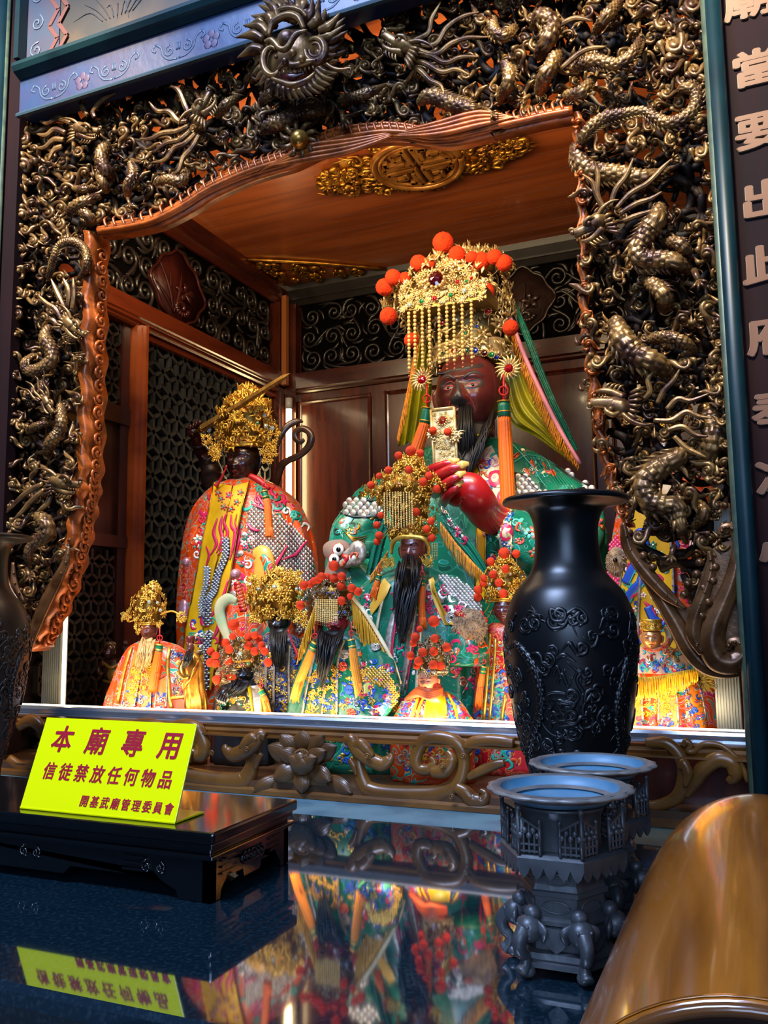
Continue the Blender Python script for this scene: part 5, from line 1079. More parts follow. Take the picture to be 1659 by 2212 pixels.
# the hand at the breast, four long fingers with gilt nails closing on the tablet
mb = MB(); s_ = mpp(1000, 1040, 2.2)
for root, k1, k2, tipp, r_ in (((922, 1022, 2.25), (934, 1014, 2.19), (960, 1004, 2.165), (984, 998, 2.165), 10), ((926, 1044, 2.24), (944, 1030, 2.17), (975, 1014, 2.145), (1004, 1006, 2.15), 11.5), ((940, 1066, 2.24), (954, 1052, 2.17), (978, 1036, 2.145), (998, 1026, 2.15), 10.5), ((956, 1088, 2.24), (964, 1074, 2.18), (980, 1058, 2.155), (994, 1047, 2.16), 9.5)):
    pts = [P(*q) for q in (root, k1, k2, tipp)]; tube(mb, pts, np.array([r_*1.15, r_*1.1, r_*.98, r_*.7])*s_, 0, seg=16, n=7)
    d = _n(pts[3]-pts[2]); tube(mb, [pts[3]-d*.020+np.array([0, -.55*r_*s_, .2*r_*s_]), pts[3]-d*.004+np.array([0, -.62*r_*s_, .2*r_*s_]), pts[3]+d*.013+np.array([0, -.3*r_*s_, .1*r_*s_])], np.array([.5, .8, .35])*r_*s_, 1, seg=14, n=7, flat=.45)
tube(mb, [P(950, 1052, 2.30), P(985, 1062, 2.27), P(1012, 1058, 2.26), P(1030, 1082, 2.28), P(1050, 1108, 2.33), P(1080, 1130, 2.38)], np.array([20, 34, 40, 42, 40, 36])*s_, 0, seg=28, n=7, flat=.7)
tube(mb, [P(1000, 1030, 2.29), P(975, 1005, 2.28), P(955, 990, 2.275)], np.array([15, 12, 8])*s_, 0, seg=14, n=6)      # thumb behind the tablet
mb.build('hand', [SKINHAND, NAIL], A)
# court tablet held in that hand
T = thing('court_tablet', 'pale gold embossed tablet with orange pompoms, held upright in the great statue\'s red hand', 'tablet', tuple(P(960, 1010, 2.235)))
mb = MB(); q = [P(931, 886, 2.245), P(981, 880, 2.245), P(990, 1040, 2.225), P(941, 1050, 2.225)]
extrude(mb, q, (0, .012, 0), 0); R = random.Random(2)
for a, b in ((0, 1), (1, 2), (2, 3), (3, 0)): tube(mb, [q[a]+np.array((0, -.002, 0)), q[b]+np.array((0, -.002, 0))], .004, 0, seg=8, n=1)
for i in range(120):
    u, v = R.uniform(.14, .86), R.uniform(.04, .95); c = (q[0]*(1-u)+q[1]*u)*(1-v)+(q[3]*(1-u)+q[2]*u)*v; filigree(mb, c+np.array((0, -.001, 0)), (0, -1, 0), .0085, R)
for x, y in ((928, 940), (938, 950), (985, 935), (992, 940), (975, 950), (985, 945)):
    for k in range(3): filigree(mb, P(x+R.uniform(-4, 4), y+R.uniform(-4, 4), 2.232), (0, -1, .3), .016, R)
tb_ = mb.build('plate', PALEGOLD, T)
poms(tb_, [(935, 930, 8.5), (967, 933, 8.5)], 2.222); jewel(tb_, 955, 908, 2.236, 9, mat('amber_jewel', '#8a2a04', 0.1, 0.3, coat=1.0))

# ================================================================== guardian with raised mace (left)
B = thing('guardian_statue', 'tall dark beak-faced guardian statue in orange robe and yellow dragon stole, gold crown', 'statue', (-1.63, 2.5, ZF))
mb = MB()
loft(mb, [(1036, 492, 560), (1050, 462, 590), (1085, 432, 632), (1130, 416, 655), (1190, 407, 672), (1260, 402, 676), (1340, 400, 674), (1440, 402, 670), (1500, 404, 668)], 2.5, .55, 0, seg=110, fold=(.03, 13), seed=2)
bv = mb.bvh()
emb(mb, bv, [(430, 1090), (465, 1060), (440, 1200), (405, 1260)], 26, [3, 5, 7, 6], (9, 16), 2.4, 11, 'scfb')
emb(mb, bv, [(540, 1055), (600, 1060), (655, 1140), (600, 1120), (545, 1110)], 34, [3, 3, 6, 9, 5], (10, 20), 3.2, 12, 'scc')
emb(mb, bv, [(520, 1120), (560, 1150), (560, 1300), (490, 1300)], 34, [3, 5, 6, 8, 9], (9, 16), 2.6, 13, 'scfb')
for x, y in ((485, 1165), (528, 1155), (535, 1300), (450, 1130), (435, 1165), (520, 1195)): blob(mb, bv, x, y, 7, 6, .3, 8, .005, 12); blob(mb, bv, x, y, 3, 3, 0, 6, .008, 8)
scales(mb, bv, [(536, 1100), (556, 1092), (578, 1105), (612, 1122), (648, 1150), (672, 1200), (680, 1258), (655, 1300), (668, 1360), (640, 1370), (612, 1290), (580, 1225), (548, 1196), (534, 1140)], 4.6, 8, None, 7)
for q in ([(545, 1092), (575, 1100), (560, 1075), (590, 1085)], [(535, 1130), (548, 1145), (562, 1148)], [(620, 1180), (600, 1215), (585, 1250)], [(660, 1170), (640, 1195), (610, 1210)]): eline(mb, bv, q, 3.4, rnd.choice((3, 5)), .01)
SL = [(466, 1048), (455, 1110), (440, 1180), (424, 1270), (410, 1350), (402, 1420), (398, 1490)]; SM = [(506, 1055), (492, 1120), (478, 1190), (460, 1270), (446, 1340), (434, 1420), (426, 1490)]; SR = [(540, 1046), (524, 1110), (510, 1190), (496, 1280), (482, 1350), (470, 1430), (462, 1490)]
estrip(mb, bv, SL, SM, 1, .012, 6, 8, 2, 1.6); estrip(mb, bv, SM, SR, 1, .011, 6, 8, 2, 1.6)
b2 = mb.bvh()
for q in ([(490, 1108), (484, 1130), (492, 1150), (484, 1180), (470, 1200)], [(500, 1112), (500, 1135), (508, 1150), (504, 1180), (497, 1210)], [(512, 1110), (508, 1130), (515, 1150), (512, 1175)], [(470, 1120), (462, 1150), (468, 1175), (455, 1200)], [(446, 1180), (452, 1200), (444, 1230)], [(480, 1115), (476, 1140), (480, 1165), (468, 1195)], [(520, 1130), (516, 1165), (508, 1200), (500, 1235)], [(455, 1250), (440, 1290), (432, 1330)], [(494, 1250), (482, 1290), (470, 1310), (452, 1340)], [(440, 1320), (436, 1345), (445, 1350)], [(476, 1330), (470, 1360), (460, 1380)]): eline(mb, b2, q, 4.2, 5, .002)
for q, w_ in (([(489, 1162), (488, 1200), (472, 1240), (464, 1275), (452, 1300), (450, 1350)], 9), ([(450, 1225), (448, 1260), (437, 1300), (440, 1330)], 7), ([(452, 1370), (448, 1420), (446, 1490)], 9)):
    eline(mb, b2, q, w_, 4, .0015, .3, 8, False); qq = catmull(q, 10)
    for i, (x, y) in enumerate(qq):
        for s_ in (-.5, .5): blob(mb, b2, x+s_*w_*.9+(2 if i % 2 else -2), y, 2.6, 2.3, 0, 10, .009, 6)
emb(mb, b2, [(415, 1340), (440, 1330), (470, 1340), (462, 1400), (410, 1400)], 26, [4, 3, 5, 6, 11], (8, 14), 2.4, 14, 'scc')
for x, y in ((478, 1078), (495, 1070), (512, 1085), (484, 1095), (520, 1064), (500, 1100), (472, 1065)):
    for i in range(5): blob(mb, b2, x+5*math.cos(i*1.26), y+5*math.sin(i*1.26), 3.6, 2.2, i*1.26, 7 if x % 3 else 5, .004, 7)
    blob(mb, b2, x, y, 2.5, 2.5, 0, 3, .006, 7)
mb.build('robe', [SILKO, SILKY, GILT, SILKT, SILKN, SILKM, SILKW, SILKR, SILVER, SILKG, mat('silver_outline', '#b8c0c4', 0.35, 0.6), SILKB], B)
mb = MB()
TP(mb, [(548, 1195), (566, 1200), (572, 1235), (558, 1290), (545, 1310)], [10, 24, 26, 20, 8], 2.30, 0, seg=20, n=7, flat=.5)
TP(mb, [(566, 1200), (580, 1225), (576, 1260)], [7, 14, 6], 2.285, 1, seg=14, n=6, flat=.5); mb.build('sash', [mat('gold_satin', '#d89a3a', 0.4), SILKO], B)
mb = MB()
for k in range(9): TP(mb, [(401, 1225+k*9), (410, 1228+k*9)], [11, 11], 2.40, 0, seg=10, n=1)
ball(mb, P(404, 1214, 2.39), .017, 1, 14, 9); ball(mb, P(398, 1320, 2.39), .028, 1, 14, 9, (.8, .6, 1.5)); 
mb.build('ornament_cord', [SILKR, MATS['rose_silver'] if 'rose_silver' in MATS else mat('rose_silver', '#c08a94', 0.3, 0.5)], B); mb = MB()
for k in range(9): TP(mb, [(507+k*1.6, 1262+k*7), (518+k*1.6, 1260+k*7)], [5, 5], 2.275, 0, seg=10, n=1)
ball(mb, P(509, 1240, 2.28), .017, 1, 14, 9)
mb.build('ornament_cord', [SILKR, mat('rose_silver', '#c08a94', 0.3, 0.5)], B)
hdB, bvB, cB, sB = face(B, 527, 1000, 37, 50, 2.5, SKIND, kd=.95, nose=.2, brow=SKINK, lip=LIPR, beak=.32)
mb = MB(); tube(mb, [P(527, 1030, 2.51), P(524, 1056, 2.51)], .05, 0, seg=20, n=1); mb.build('neck', SKIND, B)
crB = crown(B, [(970, 488, 572), (955, 486, 576), (930, 476, 584), (905, 476, 582), (885, 486, 574), (868, 500, 562), (855, 514, 552), (842, 526, 544)], 2.5, 230, 15, GOLD, 5, .7, (), None, [(514, 951, 2.6, JEWR), (530, 951, 2.6, JEWR), (518, 912, 2.4, JEWR), (452, 928, 5, JEWC), (470, 904, 4, JEWC), (572, 897, 5, JEWC), (588, 925, 5, JEWC), (574, 920, 4.5, JEWC), (556, 914, 3.5, JEWG), (552, 890, 4, JEWG), (564, 882, 3.5, JEWG), (474, 892, 3.5, JEWG)], None, 10)
mb = MB(); R = random.Random(6)
for cx_, cy_, n_ in ((462, 975, 26), (470, 985, 16), (586, 975, 26), (578, 988, 16), (514, 900, 14), (448, 955, 14), (592, 945, 14), (535, 868, 16), (560, 880, 16)):
    for i in range(n_): filigree(mb, P(cx_+R.uniform(-11, 11), cy_+R.uniform(-11, 11), 2.44), (R.uniform(-.4, .4), -1, .3), .014, R)
    mb.build('dragon_wing', GOLD, crB); mb = MB()
c = P(513, 901, 2.40)
for i in range(20):
    a = i*PI/10; d = np.array([math.cos(a), -.15, math.sin(a)]); tube(mb, [c+d*.006, c+d*.014, c+d*.024], [.001, .003, .0004], 0, seg=5, n=2)
mb.build('sunburst', GOLD, crB)
mb = MB()      # raised arm, bangle and fist with curled fingers
tube(mb, [P(480, 1062, 2.60), P(462, 1040, 2.64), P(455, 1008, 2.66), P(448, 985, 2.64)], np.array([26, 26, 22, 20])*mpp(460, 1000, 2.62), 1, seg=22, n=7, prof=lambda th, s, t: 1+.06*np.sin(18*t+2*np.cos(th)))
tube(mb, [P(448, 990, 2.64), P(436, 975, 2.62), P(428, 955, 2.58), P(424, 942, 2.56), P(420, 928, 2.54)], np.array([16, 16, 14, 13, 11])*mpp(430, 960, 2.6), 0, seg=18, n=6)
tube(mb, [P(430, 962, 2.595), P(428, 955, 2.585)], 17*mpp(430, 960, 2.6), 1, seg=20, n=1)
ball(mb, P(418, 932, 2.54), 15*mpp(418, 932, 2.54), 0, 14, 10)
for k in range(4):
    x, y = 410+k*6.5, 926-k*3.2; TP(mb, [(x, y+8, .006), (x-1, y, .022), (x+3, y-5, .024), (x+6, y+1, .016)], [4, 4.3, 4, 3], 2.54, 0, seg=9, n=5)
TP(mb, [(425, 938, .01), (432, 930, .022), (430, 922, .026)], [4.5, 4.5, 3.2], 2.54, 0, seg=9, n=5)
mb.build('raised_arm', [SKIND, mat('dark_cuff', '#241512', 0.4, 0.2)], B)
mb = MB()
SCM = mat('carved_brown_scroll', '#4a3428', 0.3, 0.25, '#33221a', 14, coat=0.2)
TP(mb, [(588, 978, .02), (598, 962, .03), (608, 938, .03), (624, 918, .02), (642, 910, .01), (655, 911, 0)], [3, 6, 7, 8, 7, 2], 2.55, 0, seg=14, n=7, flat=.8)
TP(mb, [(657, 950, .01), (648, 955, .01), (638, 946, .01), (640, 932, .01), (654, 926, .01), (668, 934, .01), (672, 950, .01), (664, 968, .01), (646, 984, .01), (624, 994, .01), (608, 1006, .01), (602, 1026, .0), (596, 1052, -.02)], [4, 6, 6.5, 7, 7.5, 8, 8.5, 8, 7.5, 7.5, 9, 8, 6], 2.55, 0, seg=14, n=8, flat=.8)
mb.build('scarf_scroll', SCM, B)
tassel(B, [(571, 1062), (578, 1095), (581, 1135), (582, 1160)], 8, 2.30, 14)
mb = MB(); TP(mb, [(540, 1028), (560, 1038), (582, 1056)], [6, 8, 4], 2.37, 0, seg=10, n=5); mb.build('red_cord', REDC, B); mb = MB(); TP(mb, [(466, 1050), (474, 1040), (484, 1020), (490, 1005)], [6, 3, 2, 2], 2.40, 0, seg=8, n=4); mb.build('red_cord', REDC, B)
# segmented mace in the raised hand
p, q = P(437, 926, 2.47), P(622, 809, 2.36); MC = thing('segmented_mace', 'long gilt segmented mace held aloft across the guardian\'s crown', 'mace', tuple(p))
mb = MB(); n_ = 22; d = (q-p)/n_
for i in range(n_-1):
    a = p+d*i; w_ = .020-.0004*i; bar(mb, a+d*.06, a+d*.94, w_, w_, (0, -1, .3)); bar(mb, a+d*.94, a+d*1.06, w_*.72, w_*.72, (0, -1, .3))
mb.add([p+d*(n_-1)+v for v in (np.array((0, -.006, .006)), np.array((0, .006, .006)), np.array((0, .006, -.006)), np.array((0, -.006, -.006)))]+[q+d*.6], [(0, 1, 4), (1, 2, 4), (2, 3, 4), (3, 0, 4), (3, 2, 1, 0)], 0, False)
mb.build('shaft', mat('old_gilt', '#a8803c', 0.4, 0.5, '#80602c', 30), MC)
mb = MB(); tube(mb, [p-d*2.2, p+d*.1], .008, 0, seg=12, n=1); lathe(mb, [(0, 0), (.012, .004), (0, .008)], p-d*2.2, 0, 10); ball(mb, p-d*.2, .013, 0, 12, 8); mb.build('grip', GILT, MC)
# ================================================================== the smaller statues
def base(px, Y): p = P(px, 1500, Y); return (p[0], Y, ZF)
BEADC = mat('clear_bead', '#d8d0b8', 0.15, 0.3)
# ---- bearded deity in the middle, gold crown, black beard to the lap
C_ = thing('deity_statue', 'middle-sized green-robed statue with very long black beard and gold crown, before the great one', 'statue', base(885, 2.13))
mb = MB()
loft(mb, [(1222, 866, 924), (1240, 820, 960), (1265, 784, 1000), (1310, 760, 1030), (1370, 744, 1045), (1450, 738, 1048), (1540, 736, 1044)], 2.13, .47, 0, seg=110, fold=(.03, 13), seed=3)
sleeve(mb, [(965, 1268, 2.09), (1000, 1310, 2.03), (1010, 1370, 1.98), (1010, 1440, 1.97)], [30, 38, 40, 44], 0, folds=.05)
bv = mb.bvh()
for q in ([(838, 1260), (820, 1330), (808, 1420), (800, 1520)], [(918, 1262), (912, 1330), (905, 1420), (898, 1520)]): eline(mb, bv, q, 4, 7, .003, .6, 6, False)
for q in ([(860, 1300), (845, 1360), (838, 1420), (835, 1500)], [(900, 1300), (890, 1370), (880, 1430), (870, 1500)]): eline(mb, bv, q, 9, 6, .004, .5, 6); eline(mb, bv, [(x+9, y) for x, y in q], 2.4, 4, .005)
emb(mb, bv, [(780, 1270), (830, 1265), (810, 1400), (770, 1400)], 30, [4, 3, 8, 6], (8, 14), 2, 21, 'sccf')
emb(mb, bv, [(925, 1260), (990, 1280), (1000, 1330), (930, 1340)], 36, [4, 8, 4, 6], (9, 16), 2.6, 22, 'scc')
emb(mb, bv, [(840, 1280), (915, 1280), (890, 1420), (840, 1420)], 30, [3, 4, 8], (7, 12), 2, 23, 'cs')
emb(mb, bv, [(800, 1420), (900, 1420), (890, 1560), (790, 1560)], 40, [8, 6, 4, 3], (8, 15), 2, 25, 'scfb')
emb(mb, bv, [(980, 1300), (1045, 1330), (1045, 1500), (970, 1500)], 40, [4, 5, 6, 4], (9, 16), 2.6, 26, 'scfb')
emb(mb, bv, [(750, 1560), (1030, 1560), (1030, 1640), (750, 1640)], 60, [8, 6, 4, 3, 2], (9, 16), 2.13, 27, 'scfb')
scales(mb, bv, [(944, 1242), (985, 1250), (1020, 1275), (1040, 1310), (1040, 1345), (1005, 1310), (965, 1280)], 4.2, 6)
L_ = [(838, 1255), (822, 1290), (806, 1330)]
estrip(mb, bv, [(832, 1252), (815, 1280), (800, 1312)], [(846, 1266), (834, 1292), (806, 1330)], 9, .006, 4, 6)
estrip(mb, bv, [(926, 1255), (938, 1300), (960, 1350)], [(936, 1250), (956, 1300), (985, 1352)], 9, .006, 4, 6)
mb.build('robe', [SILKG, SILKY, GILT, SILKT, SILKM, SILKO, SILVER, mat('pearl_braid', '#d8cfa8', 0.4, 0.4), SILKW, mat('gold_lapel', '#d8a434', 0.4, 0.2)], C_)
mb = MB()
curtain(mb, [(948, 1080), (985, 1130), (1025, 1180), (1060, 1240)], [(958, 1130), (985, 1175), (1020, 1215), (1052, 1250)], 2.1, 0, .006, 2)
VF = mb; mb = MB(); curtain(mb, [(826, 1120), (812, 1160), (800, 1200), (790, 1240)], [(842, 1130), (832, 1170), (822, 1205), (808, 1245)], 2.1, 0, .006, 2)
fringe(VF, [(952, 1128), (985, 1172), (1020, 1212), (1054, 1248)], [40, 44, 40, 14], 44, 1.3, 2.085, 1, .05, 3)
fringe(mb, [(838, 1190), (820, 1215), (800, 1245)], [24, 30, 14], 24, 1.3, 2.085, 1, -.1, 4)
mb.build('veil', [SILKG, FRINGE], C_); mb = VF; bvv = mb.bvh(); emb(mb, bvv, [(955, 1090), (990, 1130), (1020, 1180), (980, 1160)], 16, [2, 3, 2], (7, 12), 2, 28, 'scfb')
mb.build('veil', [SILKG, FRINGE, SILVER, SILKM], C_)
face(C_, 893, 1190, 30, 44, 2.12, SKINC, kd=.95, nose=.3, brow=SKINK, eyes='shut')
mb = MB(); tube(mb, [P(893, 1215, 2.13), P(893, 1240, 2.13)], .03, 0, seg=16, n=1); mb.build('neck', SKINC, C_)
hair(C_, 'beard', [(862, 1212), (878, 1228), (900, 1230), (918, 1212)], [(848, 1320), (858, 1380), (868, 1400), (892, 1330)], 120, 1.5, 2.08, 1.99, HAIRB, 6, 5, .03)
hair(C_, 'moustache', [(872, 1200), (882, 1200)], [(855, 1290), (862, 1300)], 14, 1.6, 2.07, 2.01, HAIRB, 7, 2, .03, core=False)
hair(C_, 'moustache', [(886, 1200), (900, 1202)], [(892, 1290), (905, 1290)], 14, 1.6, 2.07, 2.01, HAIRB, 8, 2, .03, core=False)
POMS_C = [(887, 974, 11), (861, 984, 8.5), (908, 979, 8.5), (839, 1016, 8.5), (883, 1015, 8.5), (819, 1028, 7), (801, 1048, 8.5), (927, 1028, 9), (914, 1041, 9.5), (943, 1056, 8.5), (899, 1106, 9), (931, 1126, 8), (922, 1143, 8.5), (932, 1162, 9), (822, 1113, 7), (814, 1134, 8), (819, 1157, 9), (815, 1170, 8)]
crC = crown(C_, [(1160, 850, 934), (1145, 846, 934), (1120, 838, 934), (1090, 832, 936), (1066, 812, 945), (1050, 806, 948), (1030, 830, 930), (1008, 858, 915), (990, 872, 902)], 2.13, 340, 12, GOLD, 9, .7, POMS_C, 2.05, [(862, 1046, 4, JEWR), (864, 1022, 5, JEWD), (918, 1130, 4.5, JEWG), (942, 1135, 4.5, JEWG), (912, 1032, 4, JEWG), (813, 1045, 4, JEWG), (940, 1048, 4, JEWG), (816, 1142, 4, JEWG)], None, 12)
mb = MB()
TP(mb, [(846, 1196, .02), (848, 1175, .03), (862, 1162, .04), (890, 1160, .045), (915, 1164, .04), (926, 1180, .03), (926, 1200, .02)], [3, 5, 5, 5, 5, 5, 3], 2.08, 0, seg=10, n=7); mb.build('brow_band', GOLD, crC)
for i in range(11): x = 830+i*6; pstring(crC, (x, 1063+abs(i-5)*.6), (x+1, 1148-abs(i-5)*2), 1.75, 2.035)
for x in (934, 939, 944): pstring(crC, (x, 1175), (x, 1208), 1.6, 2.07)
mb = MB(); R = random.Random(4)
for cx_, cy_ in ((838, 1215), (922, 1213)):
    q = [P(cx_+8*math.cos(a), cy_+9*math.sin(a), 2.05) for a in np.linspace(0, 6.28, 5)]; extrude(mb, q[:4], (0, .006, 0), 0)
    for i in range(24): filigree(mb, P(cx_+R.uniform(-12, 12), cy_+R.uniform(-11, 11), 2.055), (0, -1, 0), .007, R)
    mb.build('ear_rosette', GOLD, crC); mb = MB()
for pts in ([(820, 1242), (806, 1290)], [(912, 1250), (911, 1290), (912, 1330), (914, 1350)]): tassel(C_, [pts[0], ((pts[0][0]+pts[-1][0])/2, (pts[0][1]+pts[-1][1])/2), *pts[1:]] if len(pts) == 2 else pts, 7, 2.01, 12)
mb = MB()      # furry lion face and red cords on the sleeve
ball(mb, P(1015, 1355, 1.95), .040, 0, 20, 14, (1, .7, 1.1)); ball(mb, P(1004, 1375, 1.995), .022, 0, 14, 10)
for x, y in ((1010, 1323), (1013, 1343)): ball(mb, P(x, y, 1.985), .0075, 1, 10, 8)
R = random.Random(5)
for i in range(460):
    a, b = R.uniform(0, 6.28), R.uniform(-1.2, 1.4); n = np.array([math.cos(b)*math.cos(a), -abs(math.cos(b)*math.sin(a)), math.sin(b)]); c = P(1015, 1355, 1.95)+n*np.array([.040, .028, .044]); tube(mb, [c, c+n*.004+np.array([R.uniform(-.003, .003), 0, -.005])], [.0018, .0004], 0, seg=4, n=1)
for i in range(12): a = -1.3+i*.22; TP(mb, [(980+34*math.cos(a)-4, 1362+38*math.sin(a), 0), (980+34*math.cos(a)+6, 1362+38*math.sin(a), .01)], [6, 6], 1.94, 2, seg=10, n=1)
for r_ in (12, 8.5, 5): TP(mb, [(975+r_*math.cos(a), 1335+r_*math.sin(a), .0) for a in np.linspace(0, 6.28, 14)], [1.8]*3, 1.95, 3, seg=6, n=1)
mb.build('lion_applique', [FUR, EYEB, SILKR, SILVER], C_)

# ---- elder with straw beard (front left)
D = thing('elder_statue', 'small white-bearded elder statue in orange robe with tall gold phoenix crown, front left', 'statue', base(322, 2.0))
mb = MB()
loft(mb, [(1384, 304, 348), (1398, 285, 385), (1430, 270, 408), (1470, 258, 420), (1510, 246, 426), (1560, 236, 430)], 2.0, .6, 0, seg=90, fold=(.045, 12), seed=4)
bv = mb.bvh()
for L, R_ in (([(292, 1405), (283, 1450), (273, 1490), (262, 1540)], [(312, 1420), (305, 1460), (298, 1500), (291, 1545)]), ([(318, 1420), (310, 1460), (305, 1500), (300, 1545)], [(338, 1420), (333, 1460), (330, 1500), (328, 1545)]), ([(345, 1470), (340, 1500), (336, 1545)], [(362, 1460), (360, 1500), (358, 1545)])):
    estrip(mb, bv, L, R_, 1, .006, 5, 7, 2, 1.6)
b2 = mb.bvh()
emb(mb, b2, [(290, 1430), (340, 1430), (330, 1500), (275, 1500)], 70, [3, 3, 4, 0], (6, 10), 2, 31, 'scf')
emb(mb, b2, [(265, 1500), (358, 1500), (358, 1545), (262, 1545)], 70, [2, 5, 6, 2], (6, 10), 2, 32, 'scfb')
emb(mb, b2, [(372, 1400), (412, 1420), (420, 1500), (370, 1500)], 60, [2, 6, 5, 7, 3], (7, 12), 2.2, 33, 'scfb')
for q in ([(366, 1400), (362, 1440), (366, 1500), (370, 1530)], [(370, 1508), (400, 1505), (424, 1500)], [(286, 1400), (270, 1450), (255, 1520)]): eline(mb, b2, q, 4, 3, .004, .6, 5, False)
for k in range(9): eline(mb, bv, [(345+k*2, 1392), (365+k*6, 1400+k*1.5), (385+k*6, 1412+k*3)], 2.2, 8, .001, .5)
mb.build('robe', [SILKO, mat('amber_silk', '#c8742a', .4), SILVER, GOLD, SILKY, SILKR, SILKB, SILKN, mat('red_orange_silk', '#d8401a', 0.4)], D)
face(D, 322, 1362, 18, 25, 1.99, SKINC, kd=.95, brow=HAIRW, eyes='shut', res=(44, 48))
hair(D, 'beard', [(308, 1376), (320, 1386), (338, 1380)], [(292, 1440), (306, 1452), (322, 1440)], 90, 1.3, 1.965, 1.92, HAIRW, 11, 3, .012)
crD = crown(D, [(1350, 299, 346), (1335, 295, 350), (1315, 290, 352), (1298, 294, 350), (1284, 304, 346), (1270, 320, 340), (1262, 328, 336)], 2.0, 130, 9, GOLD, 12, .8, (), None, [(332, 1268, 4, JEWC), (340, 1302, 3, JEWC), (346, 1318, 3.5, JEWC), (322, 1300, 3.5, JEWC), (290, 1300, 2, JEWG), (298, 1288, 2, JEWG)], None, 6)
mb = MB(); R = random.Random(3)
for pts, end in (([(300, 1336), (288, 1340), (278, 1342), (272, 1332), (270, 1322)], (272, 1330)), ([(350, 1326), (370, 1320), (384, 1326), (392, 1336)], (392, 1334))):
    TP(mb, [(x, y, .03) for x, y in pts], [2.5, 2, 2, 2.5, 1], 2.0, 0, seg=7, n=5)
    for i in range(22): filigree(mb, P(end[0]+R.uniform(-9, 9), end[1]+R.uniform(-9, 9), 1.965), (R.uniform(-.5, .5), -1, .3), .009, R)
    mb.build('phoenix_pin', GOLD, crD); mb = MB()
for x, y0 in ((298, 1352), (346, 1340)):
    for i in range(8): filigree(mb, P(x+R.uniform(-5, 5), y0+R.uniform(-6, 16), 1.955), (0, -1, 0), .008, R)
    mb.build('crown_pendant', GOLD, crD); mb = MB()
tassel(D, [(345, 1392), (341, 1420), (336, 1450), (330, 1492)], 9, 1.915, 14)

# ---- gilt figurine with dark beard
E_ = thing('figurine', 'slim gilt standing figurine with dark beard beside the orange-robed elder', 'figurine', base(418, 1.905))
mb = MB()
loft(mb, [(1408, 404, 420), (1420, 398, 430), (1440, 394, 438), (1462, 398, 438), (1490, 400, 440), (1525, 402, 446)], 1.905, .6, 0, seg=70, fold=(.06, 9), seed=5)
for k in range(6): TP(mb, [(430-k*1.2, 1425+k*4, .02), (415-k*1, 1452+k*3, .045), (398, 1468+k*4, .03)], [3, 4, 2.5], 1.9, 0, seg=8, n=6)
TP(mb, [(398, 1428, .02), (392, 1446, .03), (398, 1462, .04), (412, 1460, .045)], [6, 7.5, 7, 4], 1.9, 0, seg=10, n=6)
mb.build('robe', mat('old_gold_leaf', '#d89a3c', 0.32, 0.75, '#7a4a14', 40), E_)
face(E_, 411, 1400, 8.5, 13, 1.9, SKINC, kd=1.0, res=(36, 40), brow=SKINK)
hair(E_, 'beard', [(404, 1406), (411, 1411), (418, 1406)], [(394, 1440), (400, 1446), (410, 1438)], 40, 1.3, 1.89, 1.865, HAIRB, 13, 2, .008)
mb = MB(); p = P(411, 1391, 1.905); lathe(mb, [(0, 0), (.0105, 0), (.011, .006), (.0125, .012), (.013, .02), (.008, .021), (0, .018)], p, 0, 24); mb.build('hat', mat('dark_red_hat', '#6a241c', 0.35, 0.2), E_)
# ---- dark little warrior at the far left
W_ = thing('figurine', 'small dark warrior figurine with one fist raised, in shadow at the far left', 'figurine', base(244, 2.2))
mb = MB(); 
loft(mb, [(1422, 232, 250), (1430, 222, 262), (1450, 220, 266), (1468, 226, 262), (1490, 222, 268), (1520, 224, 270)], 2.2, .6, 0, seg=60, fold=(.05, 8), seed=6)
for pts, r_ in (([(256, 1430), (270, 1424), (272, 1408), (268, 1394)], [7, 7, 6, 5]), ([(226, 1432), (216, 1438), (214, 1450), (222, 1458)], [7, 7, 6, 5])): TP(mb, [(x, y, .03) for x, y in pts], r_, 2.2, 0, seg=12, n=6)
for k in range(4): TP(mb, [(264+k*3, 1396-k, .035), (265+k*3, 1388, .045), (268+k*2, 1386, .05), (269+k*2, 1392, .05)], [2, 2, 2, 1.5], 2.2, 0, seg=7, n=4)
TP(mb, [(224, 1432, .05), (240, 1442, .065), (262, 1430, .05)], [3, 4, 3], 2.2, 1, seg=8, n=6); ball(mb, P(243, 1456, 2.145), .02, 1, 16, 10, (1, .5, 1.1)); TP(mb, [(224, 1470, .05), (244, 1474, .06), (264, 1470, .05)], [3, 3.5, 3], 2.2, 1, seg=8, n=6)
mb.build('body', [mat('dark_lacquer_figure', '#3a1c12', 0.35, 0.2, '#1c0e0a', 30), mat('dim_gilt', '#7a5a28', 0.4, 0.6)], W_)
face(W_, 237, 1408, 13, 17, 2.19, SKIND, kd=1.0, res=(40, 44), brow=SKINK)
mb = MB(); p = P(238, 1394, 2.2); lathe(mb, [(0, .012), (.012, .012), (.017, .006), (.020, -.004), (.018, -.008), (0, -.006)], p, 0, 24); mb.build('hat', mat('dim_hat', '#4a3a26', 0.4, 0.3), W_)

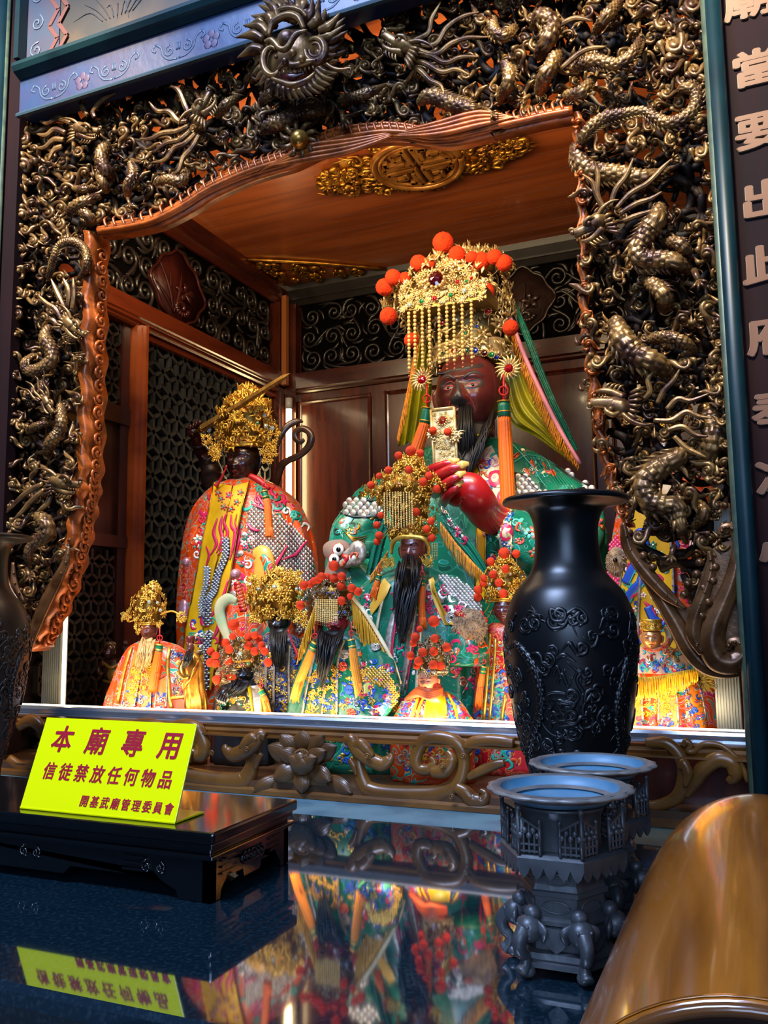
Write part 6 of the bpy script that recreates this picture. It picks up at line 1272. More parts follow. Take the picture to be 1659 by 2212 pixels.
# ---- black faced kneeling statue with pompom crown
G_ = thing('deity_statue', 'small bowing black-faced statue with dull silver pompom crown, front row', 'statue', base(520, 1.95))
mb = MB()
loft(mb, [(1470, 500, 548), (1482, 480, 566), (1505, 470, 578), (1530, 466, 582), (1560, 464, 584)], 1.95, .55, 0, seg=70, fold=(.05, 10), seed=7)
sleeve(mb, [(488, 1492, 1.93), (478, 1506, 1.90), (484, 1522, 1.88)], [14, 13, 10], 0); bv = mb.bvh()
emb(mb, bv, [(470, 1500), (580, 1500), (580, 1550), (470, 1550)], 60, [1, 2, 1, 3], (6, 11), 1.8, 41, 'scfb')
for x in (538, 560): eline(mb, bv, [(x, 1482), (x+4, 1510), (x+6, 1545)], 4, 4, .004, .5, 5, False)
estrip(mb, bv, [(542, 1484), (546, 1510), (548, 1545)], [(558, 1482), (562, 1510), (564, 1545)], 5, .004, 4, 6)
mb.build('robe', [BLACKSILK, GOLD, SILVER, SILKG, SATINY, SILVER], G_)
face(G_, 530, 1456, 21, 18, 1.94, SKINK, kd=1.0, res=(44, 48), brow=GREYP, eyes='shut')
hair(G_, 'beard', [(512, 1466), (530, 1476), (550, 1466)], [(486, 1500), (500, 1508), (520, 1500)], 80, 1.6, 1.915, 1.885, HAIRB, 15, 3, .006)
mb = MB()
TP(mb, [(492, 1488, .02), (482, 1498, .03), (478, 1510, .03)], [6, 8, 7], 1.89, 0, seg=12, n=5)
for k in range(4): TP(mb, [(474+k*5, 1500+k*2, .04), (470+k*5, 1510+k*2, .05), (474+k*5, 1518+k*2, .045)], [2.8, 2.8, 2], 1.89, 0, seg=8, n=4)
TP(mb, [(490, 1496, .045), (494, 1508, .05), (490, 1516, .05)], [3, 3, 2], 1.89, 0, seg=8, n=4); mb.build('hand', SKINK, G_)
POMS_G = [(504, 1349, 12), (502, 1375, 7), (522, 1370, 6), (488, 1388, 8.5), (495, 1403, 9), (455, 1407, 8.5), (466, 1416, 8.5), (454, 1431, 9), (466, 1433, 9), (494, 1428, 9), (468, 1468, 9.5), (537, 1376, 9), (550, 1372, 8), (559, 1381, 8.5), (536, 1395, 9), (564, 1394, 8.5), (550, 1407, 9), (572, 1407, 8.5), (579, 1431, 9)]
DULLS = mat('dull_silver_gold', '#b8a888', 0.35, 0.8, '#7a6244', 50)
crown(G_, [(1452, 498, 552), (1440, 492, 556), (1425, 478, 566), (1408, 482, 562), (1392, 500, 550), (1380, 514, 538)], 1.95, 110, 9, DULLS, 16, .8, POMS_G, 1.90, [(523, 1436, 4, JEWR), (536, 1433, 3.5, JEWG), (518, 1412, 5, JEWC), (545, 1425, 3, JEWR), (487, 1465, 4, JEWR)], None, 8)
mb = MB(); R = random.Random(2)
for i in range(36): filigree(mb, P(R.uniform(464, 500), R.uniform(1440, 1478), 1.93), (0, -1, 0), .008, R)
mb.build('side_wing', DULLS, [o for o in G_.children if o.name.startswith('crown')][0]); mb = MB()
for i in range(24): filigree(mb, P(R.uniform(552, 580), R.uniform(1440, 1475), 1.93), (0, -1, 0), .008, R)
mb.build('side_wing', DULLS, [o for o in G_.children if o.name.startswith('crown')][0])
mb = MB(); TP(mb, [(496, 1390, -.02), (478, 1340, -.03), (476, 1310, -.03), (492, 1294, -.03), (512, 1298, -.03)], [8, 13, 14, 13, 6], 1.98, 0, seg=18, n=7, flat=.5); mb.build('plume', mat('sage_felt', '#8a9a70', 0.7, 0, '#a8a078', 20), G_)
tassel(G_, [(563, 1492), (572, 1512), (578, 1540)], 7, 1.87, 12)

# ---- black faced general with gold crown
H_ = thing('deity_statue', 'black-faced statue with spread gold crown and straight black beard, behind the pompom-crowned front row', 'statue', base(602, 2.12))
mb = MB(); loft(mb, [(1368, 580, 626), (1382, 560, 645), (1420, 548, 656), (1480, 545, 660), (1550, 545, 662)], 2.12, .6, 0, seg=80, fold=(.04, 11), seed=8); bv = mb.bvh()
for x in (578, 626, 596): eline(mb, bv, [(x, 1395), (x-2, 1450), (x-3, 1530)], 3.5, 2, .004, .6, 5, False)
emb(mb, bv, [(555, 1400), (650, 1400), (655, 1540), (550, 1540)], 90, [1, 2, 3, 1], (7, 13), 2, 43, 'scfb')
mb.build('robe', [SILKN, GOLD, SILVER, SILKB], H_)
face(H_, 602, 1345, 23, 30, 2.11, SKINK, kd=.95, nose=.36, brow=GREYP, res=(48, 52))
hair(H_, 'beard', [(584, 1356), (602, 1366), (622, 1356)], [(588, 1440), (602, 1452), (616, 1440)], 80, 1.4, 2.075, 2.05, HAIRB, 17, 3, .008)
crown(H_, [(1338, 570, 634), (1325, 564, 640), (1305, 548, 650), (1282, 545, 655), (1262, 560, 642), (1245, 580, 622), (1232, 592, 608)], 2.12, 230, 11, GOLD, 18, .7, (), None, [(592, 1268, 5, JEWC), (558, 1272, 4, JEWC), (549, 1305, 4, JEWC), (640, 1272, 3, JEWC), (577, 1266, 3, JEWG), (600, 1250, 3, JEWG), (562, 1298, 3, JEWG), (645, 1290, 3, JEWG)], None, 8)
mb = MB(); R = random.Random(12)
for cx_, cy_ in ((552, 1335), (650, 1338), (548, 1258), (640, 1250)):
    for i in range(26): filigree(mb, P(cx_+R.uniform(-13, 13), cy_+R.uniform(-14, 14), 2.10), (R.uniform(-.5, .5), -1, .3), .012, R)
    mb.build('dragon_wing', GOLD, [o for o in H_.children if o.name.startswith('crown')][0]); mb = MB()
mb = MB(); TP(mb, [(622, 1360), (632, 1390), (642, 1412), (638, 1424)], [1.6, 1.6, 4, 2], 2.06, 0, seg=7, n=6); mb.build('red_cord', REDC, H_); mb = MB(); TP(mb, [(531, 1322), (532, 1370), (531, 1400)], [1.6]*3, 1.99, 0, seg=7, n=2); mb.build('silver_rod', SILVER, H_)

# ---- green robed statue, front centre, gold fringe veil
I_ = thing('deity_statue', 'green-robed statue with veil of gold fringe, pearl strings over its face, front centre', 'statue', base(735, 1.97))
mb = MB()
loft(mb, [(1362, 700, 762), (1380, 678, 790), (1415, 660, 815), (1455, 646, 838), (1500, 634, 852), (1560, 624, 864)], 1.97, .46, 0, seg=110, fold=(.035, 13), seed=9)
sleeve(mb, [(800, 1400, 1.94), (826, 1450, 1.90), (820, 1500, 1.86), (795, 1540, 1.85)], [24, 32, 36, 34], 0); bv = mb.bvh()
for q in ([(745, 1385), (735, 1410), (730, 1450), (728, 1550)], [(690, 1385), (678, 1430), (664, 1490), (655, 1550)], [(705, 1480), (700, 1520), (696, 1555)]): eline(mb, bv, q, 3.6, 2, .004, .6, 6, False)
estrip(mb, bv, [(672, 1450), (668, 1490), (662, 1545)], [(700, 1450), (697, 1490), (694, 1545)], 4, .003, 5, 6); estrip(mb, bv, [(706, 1450), (704, 1490), (702, 1545)], [(728, 1440), (727, 1490), (726, 1545)], 4, .003, 5, 6)
b2 = mb.bvh()
emb(mb, b2, [(668, 1450), (730, 1440), (726, 1548), (658, 1548)], 80, [1, 1, 3, 1], (6, 11), 2, 45, 'scf')
emb(mb, b2, [(780, 1420), (850, 1440), (855, 1540), (770, 1540)], 70, [5, 2, 3, 1, 6], (7, 13), 2.4, 46, 'scfb')
emb(mb, b2, [(730, 1400), (780, 1400), (790, 1550), (735, 1550)], 40, [5, 2, 1, 7], (7, 12), 2.2, 47, 'scfb')
emb(mb, b2, [(630, 1560), (860, 1560), (860, 1650), (630, 1650)], 90, [1, 2, 3, 5, 1], (8, 14), 2.2, 48, 'scfb')
scales(mb, b2, [(775, 1450), (800, 1440), (840, 1455), (858, 1500), (864, 1545), (850, 1540), (838, 1490), (800, 1475), (778, 1470)], 3.6, 1, None, 8)
for x, y, m_ in ((745, 1414, 2), (742, 1440, 7), (755, 1490, 5), (760, 1540, 7), (812, 1398, 2)):
    for r_ in (9, 6, 3): eline(mb, b2, [(x+r_*math.cos(a), y+r_*math.sin(a)) for a in np.linspace(0, 6.2, 9)], 2.2, m_, .004, .7, 1, False)
TP(mb, [(795, 1480, .02), (800, 1500, .03), (798, 1525, .02)], [10, 14, 9], 1.86, 9, seg=12, n=6)
mb.build('robe', [SILKG, GOLD, SILVER, SILKB, SILKGD, SILKB, SILKM, SILKR, JEWD, mat('pale_yellow_fur', '#b8b050', 0.9, sheen=.5)], I_)
face(I_, 728, 1345, 24, 30, 1.96, mat('crimson_face', '#7a1a20', 0.3, 0, coat=.2), kd=.95, brow=SKINK, res=(44, 48))
hair(I_, 'beard', [(692, 1358), (720, 1372), (748, 1356)], [(682, 1440), (694, 1490), (712, 1440)], 120, 1.6, 1.925, 1.885, HAIRB, 19, 4, .012)
POMS_I = [(721, 1222, 11), (656, 1264, 9.5), (670, 1262, 8), (678, 1255, 8), (688, 1252, 9), (694, 1245, 8.5), (707, 1245, 7), (722, 1249, 10), (738, 1245, 9), (649, 1307, 9.5), (737, 1266, 9.5), (760, 1270, 9), (773, 1278, 9), (756, 1288, 7), (737, 1298, 9.5)]
crI = crown(I_, [(1330, 690, 762), (1312, 686, 764), (1296, 680, 766), (1282, 672, 766), (1268, 684, 756), (1254, 698, 744)], 1.97, 130, 10, DULLS, 20, .75, POMS_I, 1.90, [(704, 1263, 5, JEWD), (681, 1282, 3, JEWB), (690, 1282, 3, JEWB), (699, 1281, 3, JEWD), (708, 1281, 3, JEWB), (718, 1281, 3, JEWB), (744, 1323, 3.5, JEWB), (730, 1323, 3, JEWB)], None, 10)
for i in range(13): x = 681+i*3.9; pstring(crI, (x, 1296), (x+.5, 1352-abs(i-6)*.8), 1.75, 1.885)
mb = MB()
curtain(mb, [(757, 1290), (785, 1330), (820, 1390), (848, 1440), (862, 1475)], [(764, 1285), (795, 1328), (830, 1388), (856, 1440), (868, 1475)], 1.94, 0, .004, 2)
fringe(mb, [(760, 1290), (785, 1328), (820, 1386), (846, 1432), (862, 1476)], [64, 86, 70, 60, 30], 36, 2.3, 1.915, 1, .10, 6)
VF = MB(); fringe(VF, [(684, 1300), (672, 1330), (658, 1370), (645, 1410)], [64, 70, 50, 26], 16, 2.2, 1.915, 1, -.12, 7)
TP(mb, [(758, 1286), (790, 1326), (826, 1386), (852, 1436), (866, 1478)], [4, 4.5, 4.5, 4, 3], 1.905, 2, seg=8, n=6)
VF.build('veil', [SATINY, mat('old_gold_cord', '#b8840c', 0.45, 0.2)], I_); mb.build('veil', [SATINY, mat('old_gold_cord', '#b8840c', 0.45, 0.2), SILKC], I_)
tassel(I_, [(680, 1388), (664, 1430), (648, 1470), (636, 1510)], 9, 1.88, 14, mat('amber_tassel', '#e88a1c', 0.55)); tassel(I_, [(759, 1382), (764, 1420), (772, 1470), (780, 1518)], 9, 1.86, 14, mat('amber_tassel', '#e88a1c', 0.55))

# ---- boy with pompom crown
J_ = thing('child_statue', 'little pink-faced boy statue with pompom crown and orange collar, front centre right', 'statue', base(930, 1.9))
mb = MB(); loft(mb, [(1488, 908, 950), (1498, 890, 972), (1515, 874, 992), (1545, 858, 1010), (1570, 850, 1018)], 1.9, .6, 0, seg=90, fold=(.045, 11), seed=10); bv = mb.bvh()
estrip(mb, bv, [(926, 1508), (922, 1530), (920, 1552)], [(958, 1506), (962, 1530), (964, 1552)], 4, .006, 5, 6, 3, 2)
emb(mb, bv, [(875, 1515), (920, 1510), (915, 1560), (855, 1560)], 60, [1, 2, 5, 1], (6, 11), 2, 51, 'scc'); emb(mb, bv, [(962, 1510), (990, 1515), (1015, 1560), (968, 1560)], 50, [1, 5, 6, 2], (6, 11), 2, 52, 'scc')
emb(mb, bv, [(860, 1560), (1015, 1560), (1015, 1660), (860, 1660)], 60, [1, 2, 5, 3], (8, 14), 2.2, 53, 'scc')
for q in ([(918, 1505), (908, 1530), (902, 1560)], [(966, 1500), (980, 1530), (986, 1560)], [(905, 1508), (895, 1535), (888, 1560)]): eline(mb, bv, q, 3.4, 3, .005, .6, 5, False)
mb.build('robe', [SILKO, SILVER, SILKB, SILKY, SATINY, SILKM, SILKT], J_)
mb = MB(); 
for k in range(4): TP(mb, [(888-k*3, 1500+k*3, .01), (905, 1490+k*3, .04), (928, 1494+k*4, .055), (955, 1488+k*3, .03)], [5, 7, 7, 4], 1.88, 0, seg=10, n=6)
mb.build('collar', mat('orange_scarf', '#c8501c', 0.5, 0, '#b04014', 12), J_)
face(J_, 925, 1472, 22, 24, 1.89, SKINP, kd=1.0, eyes='shut', brow=SKINC, res=(48, 52))
POMS_J = [(937, 1342, 12), (907, 1359, 7), (897, 1376, 9.5), (893, 1389, 8), (939, 1379, 9), (965, 1398, 9.5), (937, 1407, 9.5), (913, 1409, 9.5), (887, 1416, 9), (904, 1428, 9.5), (900, 1438, 8), (936, 1436, 9.5), (952, 1438, 9.5), (944, 1485, 9.5)]
crJ = crown(J_, [(1458, 904, 962), (1445, 902, 966), (1430, 906, 966), (1412, 908, 966), (1395, 914, 958), (1378, 924, 948)], 1.9, 110, 8.5, DULLS, 22, .8, POMS_J, 1.84, [(914, 1445, 3.5, JEWG), (926, 1450, 3.5, JEWB), (938, 1453, 3, JEWC), (908, 1394, 4, JEWR), (928, 1395, 3.5, JEWR)], None, 10)

# ---- pompom and gold crown half hidden by the big vase
K_ = thing('deity_statue', 'red-robed statue with gold pompom crown half hidden behind the large black vase', 'statue', base(1085, 2.05))
mb = MB(); loft(mb, [(1345, 1062, 1112), (1365, 1045, 1140), (1420, 1036, 1165), (1490, 1030, 1182), (1560, 1024, 1195)], 2.05, .6, 0, seg=90, fold=(.04, 11), seed=11); bv = mb.bvh()
for q in ([(1060, 1370), (1055, 1440), (1046, 1560)], [(1072, 1380), (1068, 1450), (1058, 1560)], [(1092, 1500), (1086, 1560)]): eline(mb, bv, q, 4, 2, .004, .6, 6, False)
emb(mb, bv, [(1040, 1460), (1100, 1460), (1095, 1560), (1030, 1560)], 60, [4, 5, 3, 4], (9, 16), 3, 55, 'scc'); emb(mb, bv, [(1030, 1560), (1110, 1560), (1110, 1650), (1030, 1650)], 50, [4, 5, 3, 6], (9, 16), 3, 57, 'scc'); emb(mb, bv, [(1040, 1380), (1110, 1380), (1100, 1460), (1036, 1460)], 40, [1, 3, 2, 6], (7, 12), 2.2, 56, 'scfb')
mb.build('robe', [SILKR, SILKM, GOLD, SILVER, SILKB, SILKT, SILKO], K_)
face(K_, 1090, 1318, 24, 30, 2.04, SKINR, kd=.95, res=(40, 44))
POMS_K = [(1089, 1195, 12), (1115, 1196, 9), (1060, 1213, 9), (1092, 1229, 9), (1065, 1241, 9), (1045, 1248, 7), (1078, 1259, 9), (1044, 1260, 8), (1032, 1274, 9), (1032, 1290, 9), (1087, 1282, 9.5), (1036, 1328, 9), (1045, 1340, 8)]
crown(K_, [(1300, 1058, 1124), (1285, 1052, 1130), (1262, 1046, 1134), (1240, 1054, 1126), (1222, 1070, 1112), (1208, 1082, 1098)], 2.05, 150, 10.5, GOLD, 24, .8, POMS_K, 1.99, [(1066, 1232, 3, BEADC), (1078, 1240, 3, BEADC), (1102, 1240, 3, BEADC), (1078, 1272, 4, JEWC), (1058, 1262, 3, BEADC)], None, 8)
tassel(K_, [(1045, 1440), (1038, 1480), (1034, 1520)], 7, 1.95, 14)

# ---- gilt faced child with peach cape, right
L_ = thing('child_statue', 'golden-faced child statue in peach cape with yellow fringe, right of the large vase', 'statue', base(1425, 1.95))
mb = MB(); loft(mb, [(1440, 1372, 1475), (1470, 1358, 1495), (1510, 1348, 1512), (1570, 1340, 1524)], 1.95, .6, 0, seg=90, fold=(.05, 11), seed=12); bv = mb.bvh()
for L, R_ in (([(1358, 1480), (1356, 1520), (1352, 1575)], [(1390, 1482), (1390, 1520), (1392, 1575)]), ([(1422, 1482), (1420, 1520), (1418, 1578)], [(1456, 1476), (1462, 1520), (1468, 1578)])): estrip(mb, bv, L, R_, 1, .008, 5, 7, 2, 2.6)
estrip(mb, bv, [(1468, 1464), (1486, 1510), (1504, 1575)], [(1490, 1458), (1508, 1510), (1520, 1570)], 1, .010, 5, 7, 2, 2.6)
b2 = mb.bvh(); emb(mb, b2, [(1355, 1490), (1465, 1490), (1470, 1545), (1350, 1545)], 60, [3, 3, 4], (6, 10), 2, 61, 'scf'); emb(mb, b2, [(1352, 1545), (1520, 1545), (1520, 1578), (1350, 1578)], 60, [2, 5, 6, 2], (5, 9), 1.8, 62, 'scc'); emb(mb, b2, [(1470, 1470), (1510, 1470), (1520, 1570), (1490, 1570)], 40, [3, 0, 2, 6], (6, 10), 2, 63, 'scf')
mb.build('robe', [SILKO, mat('flame_silk', '#e07a1c', 0.4), SILVER, GOLD, SILKY, SILKM, SILKB], L_)
mb = MB(); loft(mb, [(1392, 1396, 1436), (1402, 1376, 1456), (1420, 1352, 1484), (1440, 1338, 1502), (1452, 1334, 1508)], 1.94, .66, 0, seg=90, fold=(.05, 9), floor=False, seed=13, cap=False); bv = mb.bvh()
emb(mb, bv, [(1345, 1425), (1500, 1425), (1505, 1450), (1340, 1450)], 60, [1, 2, 3, 4], (6, 11), 1.8, 64, 'scc'); emb(mb, bv, [(1385, 1400), (1460, 1400), (1490, 1430), (1350, 1430)], 30, [1, 5, 2], (6, 10), 1.8, 65, 'sc')
fringe(mb, [(1332, 1452), (1380, 1462), (1425, 1460), (1470, 1450), (1508, 1444)], [40, 50, 44, 42, 26], 110, 1.3, 1.83, 6, .03, 8, .06)
mb.build('cape', [mat('peach_silk', '#d8a070', 0.42, 0, '#c89060', 9), SILKR, SILKT, SILKB, SILVER, GOLD, mat('yellow_fringe', '#f0b808', 0.5, 0, '#d89a04', 60)], L_)
face(L_, 1408, 1380, 21, 28, 1.93, SKING, kd=1.0, brow=SKINC, res=(52, 56))
mb = MB(); p = P(1408, 1362, 1.93); s_ = mpp(1408, 1362, 1.93)
lathe(mb, [(21*s_, 0), (22.5*s_, 4*s_), (21*s_, 6*s_), (21*s_, 16*s_), (23*s_, 20*s_), (23*s_, 24*s_), (0, 24*s_)], p, 0, 32); R = random.Random(3)
for i in range(46): a = R.uniform(0, 6.28); filigree(mb, p+np.array([21*s_*math.cos(a), 21*s_*math.sin(a), R.uniform(4, 16)*s_]), (math.cos(a), math.sin(a), 0), .006, R)
mb.build('hat', GOLD, L_)
mb = MB(); TP(mb, [(1440, 1355), (1446, 1375), (1440, 1398)], [7, 8, 6], 1.95, 0, seg=10, n=6); TP(mb, [(1390, 1400, .03), (1412, 1406, .05), (1438, 1396, .03), (1446, 1380, .0)], [3, 3.5, 3.5, 2], 1.92, 1, seg=8, n=6); mb.build('collar', [SILKC, SILKR], L_)
mb = MB(); R = random.Random(4); c = P(1518, 1470, 1.99)
for i in range(150):
    n = _n((R.gauss(0, 1), -abs(R.gauss(0, .8)), R.gauss(0, 1))); tube(mb, [c+n*.008, c+n*R.uniform(.02, .034)+np.array([0, 0, -.004])], [.0022, .0004], 0, seg=4, n=1)
ball(mb, c, .014, 0, 12, 8); ball(mb, P(1508, 1466, 1.965), .006, 1, 8, 6); mb.build('fur_tuft', [mat('yellow_fur', '#d8b83c', 0.8, sheen=.5), EYEB], L_)

# ---- robed guardian behind the right panel
M_ = thing('guardian_statue', 'guardian statue with yellow dragon stole, mostly hidden behind the right carved screen', 'statue', base(1430, 2.4))
mb = MB(); loft(mb, [(1010, 1410, 1470), (1030, 1375, 1510), (1070, 1345, 1550), (1130, 1330, 1566), (1220, 1320, 1575), (1340, 1316, 1580), (1480, 1316, 1580)], 2.4, .55, 0, seg=90, fold=(.03, 12), seed=14); bv = mb.bvh()
estrip(mb, bv, [(1392, 1040), (1372, 1120), (1352, 1200), (1338, 1300), (1330, 1400)], [(1455, 1040), (1450, 1120), (1452, 1200), (1456, 1300), (1462, 1400)], 1, .012, 10, 8, 2, 2.4)
b2 = mb.bvh(); eline(mb, b2, [(1408, 1060), (1396, 1150), (1384, 1250), (1378, 1390)], 3, 2, .004, .5, 6, False)
for q in ([(1352, 1260), (1370, 1225), (1392, 1215), (1385, 1255), (1365, 1280), (1350, 1310)], [(1400, 1310), (1415, 1340), (1436, 1350)], [(1365, 1170), (1385, 1150), (1395, 1180)]): eline(mb, b2, q, 10, 4, .002, .3, 7, False); eline(mb, b2, [(x+7, y+3) for x, y in q], 3, 3, .003)
for q in ([(1345, 1320), (1358, 1295), (1380, 1280)], [(1392, 1300), (1410, 1320), (1420, 1350)], [(1350, 1215), (1355, 1190), (1365, 1165)]): eline(mb, b2, q, 5, 5, .003)
emb(mb, b2, [(1345, 1160), (1455, 1160), (1460, 1390), (1335, 1390)], 60, [3, 4, 5, 6, 7], (9, 16), 2.6, 71, 'scfb'); emb(mb, b2, [(1465, 1060), (1550, 1060), (1570, 1300), (1470, 1300)], 50, [5, 3, 7, 2], (9, 16), 2.6, 72, 'scfb')
scales(mb, bv, [(1312, 1180), (1338, 1150), (1345, 1200), (1335, 1290), (1318, 1300)], 4, 5, None, 2)
mb.build('robe', [SILKO, SILKY, SILVER, SILKT, SILKB, SILKM, SILKG, SILKW], M_)
face(M_, 1440, 965, 34, 46, 2.39, SKIND, kd=.95, res=(40, 44))
crown(M_, [(935, 1402, 1478), (915, 1395, 1485), (890, 1392, 1488), (865, 1402, 1478), (845, 1420, 1460)], 2.4, 160, 11, GOLD, 31, .75, (), None, (), None, 8)
mb = MB(); c = P(1332, 1212, 2.22); ball(mb, c, .030, 0, 18, 12, (.8, .7, 1.2)); ball(mb, P(1329, 1210, 2.192), .006, 1, 10, 8); R = random.Random(5)
for i in range(240): n = _n((R.gauss(0, 1), -abs(R.gauss(0, 1)), R.gauss(0, 1.2))); b = c+n*np.array([.024, .02, .035]); tube(mb, [b, b+n*.004+np.array([0, 0, -.004])], [.0016, .0004], 0, seg=4, n=1)
mb.build('lion_applique', [FUR, EYEB], M_)
# ================================================================== front rail, fretwork, ledge, table
t = thing('light_channel', 'bright aluminium rail with a white light strip along the front of the niche', 'light rail', (-.95, 1.80, 1.155))
x0, x1 = -1.945, -.030
mb = MB(); rail_profile(mb, [(0, 0), (.012, 0), (.013, .003), (.010, .006), (.013, .009), (.014, .018), (.010, .024), (0, .026)], (x0, 1.800, 1.150), (x1, 1.800, 1.150)); mb.build('aluminium_rail', STEEL, t)
mb = MB(); box(mb, (x0, 1.803, 1.172), (x1, 1.815, 1.178)); mb.build('light_strip', mat('strip_glow', '#fffbe8', .3, emit='#fff4d8', estr=3), t)
t = thing('carved_railing', 'low brown carved railing of scrolling dragons and a lotus below the light rail', 'railing', (-.95, 1.765, 1.0))
YR = 1.765
mb = MB(); rail_profile(mb, [(0, 0), (.02, 0), (.024, .008), (.018, .014), (.022, .02), (0, .02)], (x0, 1.80, 1.129), (x1, 1.80, 1.129)); box(mb, (x0, 1.755, 1.127), (x1, 1.80, 1.131)); mb.build('top_rail', FRETW, t)
mb = MB(); rail_profile(mb, [(0, 0), (.05, 0), (.05, .010), (.044, .015), (0, .015)], (x0, 1.795, 1.001), (x1, 1.795, 1.001)); mb.build('base_plate', FRETW, t)
def fret(pts, r, o=.0, mbx=None, **k): TP(mbx or mb, [(x, y, o) for x, y in pts], np.array(r)*1.22, YR, 0, **{**dict(seg=14, n=8, flat=.75), **k})
def dragon_fret(sx, x0_, name, lab=None):
    """one carved scroll dragon of the railing; traced for the piece right of the lotus, mirrored along the rail for the other"""
    global mb
    mb = MB(); S = []
    def q(pts): 
        if sx == 1: return pts
        out = []
        for x, y in pts:      # mirror about the lotus at x = 658 in the plane of the railing
            p = P(x, y, YR); c = P(658, y, YR)[0]; p2 = np.array([2*c-p[0], YR, p[2]]); d = RW.T@(p2-CAM); out.append((PX+F*d[0]/d[2], PY+F*d[1]/d[2]))
        return out
    fret(q([(745, 1600), (758, 1598), (768, 1612), (780, 1625), (800, 1640), (825, 1650), (842, 1640), (846, 1628)]), [8, 12, 14, 15, 14, 13, 9, 4], .01)
    fret(q([(765, 1610), (778, 1606), (792, 1618), (806, 1634)]), [6, 10, 10, 5], .018)
    fret(q([(772, 1622), (774, 1650), (785, 1690), (800, 1708), (840, 1716), (900, 1718), (950, 1714), (985, 1696), (1000, 1662), (1000, 1630), (985, 1604), (950, 1594), (920, 1598), (905, 1618), (898, 1640), (905, 1660), (925, 1662), (938, 1648), (930, 1636)]), [8, 11, 15, 17, 17, 17, 16, 14, 13, 13, 13, 13, 13, 12, 12, 11, 10, 7, 4], .0)
    fret(q([(932, 1668), (960, 1664), (975, 1640), (965, 1622)]), [10, 14, 12, 4], .012)
    fret(q([(985, 1700), (1005, 1712), (1020, 1728), (1042, 1730), (1048, 1716), (1036, 1706)]), [10, 13, 15, 13, 9, 4], .008)
    fret(q([(1000, 1630), (1020, 1606), (1050, 1600), (1085, 1602), (1110, 1606)]), [8, 11, 12, 12, 10], .0)
    fret(q([(1010, 1680), (1040, 1665), (1070, 1652), (1090, 1648)]), [7, 9, 9, 7], .0)
    for c in ((792, 1634), (880, 1652), (1000, 1634), (975, 1722), (955, 1655)):
        fret(q(spiral_px(c[0], c[1], 8, 1.5, 1.0, 1, 8)), [1.6, 1.6, .8], .030, seg=6, n=2)
    fret(q([(755, 1640), (764, 1655), (770, 1675)]), [5, 6, 3], .01)
    return mb.build('dragon_scroll', FRETW, t)
dragon_fret(1, 0, '')
dragon_fret(-1, 0, '')
mb = MB()      # right end, beside the post
fret([(1395, 1604), (1440, 1606), (1470, 1636), (1478, 1680), (1462, 1722), (1420, 1740), (1385, 1738)], [8, 11, 12, 13, 12, 10, 8])
fret([(1480, 1720), (1500, 1690), (1520, 1660), (1550, 1640), (1580, 1648), (1588, 1676), (1572, 1690)], [7, 12, 14, 15, 15, 12, 6])
fret([(1475, 1612), (1482, 1602), (1492, 1610), (1486, 1622), (1500, 1622), (1520, 1608), (1560, 1612), (1600, 1650), (1615, 1690)], [4, 6, 5, 5, 5, 5, 5, 5, 4])
fret([(1468, 1660), (1476, 1648), (1486, 1670), (1480, 1700)], [4, 8, 9, 3], .02)
mb.build('dragon_scroll', FRETW, t)
mb = MB()      # left end
fret([(40, 1570), (66, 1556), (90, 1572), (96, 1600), (84, 1626)], [8, 12, 12, 10, 5]); fret([(100, 1580), (130, 1572), (160, 1580)], [8, 10, 8]); fret([(20, 1640), (50, 1660), (80, 1652), (100, 1672)], [9, 11, 10, 8]); fret([(90, 1600), (104, 1640), (110, 1665)], [9, 10, 8])
mb.build('dragon_scroll', FRETW, t)
lo = MB(); cL = P(652, 1650, YR-.02)
def petal(a, b, w_, o=0, b0=0, curl=.02):
    """one broad lotus petal with ribs, growing from the heart towards (a, b) pixels"""
    nu, nv = 17, 12; L = math.hypot(a, b); dx, dy = a/L, b/L; V = []
    for i in range(nv+1):
        v = i/nv; hw = w_*(math.sin(PI*min(1, .12+.88*v)**1.15)**.75)*(1 if v < 1 else .05)
        for j in range(nu):
            u = -1+2*j/(nu-1); x = 652+dx*(b0+(L-b0)*v)-dy*hw*u; y = 1648+dy*(b0+(L-b0)*v)+dx*hw*u
            V.append(P(x, y, YR-o-.012*math.sin(PI*v*.9)-curl*v*v*.6+.010*u*u*(1-.4*v)-.0012*math.cos(u*22)))
    F_ = gridfaces(nv+1, nu, False); lo.add(V, F_, 0, True); lo.add(np.array(V)+(0, .006, 0), F_, 0, True)
for a, b, w_ in ((-74, -38, 22), (-46, -62, 20), (0, -70, 22), (46, -60, 20), (74, -36, 22)): petal(a, b, w_, 0, 14)
for a, b, w_ in ((-62, 36, 20), (62, 40, 20), (0, 66, 19)): petal(a, b, w_, .014, 10)
for a, b, w_ in ((-50, -28, 18), (50, -26, 18)): petal(a, b, w_, .016, 6)
for a, b, w_ in ((-30, -14, 18), (30, -12, 18), (0, -4, 24)): petal(a, b-6 if a == 0 else b, w_, .032, -26)
for sx in (-1, 1): petal(sx*108, 66, 17, .004, 60)
ball(lo, P(652, 1636, YR-.03), 19*mpp(652, 1636, YR), 0, 18, 12)
for i in range(18): a = i*.35; ball(lo, P(652+14*math.cos(a), 1628+7*math.sin(a), YR-.045), 2.6*mpp(652, 1636, YR), 0, 7, 5)
lo.build('lotus', LOTUSW, t)
mb = MB(); box(mb, (x0, 1.80, .85), (x1, 1.815, 1.0)); box(mb, (-.26, 1.83, ZF), (x1, 1.84, 1.125)); structure(mb.build('trim_9', MAHOG), 'plinth face under the niche')
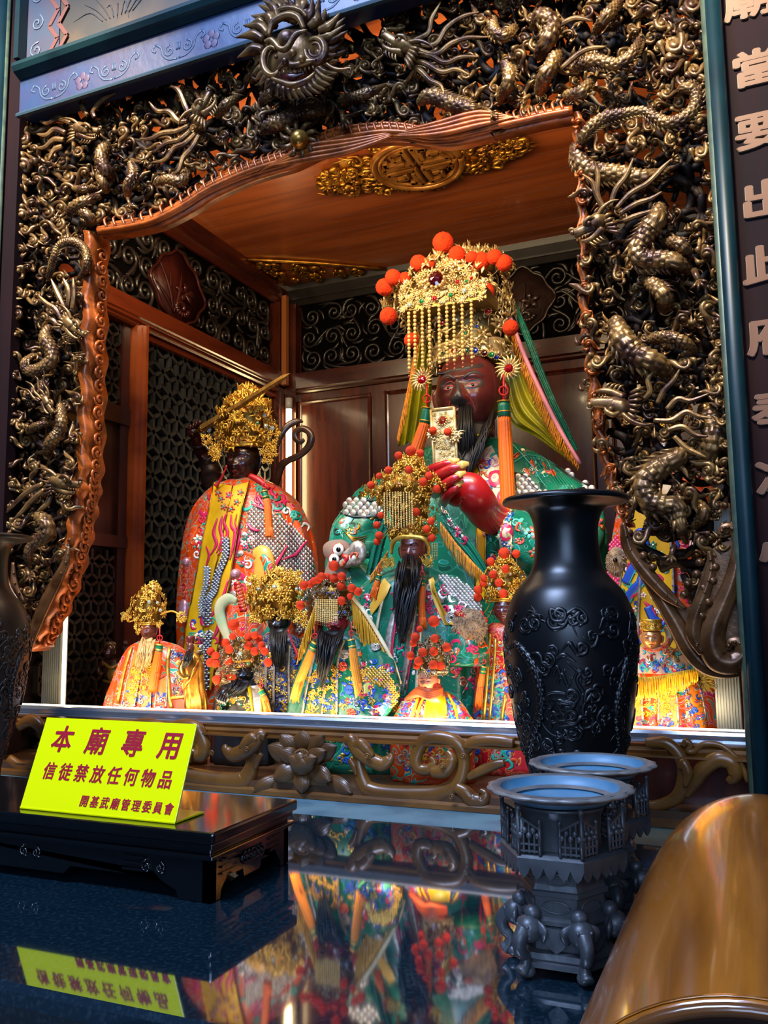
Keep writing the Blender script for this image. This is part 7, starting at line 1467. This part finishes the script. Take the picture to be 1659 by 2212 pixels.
mb = MB(); box(mb, (-1.99, 1.615, .90), (-.03, 1.798, 1.0)); tag(mb.build('stone_ledge', TEALSTONE, origin=(-1, 1.7, .9)), 'grey-teal stone ledge under the carved railing', 'ledge')

# black granite offering table
gm = bpy.data.materials.new('black_granite'); gm.use_nodes = True; nt = gm.node_tree; b = nt.nodes['Principled BSDF']
tc = nt.nodes.new('ShaderNodeTexCoord'); vo = nt.nodes.new('ShaderNodeTexVoronoi'); vo.inputs['Scale'].default_value = 420; rp_ = nt.nodes.new('ShaderNodeValToRGB')
nz = nt.nodes.new('ShaderNodeTexNoise'); nz.inputs['Scale'].default_value = 160; nz.inputs['Detail'].default_value = 3
rp_.color_ramp.elements[0].position = .5; rp_.color_ramp.elements[0].color = (.003, .011, .018, 1); rp_.color_ramp.elements[1].position = .8; rp_.color_ramp.elements[1].color = (.016, .036, .05, 1)
nt.links.new(tc.outputs['Object'], nz.inputs['Vector']); nt.links.new(nz.outputs['Fac'], rp_.inputs['Fac']); nt.links.new(rp_.outputs['Color'], b.inputs['Base Color'])
b.inputs['Roughness'].default_value = .045; b.inputs['Specular IOR Level'].default_value = .9; b.inputs['IOR'].default_value = 2.3
t = thing('offering_table', 'long polished black granite offering table in the foreground, mirroring the shrine', 'table', (-1.0, 1.2, 0))
mb = MB(); rail_profile(mb, [(0, -.05), (.84, -.05), (.850, -.044), (.852, -.02), (.850, -.006), (.842, 0), (0, 0)], (-2.6, 1.612, 1.0), (-.164, 1.612, 1.0)); mb.build('tabletop', gm, t)
mb = MB(); box(mb, (-2.55, .80, .02), (-.18, 1.60, .949)); mb.build('cabinet', mat('maroon_cabinet', '#2c0c0c', .35, coat=.3), t)
mb = MB(); bar(mb, (-.163, .765, .992), (-.163, 1.61, .992), .006, .018, (0, 0, 1)); mb.build('edge_strip', BLACKLAC, t)

# low black stand with the yellow notice
t = thing('display_stand', 'low black lacquered stand with carved open apron, carrying the yellow notice', 'stand', (-1.0, 1.19, 1.0))
X0, X1, Y0, Y1 = -1.42, -.722, 1.060, 1.305
mb = MB(); box(mb, (X0, Y0, 1.083), (X1, Y1, 1.100)); mb.build('top', BLACKLAC, t, bevel=.004)
mb = MB()
box(mb, (X0+.006, Y0+.006, 1.074), (X1-.006, Y1-.006, 1.083)); box(mb, (X0+.012, Y0+.012, 1.066), (X1-.012, Y1-.012, 1.075)); box(mb, (X0+.004, Y0+.004, 1.060), (X1-.004, Y1-.004, 1.067)); mb.build('moulding', BLACKLAC, t, bevel=.002)
mb = MB()
def apron(a, b, nrm, n):
    a = np.array(a); b = np.array(b); L = np.linalg.norm(b-a); e = (b-a)/L; f = min(1, L/.5); Z_ = np.array((0, 0, 1)); d = np.array(nrm)*.014
    out = [(0, .06), (L, .06), (L, 0), (L-.055*f, 0), (L-.06*f, .012), (L-.085*f, .022), (L-.10*f, .034), (L-.13*f, .026), (L*.62, .026), (L*.6, .014), (L*.4, .014), (L*.38, .026), (.13*f, .026), (.10*f, .034), (.085*f, .022), (.06*f, .012), (.055*f, 0), (0, 0)]
    poly = [a+e*u+Z_*v for u, v in out]; k = len(poly)
    V = np.array(poly+[p-d for p in poly]); tri = [(0, 1, 2, 3, 4, 5), (0, 5, 6), (0, 6, 7, 8), (0, 8, 9, 10, 11), (0, 11, 12), (0, 12, 13), (0, 13, 14, 15, 16, 17)]
    mb.add(V, [tuple(f) for f in tri]+[tuple(i+k for i in reversed(f)) for f in tri]+[(i, i+k, (i+1) % k+k, (i+1) % k) for i in range(k)], 0, False)
    for u0 in (.10, L-.10, L*.5):
        for s in (-1, 1):
            q = [(u0+s*.012+x, .04+y) for x, y in spiral_px(0, 0, .010, 1.3, 1.5, s, 8)]; tube(mb, [a+e*x+Z_*y+np.array(nrm)*.001 for x, y in q], .0022, 0, seg=5, n=2, up=nrm)
    for u0 in (L*.2, L*.8):
        for k_ in range(3): bar(mb, a+e*(u0-.02)+Z_*(.034+k_*.009)+np.array(nrm)*.002, a+e*(u0+.02)+Z_*(.034+k_*.009)+np.array(nrm)*.002, .003, .003, nrm)
apron((X0+.012, Y0+.012, 1.001), (X1-.012, Y0+.012, 1.001), (0, -1, 0), 3); apron((X1-.012, Y0+.012, 1.001), (X1-.012, Y1-.012, 1.001), (1, 0, 0), 2); apron((X1-.012, Y1-.012, 1.001), (X0+.012, Y1-.012, 1.001), (0, 1, 0), 3); apron((X0+.012, Y1-.012, 1.001), (X0+.012, Y0+.012, 1.001), (-1, 0, 0), 2)
mb.build('apron', BLACKLAC, t)
t = thing('notice_sign', 'bright yellow acrylic notice with red Chinese writing, leaning back on the black stand', 'sign', (-.96, 1.09, 1.10))
YEL = mat('yellow_acrylic', '#eeea00', 0.18, 0, coat=.3); REDL = mat('red_print', '#a81428', .4)
bl, br = np.array((-1.111, 1.085, 1.1006)), np.array((-.807, 1.085, 1.1006)); upv = np.array((0, .052, .1385)); up_n = _n(upv); nv = _n(np.cross((1, 0, 0), up_n)); nv = nv if nv[1] < 0 else -nv
mb = MB(); extrude(mb, [bl, br, br+upv, bl+upv], -nv*.003, 0); extrude(mb, [bl, br, br+np.array((0, .075, 0)), bl+np.array((0, .075, 0))], (0, 0, .003), 0); mb.build('panel', YEL, t, bevel=.0008)
mb = MB(); exs = np.array((1., 0, 0))
def line_text(s, u0, u1, v, size, sy=1.0, bold=0):
    for i, ch in enumerate(s):
        u = u0+(u1-u0)*(i/(len(s)-1)); c = bl+exs*u*.304+upv*v
        mb = MB(); text_mesh(mb, ch, lambda x, y, d: c+exs*x+up_n*y*sy+nv*(d+.0003), size, .0006, 0, bold=bold, shear=.10); mb.build('character', REDL, t)
line_text('本廟專用', .155, .865, .745, .043, 1.05, .0009); line_text('信徒禁放任何物品', .13, .885, .405, .026, 1.1, .0005); line_text('開基武廟管理委員會', .415, .945, .13, .0165, 1.1, .0003)

# ---------------- vases
VP = [(0, 0), (.052, 0), (.058, .006), (.056, .02), (.060, .05), (.072, .10), (.090, .17), (.103, .235), (.110, .30), (.1115, .345), (.106, .385), (.092, .42), (.074, .442), (.062, .46), (.056, .485), (.054, .515), (.056, .545), (.066, .568), (.086, .576), (.104, .579), (.108, .584), (.104, .590), (.090, .592), (.066, .590), (.050, .578), (.046, .54), (.046, .46), (0, .44)]
def vase(c, m, label, seed, text=None, z0=.0):
    t = thing('vase', label, 'vase', c, 'black carved altar vases')
    pr = np.array([(r, z*.965) for r, z in VP]); 
    q = catmull(pr, 4); mb = MB(); lathe(mb, q, c, 0, 96); bv = mb.bvh(); body_ = mb.build('body', m, t)
    mb = MB(); R = random.Random(seed); rr = lambda z: float(np.interp(z, pr[1:19, 1], pr[1:19, 0]))
    def S(u, z, o=.0): r = rr(z)+o; return np.array([c[0]+r*math.cos(u), c[1]+r*math.sin(u), c[2]+z])
    def st(pts, w_, o=.001, **k):
        n0 = len(pts)//2; u0 = pts[n0][0]; tube(mb, [S(u, z, o) for u, z in pts], w_, 0, seg=8, n=5, up=(math.cos(u0), math.sin(u0), 0), flat=.7, **k)
    rs = lambda u, z, r, tn, a0, dr: [(u+x/rr(z), z+y) for x, y in spiral_px(0, 0, r, tn, a0, dr, 8)]
    for i in range(155):       # clouds, manes and waves all round the belly
        u, z = (R.uniform(0, 6.28) if i < 120 else math.atan2(CAM[1]-c[1], CAM[0]-c[0])+R.uniform(-1.1, 1.1)), R.uniform(.06, .37); dr = R.choice((-1, 1)); a0 = R.uniform(0, 6.28); r = R.uniform(.008, .017); sp = rs(u, z, r, 1.4, a0, dr); e = sp[-1]
        sp += [(e[0]+dr*.10*R.uniform(.4, 1), e[1]+R.uniform(-.012, .012)), (e[0]+dr*.2, e[1]+R.uniform(-.02, .02))]
        if all(.02 < z_ < .39 for _, z_ in sp): st(sp, [.0040]+[.0034]*5+[.0046, .0008], R.uniform(0, .002))
    for i in range(26):
        u, z = R.uniform(0, 6.28), R.uniform(.08, .33); a = R.uniform(-1, 1); st([(u, z), (u+.10*math.cos(a), z+.014), (u+.2*math.cos(a), z-.004), (u+.3*math.cos(a), z+.010)], [.0022, .0034, .003, .0006])
    uf = math.atan2(CAM[1]-c[1], CAM[0]-c[0])
    # scaly dragon winding over the belly
    pts = [(uf-1.3, .30), (uf-.9, .32), (uf-.55, .28), (uf-.5, .22), (uf-.8, .17), (uf-1.1, .13), (uf-.9, .08)]
    q = catmull([S(u, z, -.001) for u, z in pts], 40); tube(mb, q, [.003, .007, .009, .009, .008, .006, .002], 0, seg=32, raw=True, prof=scale_prof(.007, 8, .3), up=(0, -1, 0))
    pts = [(uf+1.2, .33), (uf+.9, .29), (uf+.75, .22), (uf+.95, .15), (uf+.7, .10)]
    q = catmull([S(u, z, -.001) for u, z in pts], 40); tube(mb, q, [.003, .007, .009, .006, .002], 0, seg=32, raw=True, prof=scale_prof(.007, 8, .3), up=(0, -1, 0))
    if text:
        um = uf-.22; zz = .21
        st([(um+.34*math.cos(a), zz+.036*math.sin(a)) for a in np.linspace(0, 2*PI, 25)], .0022, .001)
        text_mesh(mb, text, lambda x, y, d: S(um+x/rr(zz)*1.0, zz+y, d*1.0+.0008), .056, .003, 0, bold=.0004)
    st([(uf-.5+i*.05, .355+.004*math.sin(i)) for i in range(4)], .002)
    sp = rs(uf-.15, .368, .015, 1.7, 2.6, -1); st(sp+[(sp[-1][0]+.2, sp[-1][1]-.008), (sp[-1][0]+.4, sp[-1][1]+.002), (sp[-1][0]+.52, sp[-1][1]-.014), (sp[-1][0]+.40, sp[-1][1]-.028)], [.004, .004, .004, .0036, .002], .0015)
    mb.build('relief', m, body_)
    return t
def vase_stand(c, label, h=.03, m=None):
    mb = MB(); lathe(mb, [(0, 0), (.088, 0), (.094, .004), (.090, .010), (.084, .014), (.094, .022), (.090, h), (.07, h+.001), (0, h+.001)], c, 0, 64)
    tag(mb.build('vase_stand', m or mat('red_brown_stand', '#4a1c10', .22, 0, '#34120b', 6, coat=.4), origin=c), label, 'stand')
vase_stand((-.296, 1.49, 1.0005), 'round red-brown wooden stand under the large black vase'); vase((-.296, 1.49, 1.0325), VASEM, 'large black carved vase with flared rim, in front of the right side of the niche', 3, '福')
vase_stand((-1.668, 1.49, 1.0005), 'dark round stand under the vase at the left edge', m=mat('dark_stand', '#1c110d', .3)); vase((-1.668, 1.49, 1.0325), BROWNVASE, 'dark brown carved vase cut by the left edge of the photo', 8)

# ---------------- pewter censers
def censer(c, label):
    t = thing('incense_censer', label, 'censer', c, 'hexagonal pewter censers')
    def oct_(mb, prof, seg=6, rot=0, m=0): 
        th = np.linspace(0, 2*PI, seg, endpoint=False)+rot; V = np.concatenate([np.stack([c[0]+r*np.cos(th), c[1]+r*np.sin(th), c[2]+z+0*th], 1) for r, z in prof]); mb.add(V, gridfaces(len(prof), seg)+[tuple(range(seg-1, -1, -1)), tuple(range((len(prof)-1)*seg, len(prof)*seg))], m, False)
    RT = 0.0
    mb = MB(); oct_(mb, [(.062, .018), (.064, .022), (.062, .028), (.052, .030), (.050, .056), (.056, .059), (.056, .064), (.050, .067), (.050, .105), (.055, .092), (.055, .097), (.050, .100), (.050, .122), (.060, .127), (.060, .130)], 6, RT)
    mb.build('tower', CENSER, t)
    mb = MB()
    for k in range(6):
        a = RT+(k+.5)*PI/3; n = np.array((math.cos(a), math.sin(a), 0)); e = np.array((-n[1], n[0], 0))
        for z in (.079, .111): 
            o = np.array(c)+n*.0437+np.array((0, 0, z)); tube(mb, [o+e*.017*math.cos(b)+np.array((0, 0, .007*math.sin(b))) for b in np.linspace(0, 6.28, 13)], .0011, 0, seg=5, n=1, up=n)
        o = np.array(c)+n*.048+np.array((0, 0, .048)); poly = [o+e*u+np.array((0, 0, v)) for u, v in ((-.024, .008), (.024, .008), (.022, -.004), (.013, -.007), (.008, -.014), (0, -.020), (-.008, -.014), (-.013, -.007), (-.022, -.004))]; extrude(mb, poly, n*.004, 0)
    mb.build('panel_relief', CENSER, t)
    mb = MB(); oct_(mb, [(.066, .128), (.080, .130), (.080, .140), (.074, .144), (.05, .145)], 6, RT)
    for k in range(6):
        a0, a1 = RT+k*PI/3, RT+(k+1)*PI/3; A = np.array(c)+np.array((.080*math.cos(a0), .080*math.sin(a0), .130)); B = np.array(c)+np.array((.080*math.cos(a1), .080*math.sin(a1), .130)); e = (B-A); n = _n(np.cross(e, (0, 0, 1)))
        for i in range(5): 
            p = A+e*(i/5); extrude(mb, [p, p+e*.2, p+e*.16-np.array((0, 0, .008)), p+e*.1-np.array((0, 0, .013)), p+e*.04-np.array((0, 0, .008))], -n*.003, 0)
    mb.build('gallery', CENSER, t)
    mb = MB()
    for k in range(6):
        a0, a1 = RT+k*PI/3, RT+(k+1)*PI/3; A = np.array(c)+np.array((.076*math.cos(a0), .076*math.sin(a0), .144)); B = np.array(c)+np.array((.076*math.cos(a1), .076*math.sin(a1), .144)); Z_ = np.array((0, 0, 1.))
        tube(mb, [A, A+Z_*.050], .0028, 0, seg=8, n=1); ball(mb, A+Z_*.053, .0042, 0, 8, 6)
        for s0, s1 in ((0, .34), (.66, 1)):
            pA, pB = A+(B-A)*s0, A+(B-A)*s1; hA, hB = (.044, .030) if s0 == 0 else (.030, .044)
            for z in (.004, .012): bar(mb, pA+Z_*z, pB+Z_*z, .0022, .0022)
            bar(mb, pA+Z_*hA, pB+Z_*hB, .0028, .0028)
            for i in range(5): p = pA+(pB-pA)*i/4; bar(mb, p+Z_*.002, p+Z_*(hA+(hB-hA)*i/4), .0020, .0020, (1, .01, 0))
            for i in range(5): p = pA+(pB-pA)*(.1+i*.2); ball(mb, p+Z_*(.022+.006*(i % 2)), .0042, 0, 6, 5)
            e_ = pB if s0 == 0 else pA; tube(mb, [e_, e_+Z_*.037], .0022, 0, seg=7, n=1); ball(mb, e_+Z_*.039, .0032, 0, 7, 5)
    mb.build('balustrade', CENSER, t)
    mb = MB(); lathe(mb, [(.050, .136), (.048, .16), (.050, .180), (.054, .190), (.058, .194), (.0, .186)], c, 0, 48); mb.build('cup', CENSER, t)
    mb = MB(); md = lambda th, z: np.where(z > .2085, 1+.03*np.abs(np.cos(8*th)), 1)
    sc_ = lambda th, z: 1+.035*np.abs(np.cos(8*th)); lathe(mb, [(.060, .200), (.086, .2095)], c, 1, 96); lathe(mb, [(.084, .2090), (.0895, .2112), (.0895, .2130), (.083, .2148)], c, 1, 128, mod=sc_); lathe(mb, [(.086, .2147), (.077, .2150), (.0745, .2135)], c, 1, 96); lathe(mb, [(.0745, .2135), (.072, .206), (.060, .197), (.03, .193), (.0, .192)], c, 0, 96, mod=None); mb.build('bowl', [mat('daylight_tinted_bowl', '#3f6f8c', .45, 0, '#557a90', 20), mat('pewter_rim', '#75706a', .45, .2, '#5c5a5a', 20)], t)  # blue daylight inside the bowl is put into its colour
    # elephant-headed supports and feet
    mb = MB(); oct_(mb, [(.060, .010), (.066, .012), (.066, .018), (.060, .020)], 6, RT); mb.build('base_plate', CENSER, t)
    for k in range(6):
        a = RT+k*PI/3; n = np.array((math.cos(a), math.sin(a), 0)); e = np.array((-n[1], n[0], 0)); o = np.array(c); Z_ = np.array((0, 0, 1.)); mb = MB()
        ball(mb, o+n*.062+Z_*.055, .016, 0, 14, 10, (1, 1, 1.0)); ball(mb, o+n*.056+Z_*.071, .0105, 0, 12, 8)
        tube(mb, [o+n*.070+Z_*.056, o+n*.080+Z_*.044, o+n*.078+Z_*.032, o+n*.070+Z_*.024, o+n*.072+Z_*.014, o+n*.078+Z_*.008], [.010, .009, .0075, .006, .007, .0085], 0, seg=10, n=5, up=e)
        for s in (-1, 1):
            tube(mb, [o+n*.058+e*s*.008+Z_*.063, o+n*.058+e*s*.018+Z_*.055, o+n*.056+e*s*.015+Z_*.042], [.004, .008, .003], 0, seg=8, n=5, up=n, flat=.5); ball(mb, o+n*.074+e*s*.008+Z_*.060, .0025, 0, 7, 5)
        ball(mb, o+n*.066+Z_*.0075, .0075, 0, 10, 7, (1.2, 1.2, .98)); mb.build('elephant_leg', CENSER, t)
    for ch in t.children: ch.scale = (.93, .93, .93)
    return t
censer((P(1209, 1700, 1.045)[0], 1.045, 1.0005), 'nearer pewter hexagonal censer with empty bowl tinted daylight blue, at the right end of the table')
censer((P(1278, 1635, 1.225)[0], 1.225, 1.0005), 'farther pewter hexagonal censer, its bowl just behind the nearer one, below the black vase')

# ---------------- honey coloured arched wooden piece at the lower right
t = thing('wooden_hood', 'glossy honey-brown rounded wooden hood right of the black table, dark inside at its near end', 'wooden hood', (-.02, .87, 0))
cx_, cz_, rO = -.010, 1.057, .135
mb = MB(); N = 40; ys = [(.530, .96), (.532, .985), (.537, 1.0), (.56, 1.0), (.8, .995), (1.0, .985), (1.10, .965), (1.16, .93), (1.20, .87), (1.225, .76), (1.236, .60), (1.240, .35), (1.241, .05)]
A = catmull(np.array(ys), 4); th = np.linspace(-.15, PI+.15, N)
V = np.concatenate([np.stack([cx_+rO*f*np.cos(th), np.full(N, y), cz_+rO*f*np.sin(th)], 1) for y, f in A]); mb.add(V, gridfaces(len(A), N, False), 0, True)
th2 = np.linspace(-.15, PI+.15, N); V = np.concatenate([np.stack([cx_+r*np.cos(th2), np.full(N, y), cz_+r*np.sin(th2)], 1) for y, r in ((.530, rO*.96), (.531, rO*.90), (.60, rO*.88), (1.1, rO*.84))]); mb.add(V, gridfaces(4, N, False), 1, True)
mb.build('shell', [HONEY, mat('dark_wood_inside', '#2a1710', .4)], t)
mb = MB(); tube(mb, [(cx_+rO*.965*math.cos(a), .529, cz_+rO*.965*math.sin(a)) for a in th], .004, 0, seg=10, n=1, up=(0, -1, 0)); mb.build('rim', mat('rim_wood', '#5a3416', .2, coat=.5), t)
mb = MB(); box(mb, (cx_-rO*.97, .56, 0), (cx_+rO*.97, 1.20, cz_-.02)); mb.build('base', mat('dark_base_wood', '#3a2010', .3, coat=.3), t)
